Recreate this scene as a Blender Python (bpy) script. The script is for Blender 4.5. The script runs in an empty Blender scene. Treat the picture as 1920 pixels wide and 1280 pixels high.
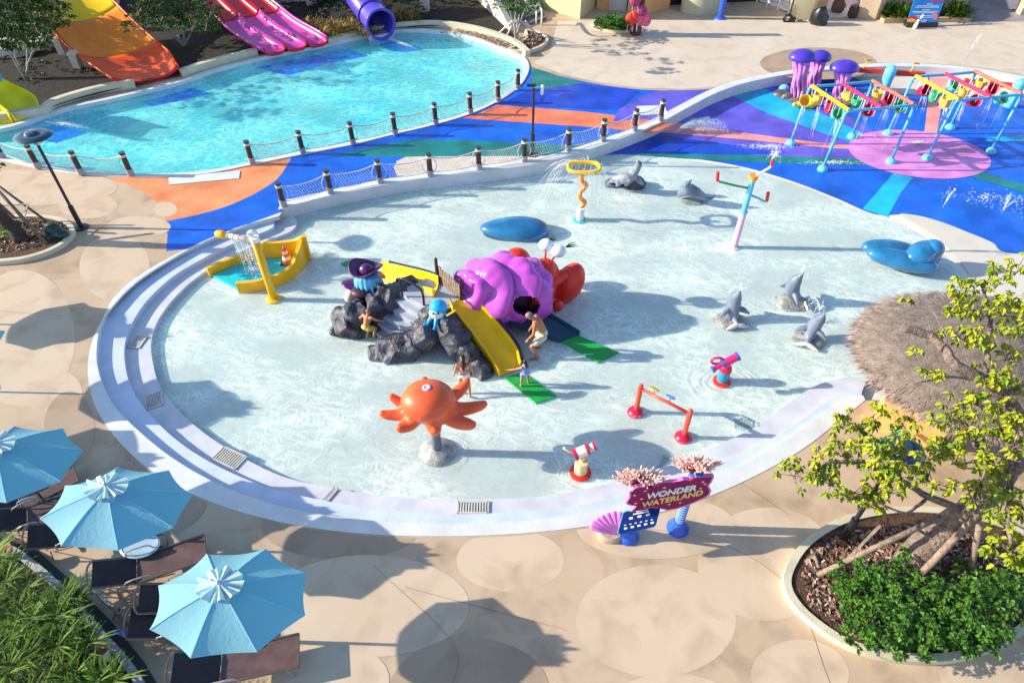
import bpy, math, random
from mathutils import Vector, Matrix, noise
from mathutils.geometry import tessellate_polygon
random.seed(7)
R = math.radians
PI = math.pi
SC = bpy.context.scene
COL = SC.collection

# ------------------------------------------------------------------ camera
CAMH, FPX, TILT = 13.5, 1250.0, R(43.6)
cd = bpy.data.cameras.new('camera'); cam = bpy.data.objects.new('camera', cd); COL.objects.link(cam)
cd.sensor_width = 36; cd.lens = 36 * FPX / 1920; cd.clip_end = 3000
cam.location = (0, 0, CAMH); cam.rotation_euler = (PI / 2 - TILT, 0, 0)
SC.camera = cam
# ------------------------------------------------------------------ light
SUN_EL = R(22); SUN_DIR_FROM = Vector((-math.cos(SUN_EL), 0.03, math.sin(SUN_EL))).normalized()
w = bpy.data.worlds.new('World'); SC.world = w; w.use_nodes = True
nt = w.node_tree; sky = nt.nodes.new('ShaderNodeTexSky'); sky.sky_type = 'NISHITA'; sky.sun_disc = False
sky.sun_elevation = SUN_EL; sky.sun_rotation = R(-90); sky.ozone_density = 1.8; sky.dust_density = .6
bg = nt.nodes['Background']; bg.inputs[1].default_value = 0.145
nt.links.new(sky.outputs[0], bg.inputs[0])
sl = bpy.data.lights.new('sun', 'SUN'); so = bpy.data.objects.new('sun', sl); COL.objects.link(so)
sl.energy = 5.0; sl.angle = R(0.5); sl.color = (1, .89, .73)
so.rotation_euler = SUN_DIR_FROM.to_track_quat('Z', 'Y').to_euler()
so.location = (-30, 0, 30)
SC.view_settings.view_transform = 'Standard'; SC.view_settings.look = 'None'
SC.view_settings.exposure = 0.80; SC.view_settings.gamma = 1
SC.render.engine = 'CYCLES'
SC.cycles.max_bounces = 6; SC.cycles.transparent_max_bounces = 12

# ------------------------------------------------------------------ helpers
cT, sT = math.cos(TILT), math.sin(TILT)
def G(px, py, z=0.0):
    """point of the place seen at pixel (px, py) of the 1920-wide photo, at height z"""
    x = (px - 960) / FPX; y = -(py - 640) / FPX
    d = Vector((x, cT + y * sT, -sT + y * cT)); t = (z - CAMH) / d.z
    return Vector((0, 0, CAMH)) + d * t
def HZ(px, py, z0, pyt):
    """height at which the vertical over (px, py, z0) is seen at row pyt"""
    b = G(px, py, z0); lo, hi = z0, z0 + 12
    for _ in range(40):
        m = (lo + hi) / 2; D = b.y * cT - (m - CAMH) * sT; U = b.y * sT + (m - CAMH) * cT
        if 640 - FPX * U / D > pyt: lo = m
        else: hi = m
    return m
def rnd(a, b): return random.uniform(a, b)

MATS = {}
def mat(name, rgb, rough=.5, var=.12, scale=2.5, bump=0., bscale=25., metal=0., coat=0., rgb2=None, spec=.5, detail=3, wet=0.):
    if name in MATS: return MATS[name]
    m = bpy.data.materials.new(name); m.use_nodes = True; n = m.node_tree.nodes; l = m.node_tree.links
    p = n['Principled BSDF']; p.inputs['Roughness'].default_value = rough; p.inputs['Metallic'].default_value = metal
    p.inputs['Coat Weight'].default_value = coat; p.inputs['Coat Roughness'].default_value = .12
    p.inputs['Specular IOR Level'].default_value = spec
    geo = n.new('ShaderNodeNewGeometry')
    t = n.new('ShaderNodeTexNoise'); t.inputs['Scale'].default_value = scale; t.inputs['Detail'].default_value = detail
    l.new(geo.outputs['Position'], t.inputs['Vector'])
    r = n.new('ShaderNodeValToRGB'); r.color_ramp.elements[0].position = .32; r.color_ramp.elements[1].position = .68
    a = rgb2 or tuple(c * (1 - var) for c in rgb); b = tuple(min(1, c * (1 + var)) for c in rgb)
    r.color_ramp.elements[0].color = (*a, 1); r.color_ramp.elements[1].color = (*b, 1)
    l.new(t.outputs['Fac'], r.inputs['Fac']); l.new(r.outputs['Color'], p.inputs['Base Color'])
    if wet:
        t3 = n.new('ShaderNodeTexNoise'); t3.inputs['Scale'].default_value = .7; t3.inputs['Detail'].default_value = 6; l.new(geo.outputs['Position'], t3.inputs['Vector'])
        q = n.new('ShaderNodeMapRange'); q.inputs['From Min'].default_value = .42; q.inputs['From Max'].default_value = .58; q.inputs['To Min'].default_value = wet; q.inputs['To Max'].default_value = rough; l.new(t3.outputs['Fac'], q.inputs['Value']); l.new(q.outputs[0], p.inputs['Roughness'])
    if bump:
        t2 = n.new('ShaderNodeTexNoise'); t2.inputs['Scale'].default_value = bscale; t2.inputs['Detail'].default_value = 3
        l.new(geo.outputs['Position'], t2.inputs['Vector'])
        bp = n.new('ShaderNodeBump'); bp.inputs['Strength'].default_value = bump; bp.inputs['Distance'].default_value = .05
        l.new(t2.outputs['Fac'], bp.inputs['Height']); l.new(bp.outputs['Normal'], p.inputs['Normal'])
    MATS[name] = m
    return m

def deckmat(name, c1, c2, c3, rough=.75, seed=0.):
    m = bpy.data.materials.new(name); m.use_nodes = True; n = m.node_tree.nodes; l = m.node_tree.links
    p = n['Principled BSDF']; p.inputs['Roughness'].default_value = rough; p.inputs['Specular IOR Level'].default_value = .25
    geo = n.new('ShaderNodeNewGeometry')
    mp = n.new('ShaderNodeMapping'); mp.inputs['Location'].default_value = (seed, seed * 2, 0); l.new(geo.outputs['Position'], mp.inputs['Vector'])
    def nz(s, d=6, dist=.6):
        t = n.new('ShaderNodeTexNoise'); t.inputs['Scale'].default_value = s; t.inputs['Detail'].default_value = d; t.inputs['Distortion'].default_value = dist
        l.new(mp.outputs[0], t.inputs['Vector']); return t.outputs['Fac']
    def mixc(f, a, b):
        x = n.new('ShaderNodeMix'); x.data_type = 'RGBA'
        l.new(f, x.inputs[0])
        for s, v in ((6, a), (7, b)):
            if isinstance(v, tuple): x.inputs[s].default_value = (*v, 1)
            else: l.new(v, x.inputs[s])
        return x.outputs[2]
    def rampf(f, a, b):
        x = n.new('ShaderNodeMapRange'); x.inputs['From Min'].default_value = a; x.inputs['From Max'].default_value = b; l.new(f, x.inputs['Value']); return x.outputs[0]
    A = mixc(rampf(nz(.35, 6, .3), .36, .64), c1, c2)
    B = mixc(rampf(nz(1.1, 8, .5), .48, .72), A, c3)
    C = mixc(rampf(nz(38, 2, 0), .2, .8), tuple(c * .86 for c in c1), tuple(min(1, c * 1.1) for c in c1))
    x = n.new('ShaderNodeMix'); x.data_type = 'RGBA'; x.inputs[0].default_value = .35; l.new(B, x.inputs[6]); l.new(C, x.inputs[7])
    l.new(x.outputs[2], p.inputs['Base Color'])
    bp = n.new('ShaderNodeBump'); bp.inputs['Strength'].default_value = .15; bp.inputs['Distance'].default_value = .01
    l.new(nz(60, 2, 0), bp.inputs['Height']); l.new(bp.outputs['Normal'], p.inputs['Normal'])
    MATS[name] = m
    return m

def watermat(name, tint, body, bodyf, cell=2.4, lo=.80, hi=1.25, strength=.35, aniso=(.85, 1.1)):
    """thin sheet of rippled water: bright caustic lines are painted into its transparent tint by a Voronoi net"""
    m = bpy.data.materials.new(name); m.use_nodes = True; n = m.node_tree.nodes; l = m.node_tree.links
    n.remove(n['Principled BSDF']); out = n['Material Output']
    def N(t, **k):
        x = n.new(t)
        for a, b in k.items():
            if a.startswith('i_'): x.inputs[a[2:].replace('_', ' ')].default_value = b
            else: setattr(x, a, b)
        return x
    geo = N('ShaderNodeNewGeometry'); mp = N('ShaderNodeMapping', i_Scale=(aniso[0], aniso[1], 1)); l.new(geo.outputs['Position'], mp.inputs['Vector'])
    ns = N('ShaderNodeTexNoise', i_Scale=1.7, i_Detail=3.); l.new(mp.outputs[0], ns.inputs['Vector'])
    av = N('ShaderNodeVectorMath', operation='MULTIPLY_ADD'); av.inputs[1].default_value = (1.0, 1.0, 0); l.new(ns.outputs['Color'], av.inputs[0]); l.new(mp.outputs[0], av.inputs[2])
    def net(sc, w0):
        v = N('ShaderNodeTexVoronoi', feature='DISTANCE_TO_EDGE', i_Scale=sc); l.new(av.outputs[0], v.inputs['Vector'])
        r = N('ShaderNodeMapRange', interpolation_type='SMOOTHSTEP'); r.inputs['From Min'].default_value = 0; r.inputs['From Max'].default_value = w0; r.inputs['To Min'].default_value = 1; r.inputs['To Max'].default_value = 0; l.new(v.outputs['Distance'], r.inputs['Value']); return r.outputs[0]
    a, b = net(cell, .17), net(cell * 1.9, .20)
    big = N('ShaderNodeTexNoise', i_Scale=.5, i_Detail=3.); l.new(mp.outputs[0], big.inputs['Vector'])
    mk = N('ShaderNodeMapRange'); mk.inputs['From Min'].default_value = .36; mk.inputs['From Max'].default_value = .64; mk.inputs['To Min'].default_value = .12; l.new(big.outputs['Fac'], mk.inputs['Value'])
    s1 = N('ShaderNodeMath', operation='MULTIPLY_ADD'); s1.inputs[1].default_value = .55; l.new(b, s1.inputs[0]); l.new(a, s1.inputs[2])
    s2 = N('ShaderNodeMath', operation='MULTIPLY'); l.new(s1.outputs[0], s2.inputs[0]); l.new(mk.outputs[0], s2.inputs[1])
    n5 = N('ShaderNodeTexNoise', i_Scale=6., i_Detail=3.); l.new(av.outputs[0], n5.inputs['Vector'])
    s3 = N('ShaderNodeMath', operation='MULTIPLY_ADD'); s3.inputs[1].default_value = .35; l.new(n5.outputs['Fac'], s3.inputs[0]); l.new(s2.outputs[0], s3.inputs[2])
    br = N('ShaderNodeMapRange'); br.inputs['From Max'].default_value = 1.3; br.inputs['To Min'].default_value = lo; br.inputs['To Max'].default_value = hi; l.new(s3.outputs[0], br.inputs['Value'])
    tc = N('ShaderNodeVectorMath', operation='SCALE'); tc.inputs[0].default_value = tint; l.new(br.outputs[0], tc.inputs['Scale'])  # sun caustics painted into the transparent colour, brightest lines above full transmission
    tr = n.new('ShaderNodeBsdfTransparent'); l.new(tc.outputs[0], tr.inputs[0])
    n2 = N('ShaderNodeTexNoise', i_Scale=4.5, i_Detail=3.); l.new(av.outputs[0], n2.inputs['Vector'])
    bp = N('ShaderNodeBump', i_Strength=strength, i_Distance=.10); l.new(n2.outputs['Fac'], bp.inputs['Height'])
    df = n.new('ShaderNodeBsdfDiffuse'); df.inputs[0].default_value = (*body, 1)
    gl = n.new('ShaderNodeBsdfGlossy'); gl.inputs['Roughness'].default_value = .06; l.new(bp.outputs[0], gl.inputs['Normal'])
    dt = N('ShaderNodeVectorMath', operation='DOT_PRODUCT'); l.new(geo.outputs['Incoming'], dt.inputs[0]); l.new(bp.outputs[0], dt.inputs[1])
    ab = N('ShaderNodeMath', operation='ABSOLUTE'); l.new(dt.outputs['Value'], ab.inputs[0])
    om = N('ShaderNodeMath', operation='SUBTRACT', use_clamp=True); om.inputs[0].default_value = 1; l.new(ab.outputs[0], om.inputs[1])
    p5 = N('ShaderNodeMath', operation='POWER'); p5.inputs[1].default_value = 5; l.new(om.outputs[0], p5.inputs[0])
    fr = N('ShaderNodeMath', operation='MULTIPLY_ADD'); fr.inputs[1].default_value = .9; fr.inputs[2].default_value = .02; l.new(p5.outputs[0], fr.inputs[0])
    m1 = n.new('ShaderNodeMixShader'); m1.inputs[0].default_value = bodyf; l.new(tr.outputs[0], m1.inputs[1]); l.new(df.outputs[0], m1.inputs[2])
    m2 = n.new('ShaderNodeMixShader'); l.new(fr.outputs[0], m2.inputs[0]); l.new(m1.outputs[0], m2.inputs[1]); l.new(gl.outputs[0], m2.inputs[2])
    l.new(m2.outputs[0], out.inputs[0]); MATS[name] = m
    return m

def foammat():
    m = bpy.data.materials.new('water_spray'); m.use_nodes = True; n = m.node_tree.nodes; l = m.node_tree.links
    p = n['Principled BSDF']; p.inputs['Base Color'].default_value = (.85, .92, .97, 1); p.inputs['Roughness'].default_value = .2; p.inputs['Alpha'].default_value = .36
    return m

ORG = {}
class MB:
    def __init__(s): s.v = []; s.f = []; s.mi = []; s.cur = 0
    def add(s, vs, fs):
        o = len(s.v); s.v += [Vector(v) for v in vs]; s.f += [tuple(i + o for i in f) for f in fs]; s.mi += [s.cur] * len(fs); return s
    def box(s, c, d, rz=0, rx=0, ry=0):
        M = Matrix.Translation(Vector(c)) @ Matrix.Rotation(rz, 4, 'Z') @ Matrix.Rotation(ry, 4, 'Y') @ Matrix.Rotation(rx, 4, 'X')
        x, y, z = d[0] / 2, d[1] / 2, d[2] / 2
        vs = [M @ Vector(p) for p in ((-x, -y, -z), (x, -y, -z), (x, y, -z), (-x, y, -z), (-x, -y, z), (x, -y, z), (x, y, z), (-x, y, z))]
        return s.add(vs, [(0, 3, 2, 1), (4, 5, 6, 7), (0, 1, 5, 4), (1, 2, 6, 5), (2, 3, 7, 6), (3, 0, 4, 7)])
    def beam(s, a, b, w, h=None, up=(0, 0, 1)):
        a = Vector(a); b = Vector(b); h = h or w; d = (b - a).normalized(); sx = d.cross(Vector(up))
        if sx.length < 1e-3: sx = d.cross(Vector((0, 1, 0)))
        sx.normalize(); u = sx.cross(d)
        vs = []
        for p in (a, b):
            for i, j in ((-1, -1), (1, -1), (1, 1), (-1, 1)): vs.append(p + sx * (i * w / 2) + u * (j * h / 2))
        return s.add(vs, [(0, 1, 2, 3), (7, 6, 5, 4), (0, 4, 5, 1), (1, 5, 6, 2), (2, 6, 7, 3), (3, 7, 4, 0)])
    def tube(s, pts, r, n=8, cap=True, closed=False, sy=1.):
        pts = [Vector(p) for p in pts]; k = len(pts)
        rs = r if isinstance(r, (list, tuple)) else [r] * k
        vs = []; prev = None
        for i, p in enumerate(pts):
            if closed: d = pts[(i + 1) % k] - pts[i - 1]
            else: d = pts[min(i + 1, k - 1)] - pts[max(i - 1, 0)]
            if d.length < 1e-9: d = Vector((0, 0, 1))
            d.normalize()
            if prev is None:
                u = d.cross(Vector((0, 0, 1)))
                if u.length < .05: u = d.cross(Vector((0, 1, 0)))
            else: u = prev - d * prev.dot(d)
            u.normalize(); prev = u; v = d.cross(u)
            for j in range(n):
                a = 2 * PI * j / n; vs.append(p + (u * math.cos(a) + v * (math.sin(a) * sy)) * rs[i])
        fs = []
        for i in range(k if closed else k - 1):
            i2 = (i + 1) % k
            for j in range(n):
                j2 = (j + 1) % n; fs.append((i * n + j, i * n + j2, i2 * n + j2, i2 * n + j))
        if cap and not closed:
            fs.append(tuple(range(n - 1, -1, -1))); fs.append(tuple((k - 1) * n + j for j in range(n)))
        return s.add(vs, fs)
    def cap(s, a, ra, b, rb, n=10):
        """tapered capsule"""
        a = Vector(a); b = Vector(b); d = (b - a)
        if d.length < 1e-6: d = Vector((0, 0, 1e-3)); b = a + d
        d = d.normalized(); pts = []; rs = []
        for q in (90, 60, 30): pts.append(a - d * ra * math.sin(R(q))); rs.append(max(ra * math.cos(R(q)), 1e-3))
        pts.append(a); rs.append(ra); pts.append(b); rs.append(rb)
        for q in (30, 60, 90): pts.append(b + d * rb * math.sin(R(q))); rs.append(max(rb * math.cos(R(q)), 1e-3))
        return s.tube(pts, rs, n)
    def path(s, pts, rs, n=10):
        """rounded-end tube through points"""
        pts = [Vector(p) for p in pts]; d0 = (pts[0] - pts[1]).normalized(); d1 = (pts[-1] - pts[-2]).normalized()
        rs = rs if isinstance(rs, (list, tuple)) else [rs] * len(pts)
        P = [pts[0] + d0 * rs[0] * math.sin(R(q)) for q in (90, 55, 25)] + pts + [pts[-1] + d1 * rs[-1] * math.sin(R(q)) for q in (25, 55, 90)]
        Q = [max(rs[0] * math.cos(R(q)), 1e-3) for q in (90, 55, 25)] + list(rs) + [max(rs[-1] * math.cos(R(q)), 1e-3) for q in (25, 55, 90)]
        return s.tube(P, Q, n)
    def lathe(s, c, prof, n=20, sx=1., sy=1.):
        c = Vector(c); vs = []; fs = []; k = len(prof)
        for r, z in prof:
            for j in range(n):
                a = 2 * PI * j / n; vs.append(c + Vector((math.cos(a) * r * sx, math.sin(a) * r * sy, z)))
        for i in range(k - 1):
            for j in range(n):
                j2 = (j + 1) % n; fs.append((i * n + j, i * n + j2, (i + 1) * n + j2, (i + 1) * n + j))
        fs.append(tuple(range(n - 1, -1, -1))); fs.append(tuple((k - 1) * n + j for j in range(n)))
        return s.add(vs, fs)
    def ball(s, c, r, n=16, m=10, M=None, fn=None):
        rx, ry, rz = r if isinstance(r, (tuple, list)) else (r, r, r); c = Vector(c); vs = []; fs = []
        for i in range(m + 1):
            t = PI * i / m
            for j in range(n):
                a = 2 * PI * j / n; p = Vector((rx * math.sin(t) * math.cos(a), ry * math.sin(t) * math.sin(a), -rz * math.cos(t)))
                if fn: p = fn(p)
                if M: p = M @ p
                vs.append(c + p)
        for i in range(m):
            for j in range(n):
                j2 = (j + 1) % n; fs.append((i * n + j, i * n + j2, (i + 1) * n + j2, (i + 1) * n + j))
        return s.add(vs, fs)
    def poly(s, pts, z0, z1=None, sides=True):
        """flat polygon (optionally a solid slab)"""
        pts = [Vector((p[0], p[1], 0)) for p in pts]; k = len(pts)
        tr = tessellate_polygon([pts])
        def up(t, vs):
            a, b, c = (vs[i] for i in t); nz = (b.x - a.x) * (c.y - a.y) - (b.y - a.y) * (c.x - a.x)
            return t if nz > 0 else (t[0], t[2], t[1])
        tr = [up(t, pts) for t in tr]
        z = z0 if z1 is None else z1
        s.add([(p.x, p.y, z) for p in pts], tr)
        if z1 is not None and sides:
            ar = sum(pts[i].x * pts[(i + 1) % k].y - pts[(i + 1) % k].x * pts[i].y for i in range(k))
            o = []
            for p in pts: o += [(p.x, p.y, z0), (p.x, p.y, z1)]
            fs = [(2 * i, 2 * ((i + 1) % k), 2 * ((i + 1) % k) + 1, 2 * i + 1) for i in range(k)]
            if ar < 0: fs = [f[::-1] for f in fs]
            s.add(o, fs)
        return s
    def strip(s, A, B, closed=False):
        k = len(A); vs = list(A) + list(B)
        return s.add(vs, [(i, (i + 1) % k, k + (i + 1) % k, k + i) for i in range(k if closed else k - 1)])
    def build(s, name, m, parent=None, smooth=False, kind=None, label=None, cat=None, group=None, local=False):
        me = bpy.data.meshes.new(name)
        org = Vector((0, 0, 0))
        if parent is not None and not local: org = ORG.get(parent.name, org)
        me.from_pydata([tuple(v - org) for v in s.v], [], s.f)
        ms = m if isinstance(m, (list, tuple)) else [m]
        for q in ms: me.materials.append(q)
        if len(ms) > 1: me.polygons.foreach_set('material_index', s.mi)
        if smooth is True: me.polygons.foreach_set('use_smooth', [True] * len(me.polygons))
        me.update()
        o = bpy.data.objects.new(name, me); COL.objects.link(o)
        if smooth and smooth is not True: me.shade_smooth() if hasattr(me, 'shade_smooth') else None; set_auto(me, smooth)
        if parent is not None: o.parent = parent; ORG[o.name] = org
        if kind: o['kind'] = kind
        tag(o, label, cat, group)
        return o
def set_auto(me, ang):
    me.polygons.foreach_set('use_smooth', [True] * len(me.polygons))
    import bmesh
    bm = bmesh.new(); bm.from_mesh(me)
    for e in bm.edges:
        if len(e.link_faces) == 2:
            if e.link_faces[0].normal.angle(e.link_faces[1].normal, 0) > R(ang): e.smooth = False
    bm.to_mesh(me); bm.free()
def tag(o, label=None, cat=None, group=None, kind=None):
    if label: o['label'] = label
    if cat: o['category'] = cat
    if group: o['group'] = group
    if kind: o['kind'] = kind
    return o
def thing(name, label, cat, loc=(0, 0, 0), group=None):
    o = bpy.data.objects.new(name, None); COL.objects.link(o); o.location = loc; o.empty_display_size = .2
    ORG[o.name] = Vector(loc); return tag(o, label, cat, group)
def dup(root, loc=None, rz=None, label=None, scale=None):
    def cp(o, par):
        c = o.copy(); COL.objects.link(c)
        if par is not None: c.parent = par
        for ch in list(o.children): cp(ch, c)
        return c
    c = cp(root, None)
    if loc is not None: c.location = loc
    if rz is not None: c.rotation_euler[2] = rz
    if scale is not None: c.scale = scale if isinstance(scale, tuple) else (scale,) * 3
    if label: c['label'] = label
    return c
def meld(o, vox=.03, it=6):
    r = o.modifiers.new('remesh', 'REMESH'); r.mode = 'VOXEL'; r.voxel_size = vox; r.use_smooth_shade = True
    s = o.modifiers.new('smooth', 'SMOOTH'); s.iterations = it; s.factor = .6
    return o
def cr(pts, n=6, closed=False):
    """Catmull-Rom"""
    P = [Vector(p) for p in pts]; k = len(P); out = []
    for i in range(k if closed else k - 1):
        p1 = P[i]; p2 = P[(i + 1) % k]
        p0 = P[i - 1] if (i > 0 or closed) else p1 * 2 - p2
        p3 = P[(i + 2) % k] if (closed or i + 2 < k) else p2 * 2 - p1
        for j in range(n):
            t = j / n; out.append(.5 * ((2 * p1) + (p2 - p0) * t + (2 * p0 - 5 * p1 + 4 * p2 - p3) * t * t + (3 * p1 - p0 - 3 * p2 + p3) * t ** 3))
    if not closed: out.append(P[-1])
    return out
def resample(P, n):
    d = [0]
    for a, b in zip(P, P[1:]): d.append(d[-1] + (b - a).length)
    out = []; j = 0
    for i in range(n):
        t = d[-1] * i / (n - 1)
        while j < len(P) - 2 and d[j + 1] < t: j += 1
        q = (t - d[j]) / max(d[j + 1] - d[j], 1e-9); out.append(P[j].lerp(P[j + 1], min(max(q, 0), 1)))
    return out
def px(pts, z=0, n=6, closed=False, smooth=True):
    P = [G(a, b, z) for a, b in pts]
    return cr(P, n, closed) if smooth else P
def offs(P, d, closed=False):
    k = len(P); out = []
    for i in range(k):
        a = P[i - 1] if (i or closed) else P[0]; b = P[(i + 1) % k] if (i < k - 1 or closed) else P[-1]
        t = (b - a); t.z = 0; t.normalize(); out.append(P[i] + Vector((-t.y, t.x, 0)) * d)
    return out
def setz(P, z): return [Vector((p.x, p.y, z)) for p in P]
def ribbon(mb, P, wd, z0, z1):
    """a wall of width wd to the left of P"""
    Q = offs(P, wd); A, B = setz(P, z0), setz(P, z1); C, D = setz(Q, z1), setz(Q, z0)
    mb.strip(A, B); mb.strip(B, C); mb.strip(C, D)
    mb.add([A[0], B[0], C[0], D[0]], [(0, 1, 2, 3)]); mb.add([A[-1], B[-1], C[-1], D[-1]], [(3, 2, 1, 0)])
    return Q
ZF, ZW = -.45, -.40

# ================================================================== MATERIALS
deck = deckmat('deck_concrete', (.56, .425, .295), (.46, .34, .23), (.27, .19, .125))
deckl = deckmat('deck_light', (.63, .495, .36), (.57, .44, .31), (.40, .29, .195), seed=5)
deckd = deckmat('deck_dark', (.44, .33, .235), (.37, .275, .19), (.26, .19, .13), seed=9)
sand = deckmat('beach_plaster', (.66, .62, .54), (.62, .58, .52), (.56, .50, .42), rough=.6, seed=3)
floorm = deckmat('pool_plaster', (.80, .75, .66), (.76, .72, .65), (.70, .62, .54), rough=.6, seed=2)
wpfloor = deckmat('wave_pool_floor', (.56, .86, .78), (.16, .70, .76), (.74, .88, .76), rough=.6, seed=4)
kerbw = mat('white_painted_kerb', (.66, .68, .69), .55, .09, 1.6, .15, 30, detail=9)
stepm = mat('step_plaster', (.56, .64, .80), .5, .09, 1.6, .15, 30, detail=9)
step2 = mat('wet_step_plaster', (.60, .62, .68), .3, .1, 2, .1, 40)
kerbc = mat('cream_kerb', (.62, .57, .42), .7, .12, 1.5, .2, 30)
ruins = dict(rough=.6, wet=.28, spec=.35, var=.28, scale=.9, bump=.18, bscale=50, detail=10)
blue = mat('blue_rubber', (.004, .12, .66), **ruins); blue2 = mat('deep_blue_rubber', (.01, .06, .52), **ruins)
green = mat('green_rubber', (.01, .20, .20), **ruins); orange = mat('orange_rubber', (.80, .30, .13), rgb2=(.62, .20, .07), rough=.6, scale=.8, bump=.15, bscale=60)
redor = mat('red_orange_rubber', (.85, .20, .10), **ruins); salmon = mat('salmon_rubber', (.86, .30, .28), **ruins)
purple = mat('purple_rubber', (.12, .10, .60), **ruins); cyan = mat('cyan_rubber', (.01, .42, .75), **ruins)
pink = mat('orchid_rubber', (.66, .24, .62), **ruins); greybl = mat('pale_ramp', (.66, .70, .74), .6)
black = mat('black_metal', (.015, .018, .022), .4); dgrey = mat('dark_grey', (.05, .055, .06), .6)
mulch = mat('mulch', (.14, .07, .04), .9, rgb2=(.03, .018, .012), scale=9, bump=1, bscale=30)
soil = mat('dark_planting_bed', (.022, .017, .010), .95, rgb2=(.006, .006, .004), scale=3, bump=1, bscale=14)
def gloss(name, c, r=.22, var=.13): return mat(name, c, r + .08, var, 1.8, coat=.22, spec=.4, detail=8)
yel = gloss('yellow_gloss', (.90, .56, .004), .3); yelb = gloss('boat_yellow', (.84, .46, .004), .35)
red = gloss('red_gloss', (.75, .035, .02)); crim = gloss('crimson_gloss', (.62, .01, .06)); magenta = gloss('magenta_gloss', (.65, .02, .16))
orag = gloss('orange_gloss', (.88, .26, .02)); white = mat('white_paint', (.8, .8, .8), .4, .04)
skyb = gloss('sky_blue_gloss', (.14, .55, .80)); turq = gloss('turquoise_gloss', (.02, .55, .58)); lilac = gloss('lilac_gloss', (.72, .34, .66))
royal = gloss('royal_blue_gloss', (.02, .10, .55)); gren = gloss('green_gloss', (.03, .42, .16)); mint = gloss('mint_gloss', (.08, .58, .34)); mustard = gloss('mustard_gloss', (.80, .50, .04))
ballb = gloss('play_blue_gloss', (.01, .40, .82)); stoneb = mat('glossy_blue_shell', (.02, .17, .38), .2, .35, 1.5, coat=.4, detail=8)
steel = mat('brushed_steel', (.45, .45, .46), .35, metal=.8)
wood = mat('weathered_wood', (.26, .19, .14), .8, .35, 12, .5, 40); bark = mat('bark', (.20, .15, .12), .9, .4, 10, 1, 20)
twigm = mat('pale_bark', (.32, .29, .26), .85, .25, 8, .4, 30)
leafy = mat('leaf_yellow_green', (.36, .36, .025), .5, rgb2=(.10, .20, .015), scale=3.2, spec=.12)
leafg = mat('leaf_green', (.10, .23, .025), .5, rgb2=(.012, .06, .008), scale=5, spec=.25, detail=8)
leafo = mat('leaf_olive', (.09, .15, .025), .7, rgb2=(.018, .045, .01), scale=4, spec=.15)
palml = mat('palm_blade', (.13, .22, .025), .6, rgb2=(.012, .05, .008), scale=3.5, spec=.1)
spray = foammat()

# ================================================================== SETTING
O = px([(528, 398), (455, 425), (380, 455), (315, 490), (255, 530), (215, 570), (185, 612), (168, 660), (166, 710), (178, 760), (205, 805), (245, 850), (300, 893), (370, 930), (460, 962), (560, 985), (680, 1000), (800, 1005), (920, 1003), (1030, 995), (1130, 982), (1230, 962), (1330, 930), (1420, 890), (1500, 845), (1560, 800), (1600, 768), (1622, 750)])
K = px([(524, 405), (437, 430), (336, 474), (255, 521), (212, 561), (188, 612), (181, 669), (191, 716), (218, 765), (265, 812), (320, 856), (390, 898), (469, 931), (560, 957), (670, 973), (780, 981), (880, 982), (1000, 975), (1110, 960), (1220, 934), (1320, 900), (1410, 862), (1490, 815), (1550, 772), (1590, 748), (1618, 741)])
S2 = px([(512, 408), (514, 418), (505, 430), (427, 461), (336, 510), (286, 552), (255, 592), (235, 638), (234, 682), (245, 723), (269, 762), (316, 812), (375, 855), (449, 893), (527, 920), (640, 944), (740, 957), (850, 963), (1000, 958), (1100, 944), (1200, 921), (1300, 888), (1400, 846), (1480, 802), (1530, 766), (1570, 742), (1600, 735), (1616, 736)], -.15)
W = px([(545, 405), (558, 419), (546, 438), (500, 456), (453, 475), (388, 512), (340, 551), (302, 598), (286, 642), (289, 685), (302, 727), (336, 772), (380, 812), (430, 846), (492, 880), (547, 902), (640, 922), (740, 935), (850, 940), (1000, 936), (1100, 920), (1200, 893), (1300, 858), (1400, 812), (1450, 780), (1490, 750), (1530, 726), (1580, 712), (1625, 712)], ZW)
N = 150
rim = [resample(c, N) for c in (O, K, S2, W)]
mb = MB(); mb.strip(setz(rim[1], .012), setz(rim[0], .012)); mb.strip(setz(rim[0], .012), setz(rim[0], -.05)); mb.strip(setz(rim[1], -.15), setz(rim[1], .012))
mb.build('pool_kerb', kerbw, kind='structure', smooth=30)
mb = MB(); mb.strip(setz(rim[2], -.15), setz(rim[1], -.15)); mb.strip(setz(rim[2], -.30), setz(rim[2], -.15)); mb.build('pool_step_upper', stepm, kind='structure', smooth=30)
mb = MB(); mb.strip(setz(rim[3], -.30), setz(rim[2], -.30)); mb.strip(setz(rim[3], -.55), setz(rim[3], -.30)); mb.build('pool_step_lower', step2, kind='structure', smooth=30)
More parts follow.
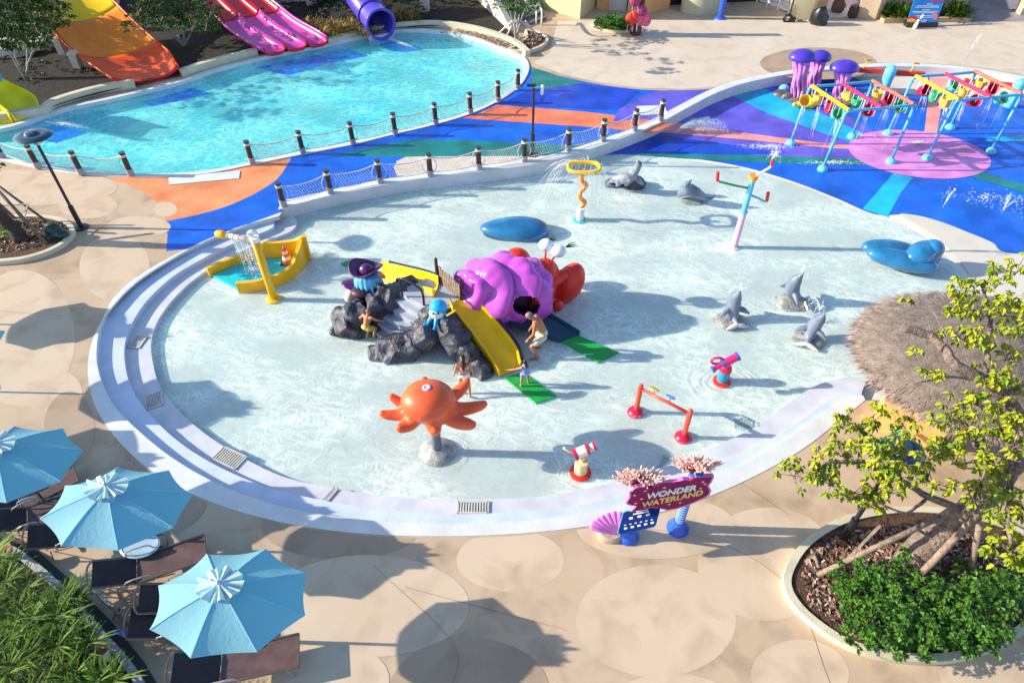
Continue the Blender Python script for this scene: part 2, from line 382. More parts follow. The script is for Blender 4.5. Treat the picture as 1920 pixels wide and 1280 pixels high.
# kerb wall between the path and the splash pool, running on round the splash pad
WF = px([(540, 386), (648, 361), (766, 339), (883, 324), (984, 311), (1051, 296), (1120, 275), (1180, 254), (1237, 230), (1300, 196), (1344, 174), (1400, 155), (1480, 139), (1560, 130), (1650, 125), (1750, 126), (1850, 136), (1950, 156), (2060, 190), (2150, 240)], .08)
mb = MB(); WB = ribbon(mb, WF, .42, -.6, .08); q_ = WF[0]; mb.poly([(q_.x - .32, q_.y - .22), (q_.x + .03, q_.y - .08), (q_.x + .05, q_.y + .5), (q_.x - .25, q_.y + .45)], -.6, .075); mb.build('kerb_wall', kerbw, kind='structure', smooth=30)
closing = [G(1700, 752), G(1830, 740), G(2100, 640), G(2300, 500), G(2300, 330)]
hole = setz(rim[0], 0) + closing + [p for p in reversed(setz(offs(WF, .2), 0))]
WP0 = [(-160, 262), (-60, 284), (0, 300), (60, 314), (146, 327), (240, 333), (330, 332), (400, 325), (470, 311), (567, 291), (660, 273), (741, 253), (816, 235), (882, 215), (934, 191), (975, 162), (992, 132), (985, 110), (960, 97), (900, 72), (830, 58), (750, 55), (680, 66), (610, 82), (500, 104), (400, 130), (330, 154), (215, 182), (130, 200), (85, 214), (0, 240), (-120, 250)]
WP = px(WP0, closed=True, n=5)
def flatface(mb, loops, z):
    L = [[Vector((p.x, p.y, 0)) for p in l] for l in loops]; allv = [p for l in L for p in l]
    fs = []
    for t in tessellate_polygon(L):
        a, b, c = (allv[i] for i in t)
        if (b.x - a.x) * (c.y - a.y) - (b.y - a.y) * (c.x - a.x) < 0: t = (t[0], t[2], t[1])
        fs.append(t)
    mb.add([(p.x, p.y, z) for p in allv], fs)
big = [Vector(p) for p in ((-260, -60, 0), (260, -60, 0), (260, 420, 0), (-260, 420, 0))]
WPin = offs(WP, .12, True)
mb = MB(); flatface(mb, [big, hole, WPin], 0); mb.build('deck_ground', deck, kind='structure')
# splash basin floor
mb = MB(); mb.poly(offs(hole, -.35, True), ZF); mb.build('pool_floor', floorm, kind='structure')
mb = MB(); mb.poly(px([(1690, 404), (1750, 440), (1800, 490), (1850, 540), (2000, 560), (2250, 540), (2250, 476), (1980, 476), (1889, 474), (1860, 456), (1820, 438), (1760, 415), (1705, 402)], ZF + .03, 4, True), ZF + .03); mb.build('beach_entry', sand, kind='structure')
PADB = [(1120, 285), (1160, 286), (1230, 291), (1310, 299), (1400, 315), (1490, 342), (1570, 373), (1640, 402), (1705, 402), (1760, 415), (1820, 438), (1862, 456), (1889, 474), (2000, 475), (2200, 474)]
padedge = px(PADB, ZF)
padpoly = padedge + [Vector((WF[-1].x, WF[-1].y, 0))] + list(reversed([p for p in offs(WF, .02) if p.x > padedge[0].x + .1]))
mb = MB(); mb.poly(padpoly, ZF + .012); mb.build('splash_pad', blue, kind='structure')
lay = [ZF + .012]
def patch(name, pts, m, z=None, n=4, smooth=False, pad=True):
    if pad: lay[0] += .001; z = lay[0]
    mb = MB(); mb.poly(px(pts, z, n, True, smooth), z); return mb.build(name, m, kind='structure')
patch('splash_pad_stripe', [(1125, 282), (1180, 260), (1240, 236), (1300, 203), (1350, 178), (1420, 158), (1460, 170), (1580, 210), (1660, 260), (1640, 290), (1560, 305), (1420, 292), (1300, 288), (1200, 286)], purple)
patch('splash_pad_stripe', [(1372, 180), (1424, 161), (1470, 185), (1560, 222), (1640, 262), (1630, 276), (1545, 250), (1440, 213)], cyan)
patch('splash_pad_stripe', [(1240, 238), (1262, 229), (1400, 250), (1540, 268), (1690, 276), (1690, 284), (1560, 278), (1400, 262), (1226, 247)], salmon)
patch('splash_pad_stripe', [(1110, 284), (1150, 284), (1280, 289), (1420, 291), (1560, 296), (1650, 300), (1650, 308), (1560, 309), (1420, 304), (1280, 297), (1160, 289)], green)
patch('splash_pad_stripe', [(1100, 292), (1130, 281), (1200, 262), (1240, 253), (1400, 276), (1480, 286), (1390, 291), (1250, 286)], blue2)
patch('splash_pad_stripe', [(1744, 128), (1792, 130), (1768, 180), (1757, 250), (1733, 250), (1740, 190)], salmon)
patch('splash_pad_stripe', [(1675, 325), (1712, 333), (1690, 360), (1664, 407), (1617, 392)], cyan)
patch('splash_pad_stripe', [(1850, 258), (2050, 246), (2050, 260), (1848, 266)], cyan)
patch('splash_pad_stripe', [(1800, 318), (1830, 320), (2050, 385), (2050, 400), (1810, 328)], green)
mb = MB(); lay[0] += .003; c = G(1722, 287, lay[0]); a = G(1593, 287, lay[0]); b = G(1722, 243.8, lay[0]); b2 = G(1722, 335, lay[0])
cc = (b + b2) / 2; mb.poly([cc + Vector((math.cos(2 * PI * i / 72) * (c.x - a.x) * .985, math.sin(2 * PI * i / 72) * (b.y - b2.y) / 2, 0)) for i in range(72)], lay[0]); mb.build('splash_pad_circle', pink, kind='structure')
patch('splash_pad_border', [(1591, 134), (1640, 129), (1740, 128), (1740, 172), (1760, 182), (1690, 176), (1640, 161), (1600, 146)], sand)
patch('splash_pad_border', [(1795, 130), (1850, 140), (1940, 160), (1960, 172), (1900, 178), (1830, 181), (1772, 182)], sand)
# shallow water over the splash pool floor
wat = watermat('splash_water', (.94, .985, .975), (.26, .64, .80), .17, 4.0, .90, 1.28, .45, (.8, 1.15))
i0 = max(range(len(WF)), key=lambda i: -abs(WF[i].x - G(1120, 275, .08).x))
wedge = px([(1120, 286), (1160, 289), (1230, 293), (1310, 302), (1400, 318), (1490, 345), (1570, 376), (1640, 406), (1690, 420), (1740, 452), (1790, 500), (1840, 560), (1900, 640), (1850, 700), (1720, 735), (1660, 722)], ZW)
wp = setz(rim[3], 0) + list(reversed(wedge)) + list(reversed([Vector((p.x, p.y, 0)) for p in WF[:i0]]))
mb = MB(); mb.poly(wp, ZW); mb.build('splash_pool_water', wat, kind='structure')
# wave pool
mb = MB(); inn = offs(WP, .24, True); mb.strip(setz(WP, .05), setz(inn, .05), True); mb.strip(setz(inn, .05), setz(inn, -.8), True); mb.strip(setz(WP, -.02), setz(WP, .05), True)
mb.build('lagoon_kerb', kerbw, kind='structure', smooth=30)
mb = MB(); mb.poly(WP, -.42); mb.build('lagoon_floor', wpfloor, kind='structure')
for q in ([(240, 178), (330, 156), (395, 175), (340, 188), (283, 200)], [(20, 232), (80, 228), (165, 248), (105, 268), (70, 262)], [(480, 128), (510, 118), (590, 98), (655, 92), (690, 105), (610, 120), (540, 142)], [(705, 82), (745, 76), (795, 92), (760, 98), (735, 96)]):
    mb = MB(); mb.poly(px(q, -.41, 1, True, False), -.41); mb.build('landing_mat', mat('landing_blue', (.002, .16, .90), .5), kind='structure')
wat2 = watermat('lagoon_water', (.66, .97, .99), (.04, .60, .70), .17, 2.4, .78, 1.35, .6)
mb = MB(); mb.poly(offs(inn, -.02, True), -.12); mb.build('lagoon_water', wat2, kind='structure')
# coloured path between the pools
pz = [.002]
def pth(name, pts, m, smooth=True):
    pz[0] += .001; mb = MB(); mb.poly(px(pts, pz[0], 4, True, smooth), pz[0]); return mb.build(name, m, kind='structure')
def seg(C, x0, x1, d=0):
    Q = offs(C, d); return [p for p in Q if x0 <= p.x <= x1]
lo = [p for p in setz(rim[0], 0) if p.y > G(0, 471).y]; lo = list(reversed(lo))  # from left to the fence
wb = [p for p in setz(offs(WF, .40), 0) if p.x > lo[-1].x and p.x < G(1346, 168).x]
upr = px([(1352, 166), (1280, 170), (1200, 168), (1120, 158), (1060, 145), (1010, 133), (984, 118)])
wl = [p for p in setz(offs(WP, .03, True), 0) if p.y < upr[-1].y and p.x > G(543, 300).x and p.x < 60 and p.y < G(0, 110).y]
wl.sort(key=lambda p: -p.x)
lft = px([(543, 303), (520, 335), (480, 362), (430, 385), (370, 403), (312, 415), (314, 440), (312, 471)])
pz[0] += .001; mb = MB(); mb.poly(lo + wb + upr + wl + lft, pz[0]); mb.build('play_path', blue, kind='structure')
wl2 = [p for p in setz(offs(WP, .03, True), 0) if G(205, 334).x < p.x < G(543, 300).x and p.y < G(0, 280).y + 1]; wl2.sort(key=lambda p: -p.x)
pz[0] += .001; mb = MB(); mb.poly(px([(312, 415), (370, 403), (430, 385), (480, 362), (520, 335), (545, 300)]) + wl2 + px([(205, 336), (250, 350), (288, 374), (306, 395)]), pz[0]); mb.build('path_patch', orange, kind='structure')
pth('path_patch', [(620, 293), (700, 275), (760, 263), (860, 262), (960, 267), (1060, 272), (1115, 268), (1080, 284), (1000, 294), (800, 294)], green, False)
pth('path_patch', [(745, 330), (738, 315), (744, 302), (762, 294), (900, 293), (1064, 292), (1040, 298), (960, 310), (860, 320)], mat('path_cream', (.62, .55, .48), .7), False)
pth('path_patch', [(868, 222), (900, 212), (932, 197), (1000, 202), (1100, 210), (1190, 221), (1262, 232), (1226, 250), (1130, 240), (1000, 231)], redor, False)
pth('path_patch', [(1150, 228), (1160, 205), (1210, 178), (1240, 170), (1350, 168), (1300, 190), (1240, 222)], purple, False)
pth('path_patch', [(985, 122), (1050, 143), (1095, 157), (1020, 166), (994, 158), (1000, 140)], green, False)
pth('path_patch', [(870, 213), (960, 184), (1000, 168), (1095, 158), (1200, 170), (1160, 206), (1000, 199), (932, 195)], blue2, False)
mb = MB(); mb.poly(px([(316, 332), (450, 320), (448, 334), (317, 346)], .03, 1, True, False), 0, .03); mb.build('ramp_plate', greybl, kind='structure')
mb = MB(); mb.poly(px([(1194, 199), (1246, 197), (1252, 213), (1203, 216)], .03, 1, True, False), 0, .03); mb.build('ramp_plate', greybl, kind='structure')
# round inlays in the deck
for i, (x, y, a, b, m) in enumerate([(957, 1048, 101, 58, 1), (1230, 1157, 150, 104, 1), (1440, 1050, 132, 105, 1), (1500, 1262, 92, 66, 1), (40, 620, 100, 125, 1), (215, 497, 66, 62, 1), (100, 733, 54, 42, 1), (130, 800, 48, 70, 0), (165, 385, 56, 24, 1), (640, 985, 150, 60, 0), (690, 1130, 190, 95, 1), (880, 1290, 150, 100, 0), (290, 925, 100, 75, 0), (1230, 985, 150, 60, 1), (60, 350, 160, 34, 1), (1535, 118, 110, 30, 0), (1260, 1330, 130, 70, 1), (620, 1270, 110, 70, 1), (1850, 1250, 90, 70, 1), (260, 425, 60, 20, 1), (310, 392, 22, 14, 1)]):
    z = .0015 + .00025 * i; c = G(x, y, z); ex = G(x + a, y, z) - c; ey = (G(x, y - b, z) - G(x, y + b, z)) / 2
    def inside_rim(p): return True
    P = []
    for k in range(48):
        p = c + ex * math.cos(2 * PI * k / 48) + ey * math.sin(2 * PI * k / 48)
        # clip against the pool rim: pull points that fall over the pool back to its edge
        best = None
        q = min(rim[0], key=lambda r: (r.x - p.x) ** 2 + (r.y - p.y) ** 2); cen = Vector((-1, 13, 0))
        if (p - cen).length < (q - cen).length - .0 and y > 420 and x < 1450: p = Vector((q.x, q.y, z)) + (Vector((q.x, q.y, z)) - cen).normalized() * .05; p.z = z
        P.append(p)
    mb = MB(); mb.poly(P, z); mb.build('deck_inlay', deckl if m else deckd, kind='structure')
# pale far deck
pz = [.03]
mb = MB(); far = px([(1046, 40), (1030, 100), (1000, 118), (1060, 141), (1120, 154), (1200, 165), (1280, 167), (1352, 163), (1400, 148), (1480, 132), (1560, 122), (1650, 118), (1750, 119), (1850, 128), (1950, 146), (2150, 220), (2300, 120), (2100, 46), (1800, 40), (1400, 36)], .003, 3, True, False)
mb.poly(far, .003); mb.build('far_deck', deckmat('far_deck_concrete', (.66, .57, .46), (.60, .50, .39), (.50, .40, .30), seed=11), kind='structure')
mb = MB()
for a, b in (((1130, 0), (1175, 280)), ((0, 1170), (2000, 1090)), ((1480, 1000), (1760, 1290)), ((0, 560), (230, 600)), ((0, 770), (160, 780))):
    pass
# joints cut in the deck
for q in ([(1150, 985), (1330, 1010), (1480, 1100), (1560, 1290)], [(0, 583), (120, 592)], [(850, 1290), (846, 1200), (700, 1060)], [(1390, 905), (1480, 965)], [(1060, 1180), (760, 1100)]):
    P = px(q, .0072, 5); mb.strip(offs(P, .005), offs(P, -.005))
mb.build('deck_joint', mat('joint_dark', (.30, .225, .16), .9), kind='structure')
# grates in the steps and the pool floor
gr0 = None
def grate(x, y, wx, wy, rot, z, label):
    t = thing('drain_grate', label, 'drain grate', G(x, y, z), 'drain grates of the splash pool')
    f = MB(); n = 11
    for s in (-1, 1): f.box((0, s * wy / 2, .012), (wx, .04, .02)); f.box((s * wx / 2, 0, .012), (.04, wy + .04, .02))
    f.build('grate_frame', mat('grate_steel', (.56, .57, .58), .4), t, local=True)
    b = MB()
    for i in range(1, n): b.box((-wx / 2 + wx * i / n, 0, .010), (wx / n * .5, wy - .04, .016))
    b.build('grate_bars', mat('grate_bar', (.62, .60, .52), .5), t, local=True)
    p = MB(); p.box((0, 0, .003), (wx - .02, wy, .006)); p.build('grate_pit', mat('pit', (.22, .23, .24), .9), t, local=True)
    t.rotation_euler[2] = rot
for a in ((258, 641, .34, .5, -.1, -.29, 'small square grate on the lower step at the far left of the pool'), (289, 750, .42, .55, .45, -.29, 'drain grate on the lower step beside the umbrella shadow'), (430, 858, .75, .42, -.45, -.29, 'long grate on the lower step near the second umbrella'), (887, 951, .72, .30, 0, -.29, 'wide slotted grate in the step below the orange octopus'), (1393, 795, .45, .35, -.2, -.44, 'grate under the water right of the red sprayer bar'), (1253, 871, .42, .42, -.5, -.44, 'slotted grate in the pool floor between the coral heads'), (620, 926, .12, .4, -.5, -.29, 'narrow slot grate on the lower step at the bottom left of the pool')): grate(*a)

# ------------------------------------------------------------------ planting beds
mb = MB(); mb.poly(px([(-200, 235), (60, 213), (130, 190), (215, 168), (335, 140), (480, 100), (610, 78), (720, 54), (830, 48), (900, 55), (975, 92), (950, 40), (900, 0), (850, -60), (0, -160), (-500, -100)], .12, 3, True, False), .12); mb.build('planting_bed_ground', soil, kind='structure')
mb = MB(); ribbon(mb, px([(-60, 222), (70, 204), (100, 188), (150, 172), (200, 160), (250, 152)], .35), .3, 0, .35)
ribbon(mb, px([(340, 132), (400, 113), (482, 92)], .35), .3, 0, .35); ribbon(mb, px([(615, 74), (700, 52), (770, 43), (830, 42), (900, 54), (960, 76), (985, 96)], .3), .3, 0, .3)
mb.build('bed_wall', kerbc, kind='structure', smooth=30)
def planter(name, label, P, wd, h, inner, cat='planter'):
    """closed kerb ring with mulch inside"""
    t = thing(name, label, cat, P[0]); ORG[t.name] = Vector(P[0])
    ar = sum(P[i - 1].x * P[i].y - P[i].x * P[i - 1].y for i in range(len(P)))
    Q = offs(P, wd if ar > 0 else -wd, True); mb = MB(); A, B, C, D = setz(P, 0), setz(P, h), setz(Q, h), setz(Q, 0)
    mb.strip(A, B, True); mb.strip(B, C, True); mb.strip(C, D, True); mb.build('kerb', kerbc, t, smooth=30)
    mb = MB(); mb.poly(Q, h * inner); mb.build('mulch', mulch, t); return t
# right planter
planter('round_planter', 'cream kerbed round planter with leaning tree, mulch and shrubs at the right', px([(1469, 1085), (1480, 1050), (1505, 1015), (1545, 985), (1600, 962), (1700, 948), (1830, 960), (1950, 1010), (1990, 1080), (1940, 1170), (1850, 1222), (1760, 1240), (1660, 1232), (1580, 1205), (1515, 1160), (1480, 1120)], .18, 5, True), .16, .18, .75)
planter('round_planter', 'cream kerbed planter with propped trunk beside the left street lamp', px([(-60, 489), (20, 488), (75, 476), (115, 458), (136, 438), (138, 424), (120, 410), (80, 402), (30, 402), (-30, 405), (-130, 425), (-150, 460)], .16, 5, True), .16, .16, .7)
planter('round_planter', 'small planter loop with bare tree at the far end of the lagoon', px([(952, 92), (985, 95), (1012, 88), (1027, 77), (1026, 68), (1010, 58), (985, 55), (985, 70), (965, 84)], .18, 4, True), .14, .18, .7)
# mulch chips
def chips(P, n, z, name='mulch_chips'):
    mb = MB()
    xs = [p.x for p in P]; ys = [p.y for p in P]
    def inside(x, y):
        r = False
        for i in range(len(P)):
            a, b = P[i], P[i - 1]
            if (a.y > y) != (b.y > y) and x < (b.x - a.x) * (y - a.y) / (b.y - a.y) + a.x: r = not r
        return r
    k = 0
    while k < n:
        x, y = rnd(min(xs), max(xs)), rnd(min(ys), max(ys))
        if inside(x, y):
            k += 1; mb.cur = random.randrange(3); mb.box((x, y, z + rnd(0, .04)), (rnd(.04, .16), rnd(.02, .05), .01), rnd(0, 6), rnd(-.5, .5), rnd(-.5, .5))
    return mb.build(name, [mat('chip_brown', (.30, .15, .09), .9), mat('chip_dark', (.10, .06, .04), .9), mat('chip_pale', (.48, .36, .28), .9)], kind='stuff', label='loose brown bark chips spread over the planters', cat='mulch')
chips(px([(1500, 1085), (1515, 1045), (1560, 1010), (1640, 985), (1800, 990), (1900, 1060), (1850, 1180), (1750, 1215), (1600, 1190), (1520, 1135)], .15, 1, True, False), 2600, .14)
chips(px([(-40, 478), (60, 466), (118, 440), (115, 420), (60, 412), (-40, 415)], .12, 1, True, False), 700, .12)
chips(px([(960, 88), (1010, 84), (1020, 72), (1000, 62), (975, 72)], .13, 1, True, False), 300, .14)
chips(px([(820, 62), (870, 63), (955, 92), (985, 96), (925, 68), (860, 54)], .14, 1, True, False), 500, .13)

# ================================================================== SPLASH POOL THINGS
V = Vector
def ppm(p):
    """pixels of the photo per metre at point p"""
    return FPX / (p.y * cT - (p.z - CAMH) * sT)
def PL(x, y, p0, nrm):
    d = G(x, y, 0) - cam.location; return cam.location + d * ((p0 - cam.location).dot(nrm) / d.dot(nrm))
def streams(name, label, arcs, parent=None, r=.012, drops=3):
    """thin falling water: list of (start, velocity, t_end)"""
    mb = MB()
    for s, v, T in arcs:
        s = V(s); v = V(v); P = [s + v * t + V((0, 0, -4.9 * t * t)) for t in [T * i / 7 for i in range(8)]]
        k = random.randint(3, 6); mb.tube(P[:k + 1], [r * (1 - .08 * i) for i in range(k + 1)], 4)
        for i in range(drops):
            t = rnd(.4, 1.) * T; q = s + v * t + V((0, 0, -4.9 * t * t)) + V((rnd(-.04, .04), rnd(-.04, .04), rnd(-.04, .04))); a = rnd(.006, .02)
            mb.ball(q, a, 5, 3)
    return mb.build(name, spray, kind='stuff', label=label, cat='water')
def foam(name, label, c, rx, ry, n, ang=0, z=None):
    """broken white water lying on the surface"""
    mb = MB(); c = V(c)
    for i in range(int(n * 2.2)):
        a = rnd(0, 2 * PI); q = abs(random.gauss(0, .5)); x, y = math.cos(a) * q * rx, math.sin(a) * q * ry
        p = c + V((x * math.cos(ang) - y * math.sin(ang), x * math.sin(ang) + y * math.cos(ang), rnd(0, .03)))
        s = rnd(.006, .03) * (1.3 - min(q, 1)); mb.ball(p, (s * rnd(.8, 1.6), s, s * .5), 6, 4, Matrix.Rotation(rnd(0, 3), 4, 'Z'))
    return mb.build(name, spray, kind='stuff', label=label, cat='water')

# ---- octopus fountain
b = G(821, 848, ZF); t = thing('octopus_fountain', 'orange octopus fountain on a grey pole above a concrete dome', 'fountain', b)
mb = MB(); mb.lathe(b, [(.46, 0), (.46, .05), (.40, .10), (.27, .17), (.12, .22), (.1, .24)], 28, 1.05, 1.); mb.build('base_dome', mat('wet_concrete', (.34, .36, .35), .35, .35, 6, .4, 30), t, smooth=35)
hc = G(803, 752, 1.5); top = V((b.x, b.y, 1.3))
mb = MB(); mb.tube([V((b.x, b.y, ZF + .1)), V((b.x, b.y, .9)), V((hc.x, hc.y, 1.3))], .125, 14); mb.build('pole', mat('steel_blue_pole', (.16, .20, .26), .4), t, smooth=True)
mb = MB(); mb.ball(hc, (.66, .58, .46), 28, 18, None, lambda p: V((p.x * (1 + .10 * p.z), p.y * (1 + .1 * p.z), p.z)))
mb.ball(hc + V((0, 0, -.28)), (.5, .45, .22), 20, 10)
for x, y, z, r0 in ((709, 777, 1.16, .14), (743, 806, 1.08, .16), (818, 812, 1.0, .17), (893, 799, 1.05, .17), (915, 758, 1.14, .16), (881, 714, 1.3, .16), (795, 708, 1.45, .15), (728, 742, 1.35, .13)):
    e = G(x, y, z); d = e - hc; d.z = 0; u = d.normalized(); s = hc + V((0, 0, -.22)) + u * .25; m1 = s.lerp(e, .45) + V((0, 0, -.14)); m2 = s.lerp(e, .8) + V((0, 0, -.05)); e.z += .03; r0 *= 1.04
    mb.path(cr([s, m1, m2, e - u * .1], 4), [r0 * 1.3 * (1 - .042 * i) for i in range(13)], 12)
octm = gloss('octopus_orange', (.82, .12, .035), .35)
meld(mb.build('body', octm, t, smooth=True), .035, 8)
mb = MB(); mb.lathe(hc + V((0, .02, .43)), [(.10, 0), (.11, .03), (.07, .05), (.05, .04)], 14); mb.build('nozzle', mat('pale_lilac', (.62, .5, .6), .4), t, smooth=40)

# ---- shell climbing sculptures
def bean(name, label, px0, r, m=stoneb, rot=0, sq=.25):
    c = G(*px0, ZF + r[2] * .35); t = thing(name, label, 'sculpture', c)
    mb = MB(); mb.ball(c, r, 32, 18, Matrix.Rotation(rot, 4, 'Z'), lambda p: V((p.x, p.y * (1 + sq * p.x / r[0]), p.z * (1 + .25 * p.x / r[0])))); mb.build('body', m, t, smooth=True)
    return t, c
t, c = bean('smooth_stone', 'large glossy blue mussel shaped stone behind the purple shell', (965, 430), (1.28, .62, .40), rot=-.08)
mb = MB(); mb.lathe(c + V((0.02, 0, -.14)), [(1.0, -.02), (1.0, .0), (.9, .01)], 32, 1.18, .58); mb.build('waterline_rim', dgrey, t)
c = G(1690, 478, ZF + .1); t = thing('manta_sculpture', 'glossy blue folded manta sculpture on the beach edge at the right', 'sculpture', c)
for nm, q, r, rz, ry in (('wing', (1672, 468, .0), (1.0, .42, .30), -.18, .03), ('wing', (1692, 488, -.02), (1.15, .40, .32), -.36, .05), ('head', (1728, 474, .25), (.62, .42, .34), .45, -.2), ('head_lobe', (1750, 466, .38), (.34, .34, .30), 0, 0), ('head_lobe', (1742, 480, .12), (.42, .36, .34), .6, 0)):
    mb = MB(); mb.ball(G(q[0], q[1], q[2]), r, 28, 16, Matrix.Rotation(rz, 4, 'Z') @ Matrix.Rotation(ry, 4, 'Y')); mb.build(nm, stoneb, t, smooth=True)

# ---- rock slide island
rockm = mat('charcoal_rock', (.075, .08, .105), .55, rgb2=(.016, .018, .03), scale=2.5, bump=.9, bscale=9, spec=.6)
base = G(770, 640, ZF)
isl = thing('rock_slide_island', 'charcoal rock island with pale steps and two yellow slides', 'play structure', base)
def rock(par, x, y, z, r, seed, amp=.28, M=None, name='rock', m=rockm, n=44):
    c = G(x, y, z); mb = MB(); o = V((seed * 3.1, seed * 1.7, seed))
    def fn(p):
        u = V((p.x / r[0], p.y / r[1], p.z / r[2])); k = noise.noise(u * 1.3 + o) * amp + abs(noise.noise(u * 3.1 + o)) * amp * .75 - abs(noise.noise(u * 6.3 + o)) * amp * .4
        return p * (1 + k)
    mb.ball(c, r, n, n // 2 + 4, M, fn); return mb.build(name, m, par, smooth=38)
tx = bpy.data.textures.new('rock_folds', 'MUSGRAVE'); tx.musgrave_type = 'RIDGED_MULTIFRACTAL'; tx.noise_scale = .8; tx.octaves = 3; tx.lacunarity = 2.2
tx2 = bpy.data.textures.new('rock_blocks', 'VORONOI'); tx2.noise_scale = .45
def rockmass(par, lumps, m=rockm, vox=.04, st=.10):
    mb = MB()
    for x, y, z, r, rz in lumps: mb.ball(G(x, y, z), r, 20, 12, Matrix.Rotation(rz, 4, 'Z'))
    o = mb.build('rock', m, par, smooth=True); q = o.modifiers.new('remesh', 'REMESH'); q.mode = 'VOXEL'; q.voxel_size = vox
    d = o.modifiers.new('blocks', 'DISPLACE'); d.texture = tx2; d.strength = .30; d.mid_level = .45; d.texture_coords = 'LOCAL'
    d = o.modifiers.new('folds', 'DISPLACE'); d.texture = tx; d.strength = st; d.mid_level = .7; d.texture_coords = 'LOCAL'
    return o
rockmass(isl, [(652, 606, -.1, (.42, .45, .5), 0), (668, 590, .2, (.40, .38, .42), .3), (640, 618, -.35, (.3, .3, .3), 0), (690, 622, -.4, (.35, .3, .25), 0)])
rockmass(isl, [(708, 578, .2, (.36, .40, .55), 0), (735, 560, .4, (.55, .42, .55), .2), (765, 540, .4, (.42, .35, .5), .3), (700, 556, .3, (.35, .35, .5), 0)])
rockmass(isl, [(735, 655, -.25, (.50, .40, .34), 0), (765, 645, -.05, (.45, .38, .42), .3), (795, 628, .25, (.42, .36, .42), .4), (712, 664, -.4, (.3, .28, .25), 0), (752, 668, -.35, (.35, .25, .22), 0)])
rockmass(isl, [(815, 592, .7, (.34, .3, .28), 0), (838, 610, .50, (.42, .36, .42), -.5), (856, 640, .15, (.38, .36, .50), -.6), (880, 665, -.1, (.38, .36, .42), -.6), (896, 686, -.3, (.34, .34, .30), -.6), (908, 698, -.4, (.22, .2, .2), 0), (870, 690, -.42, (.28, .2, .15), 0)])
plat = mat('grey_step', (.36, .40, .47), .5, .1, 3, .1, 30)
A0, B0, A1, B1 = G(690, 622, ZF), G(736, 652, ZF), G(764, 545, .80), G(826, 578, .80)
n = 6
for i in range(n):
    f0, f1 = i / n, (i + 1.35) / n; z = ZF + (1.25) * (i + 1) / n
    a, b_, c_, d_ = (V((p.x, p.y, 0)) for p in (A0.lerp(A1, f0), B0.lerp(B1, f0), B0.lerp(B1, min(f1, 1.02)), A0.lerp(A1, min(f1, 1.02))))
    mb = MB(); mb.poly([a, b_, c_, d_], z - .5 if i > 2 else ZF, z); mb.build('step', plat, isl)
mb = MB(); mb.poly([G(*q, .8) for q in ((758, 540), (815, 518), (866, 548), (852, 575), (826, 580))], .55, .805); mb.build('platform', plat, isl)
mb = MB(); mb.poly([G(*q, .8) for q in ((770, 540), (812, 524), (858, 550), (828, 574))], ZF, .54); mb.build('core', rockm, isl)
def trough(name, secs, m, par, side=.22, th=.035, sub=4, flare=.06):
    """open chute: secs = list of (left edge px, right edge px, floor height)"""
    L = cr([G(*a, z) for a, b, z in secs], sub); Rr = cr([G(*b, z) for a, b, z in secs], sub); mb = MB(); rows = []
    for l, r in zip(L, Rr):
        u = (r - l).normalized(); up = V((0, 0, 1)); w_ = (r - l).length
        pr = [l - u * flare + up * side, l - u * .01 + up * (side - .01), l + u * .02 + up * .02, l + u * .12, r - u * .12, r - u * .02 + up * .02, r + u * .01 + up * (side - .01), r + u * flare + up * side, r + u * (flare) + up * (side - .05), r + u * .06 - up * th, l - u * .06 - up * th, l - u * flare + up * (side - .05)]
        rows.append(pr)
    k = len(rows[0]); vs = [p for r in rows for p in r]; fs = []
    for i in range(len(rows) - 1):
        for j in range(k): fs.append((i * k + j, i * k + (j + 1) % k, (i + 1) * k + (j + 1) % k, (i + 1) * k + j))
    fs.append(tuple(range(k))[::-1]); fs.append(tuple((len(rows) - 1) * k + j for j in range(k)))
    mb.add(vs, fs); return mb.build(name, m, par, smooth=40)
trough('slide_chute', [((846, 570), (876, 548), .85), ((858, 592), (895, 575), .66), ((890, 634), (932, 618), .22), ((918, 672), (963, 658), -.16), ((938, 703), (974, 690), -.36)], yel, isl, .24)
trough('slide_chute', [((815, 553), (822, 532), .85), ((795, 548), (800, 524), .66), ((765, 538), (765, 515), .25), ((730, 525), (730, 506), -.3), ((716, 521), (716, 503), -.38)][::-1], yel, isl, .26)
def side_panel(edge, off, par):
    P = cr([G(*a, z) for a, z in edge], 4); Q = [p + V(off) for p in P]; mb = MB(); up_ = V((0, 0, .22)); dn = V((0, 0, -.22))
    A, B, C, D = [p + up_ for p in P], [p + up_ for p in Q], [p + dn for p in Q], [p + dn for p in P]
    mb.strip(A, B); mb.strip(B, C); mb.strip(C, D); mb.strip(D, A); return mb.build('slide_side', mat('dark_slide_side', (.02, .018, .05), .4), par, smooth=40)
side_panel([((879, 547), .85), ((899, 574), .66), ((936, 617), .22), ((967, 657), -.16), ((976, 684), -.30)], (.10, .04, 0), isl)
side_panel([((822, 528), .85), ((800, 519), .66), ((765, 510), .25), ((730, 501), -.2)], (.0, .09, 0), isl)
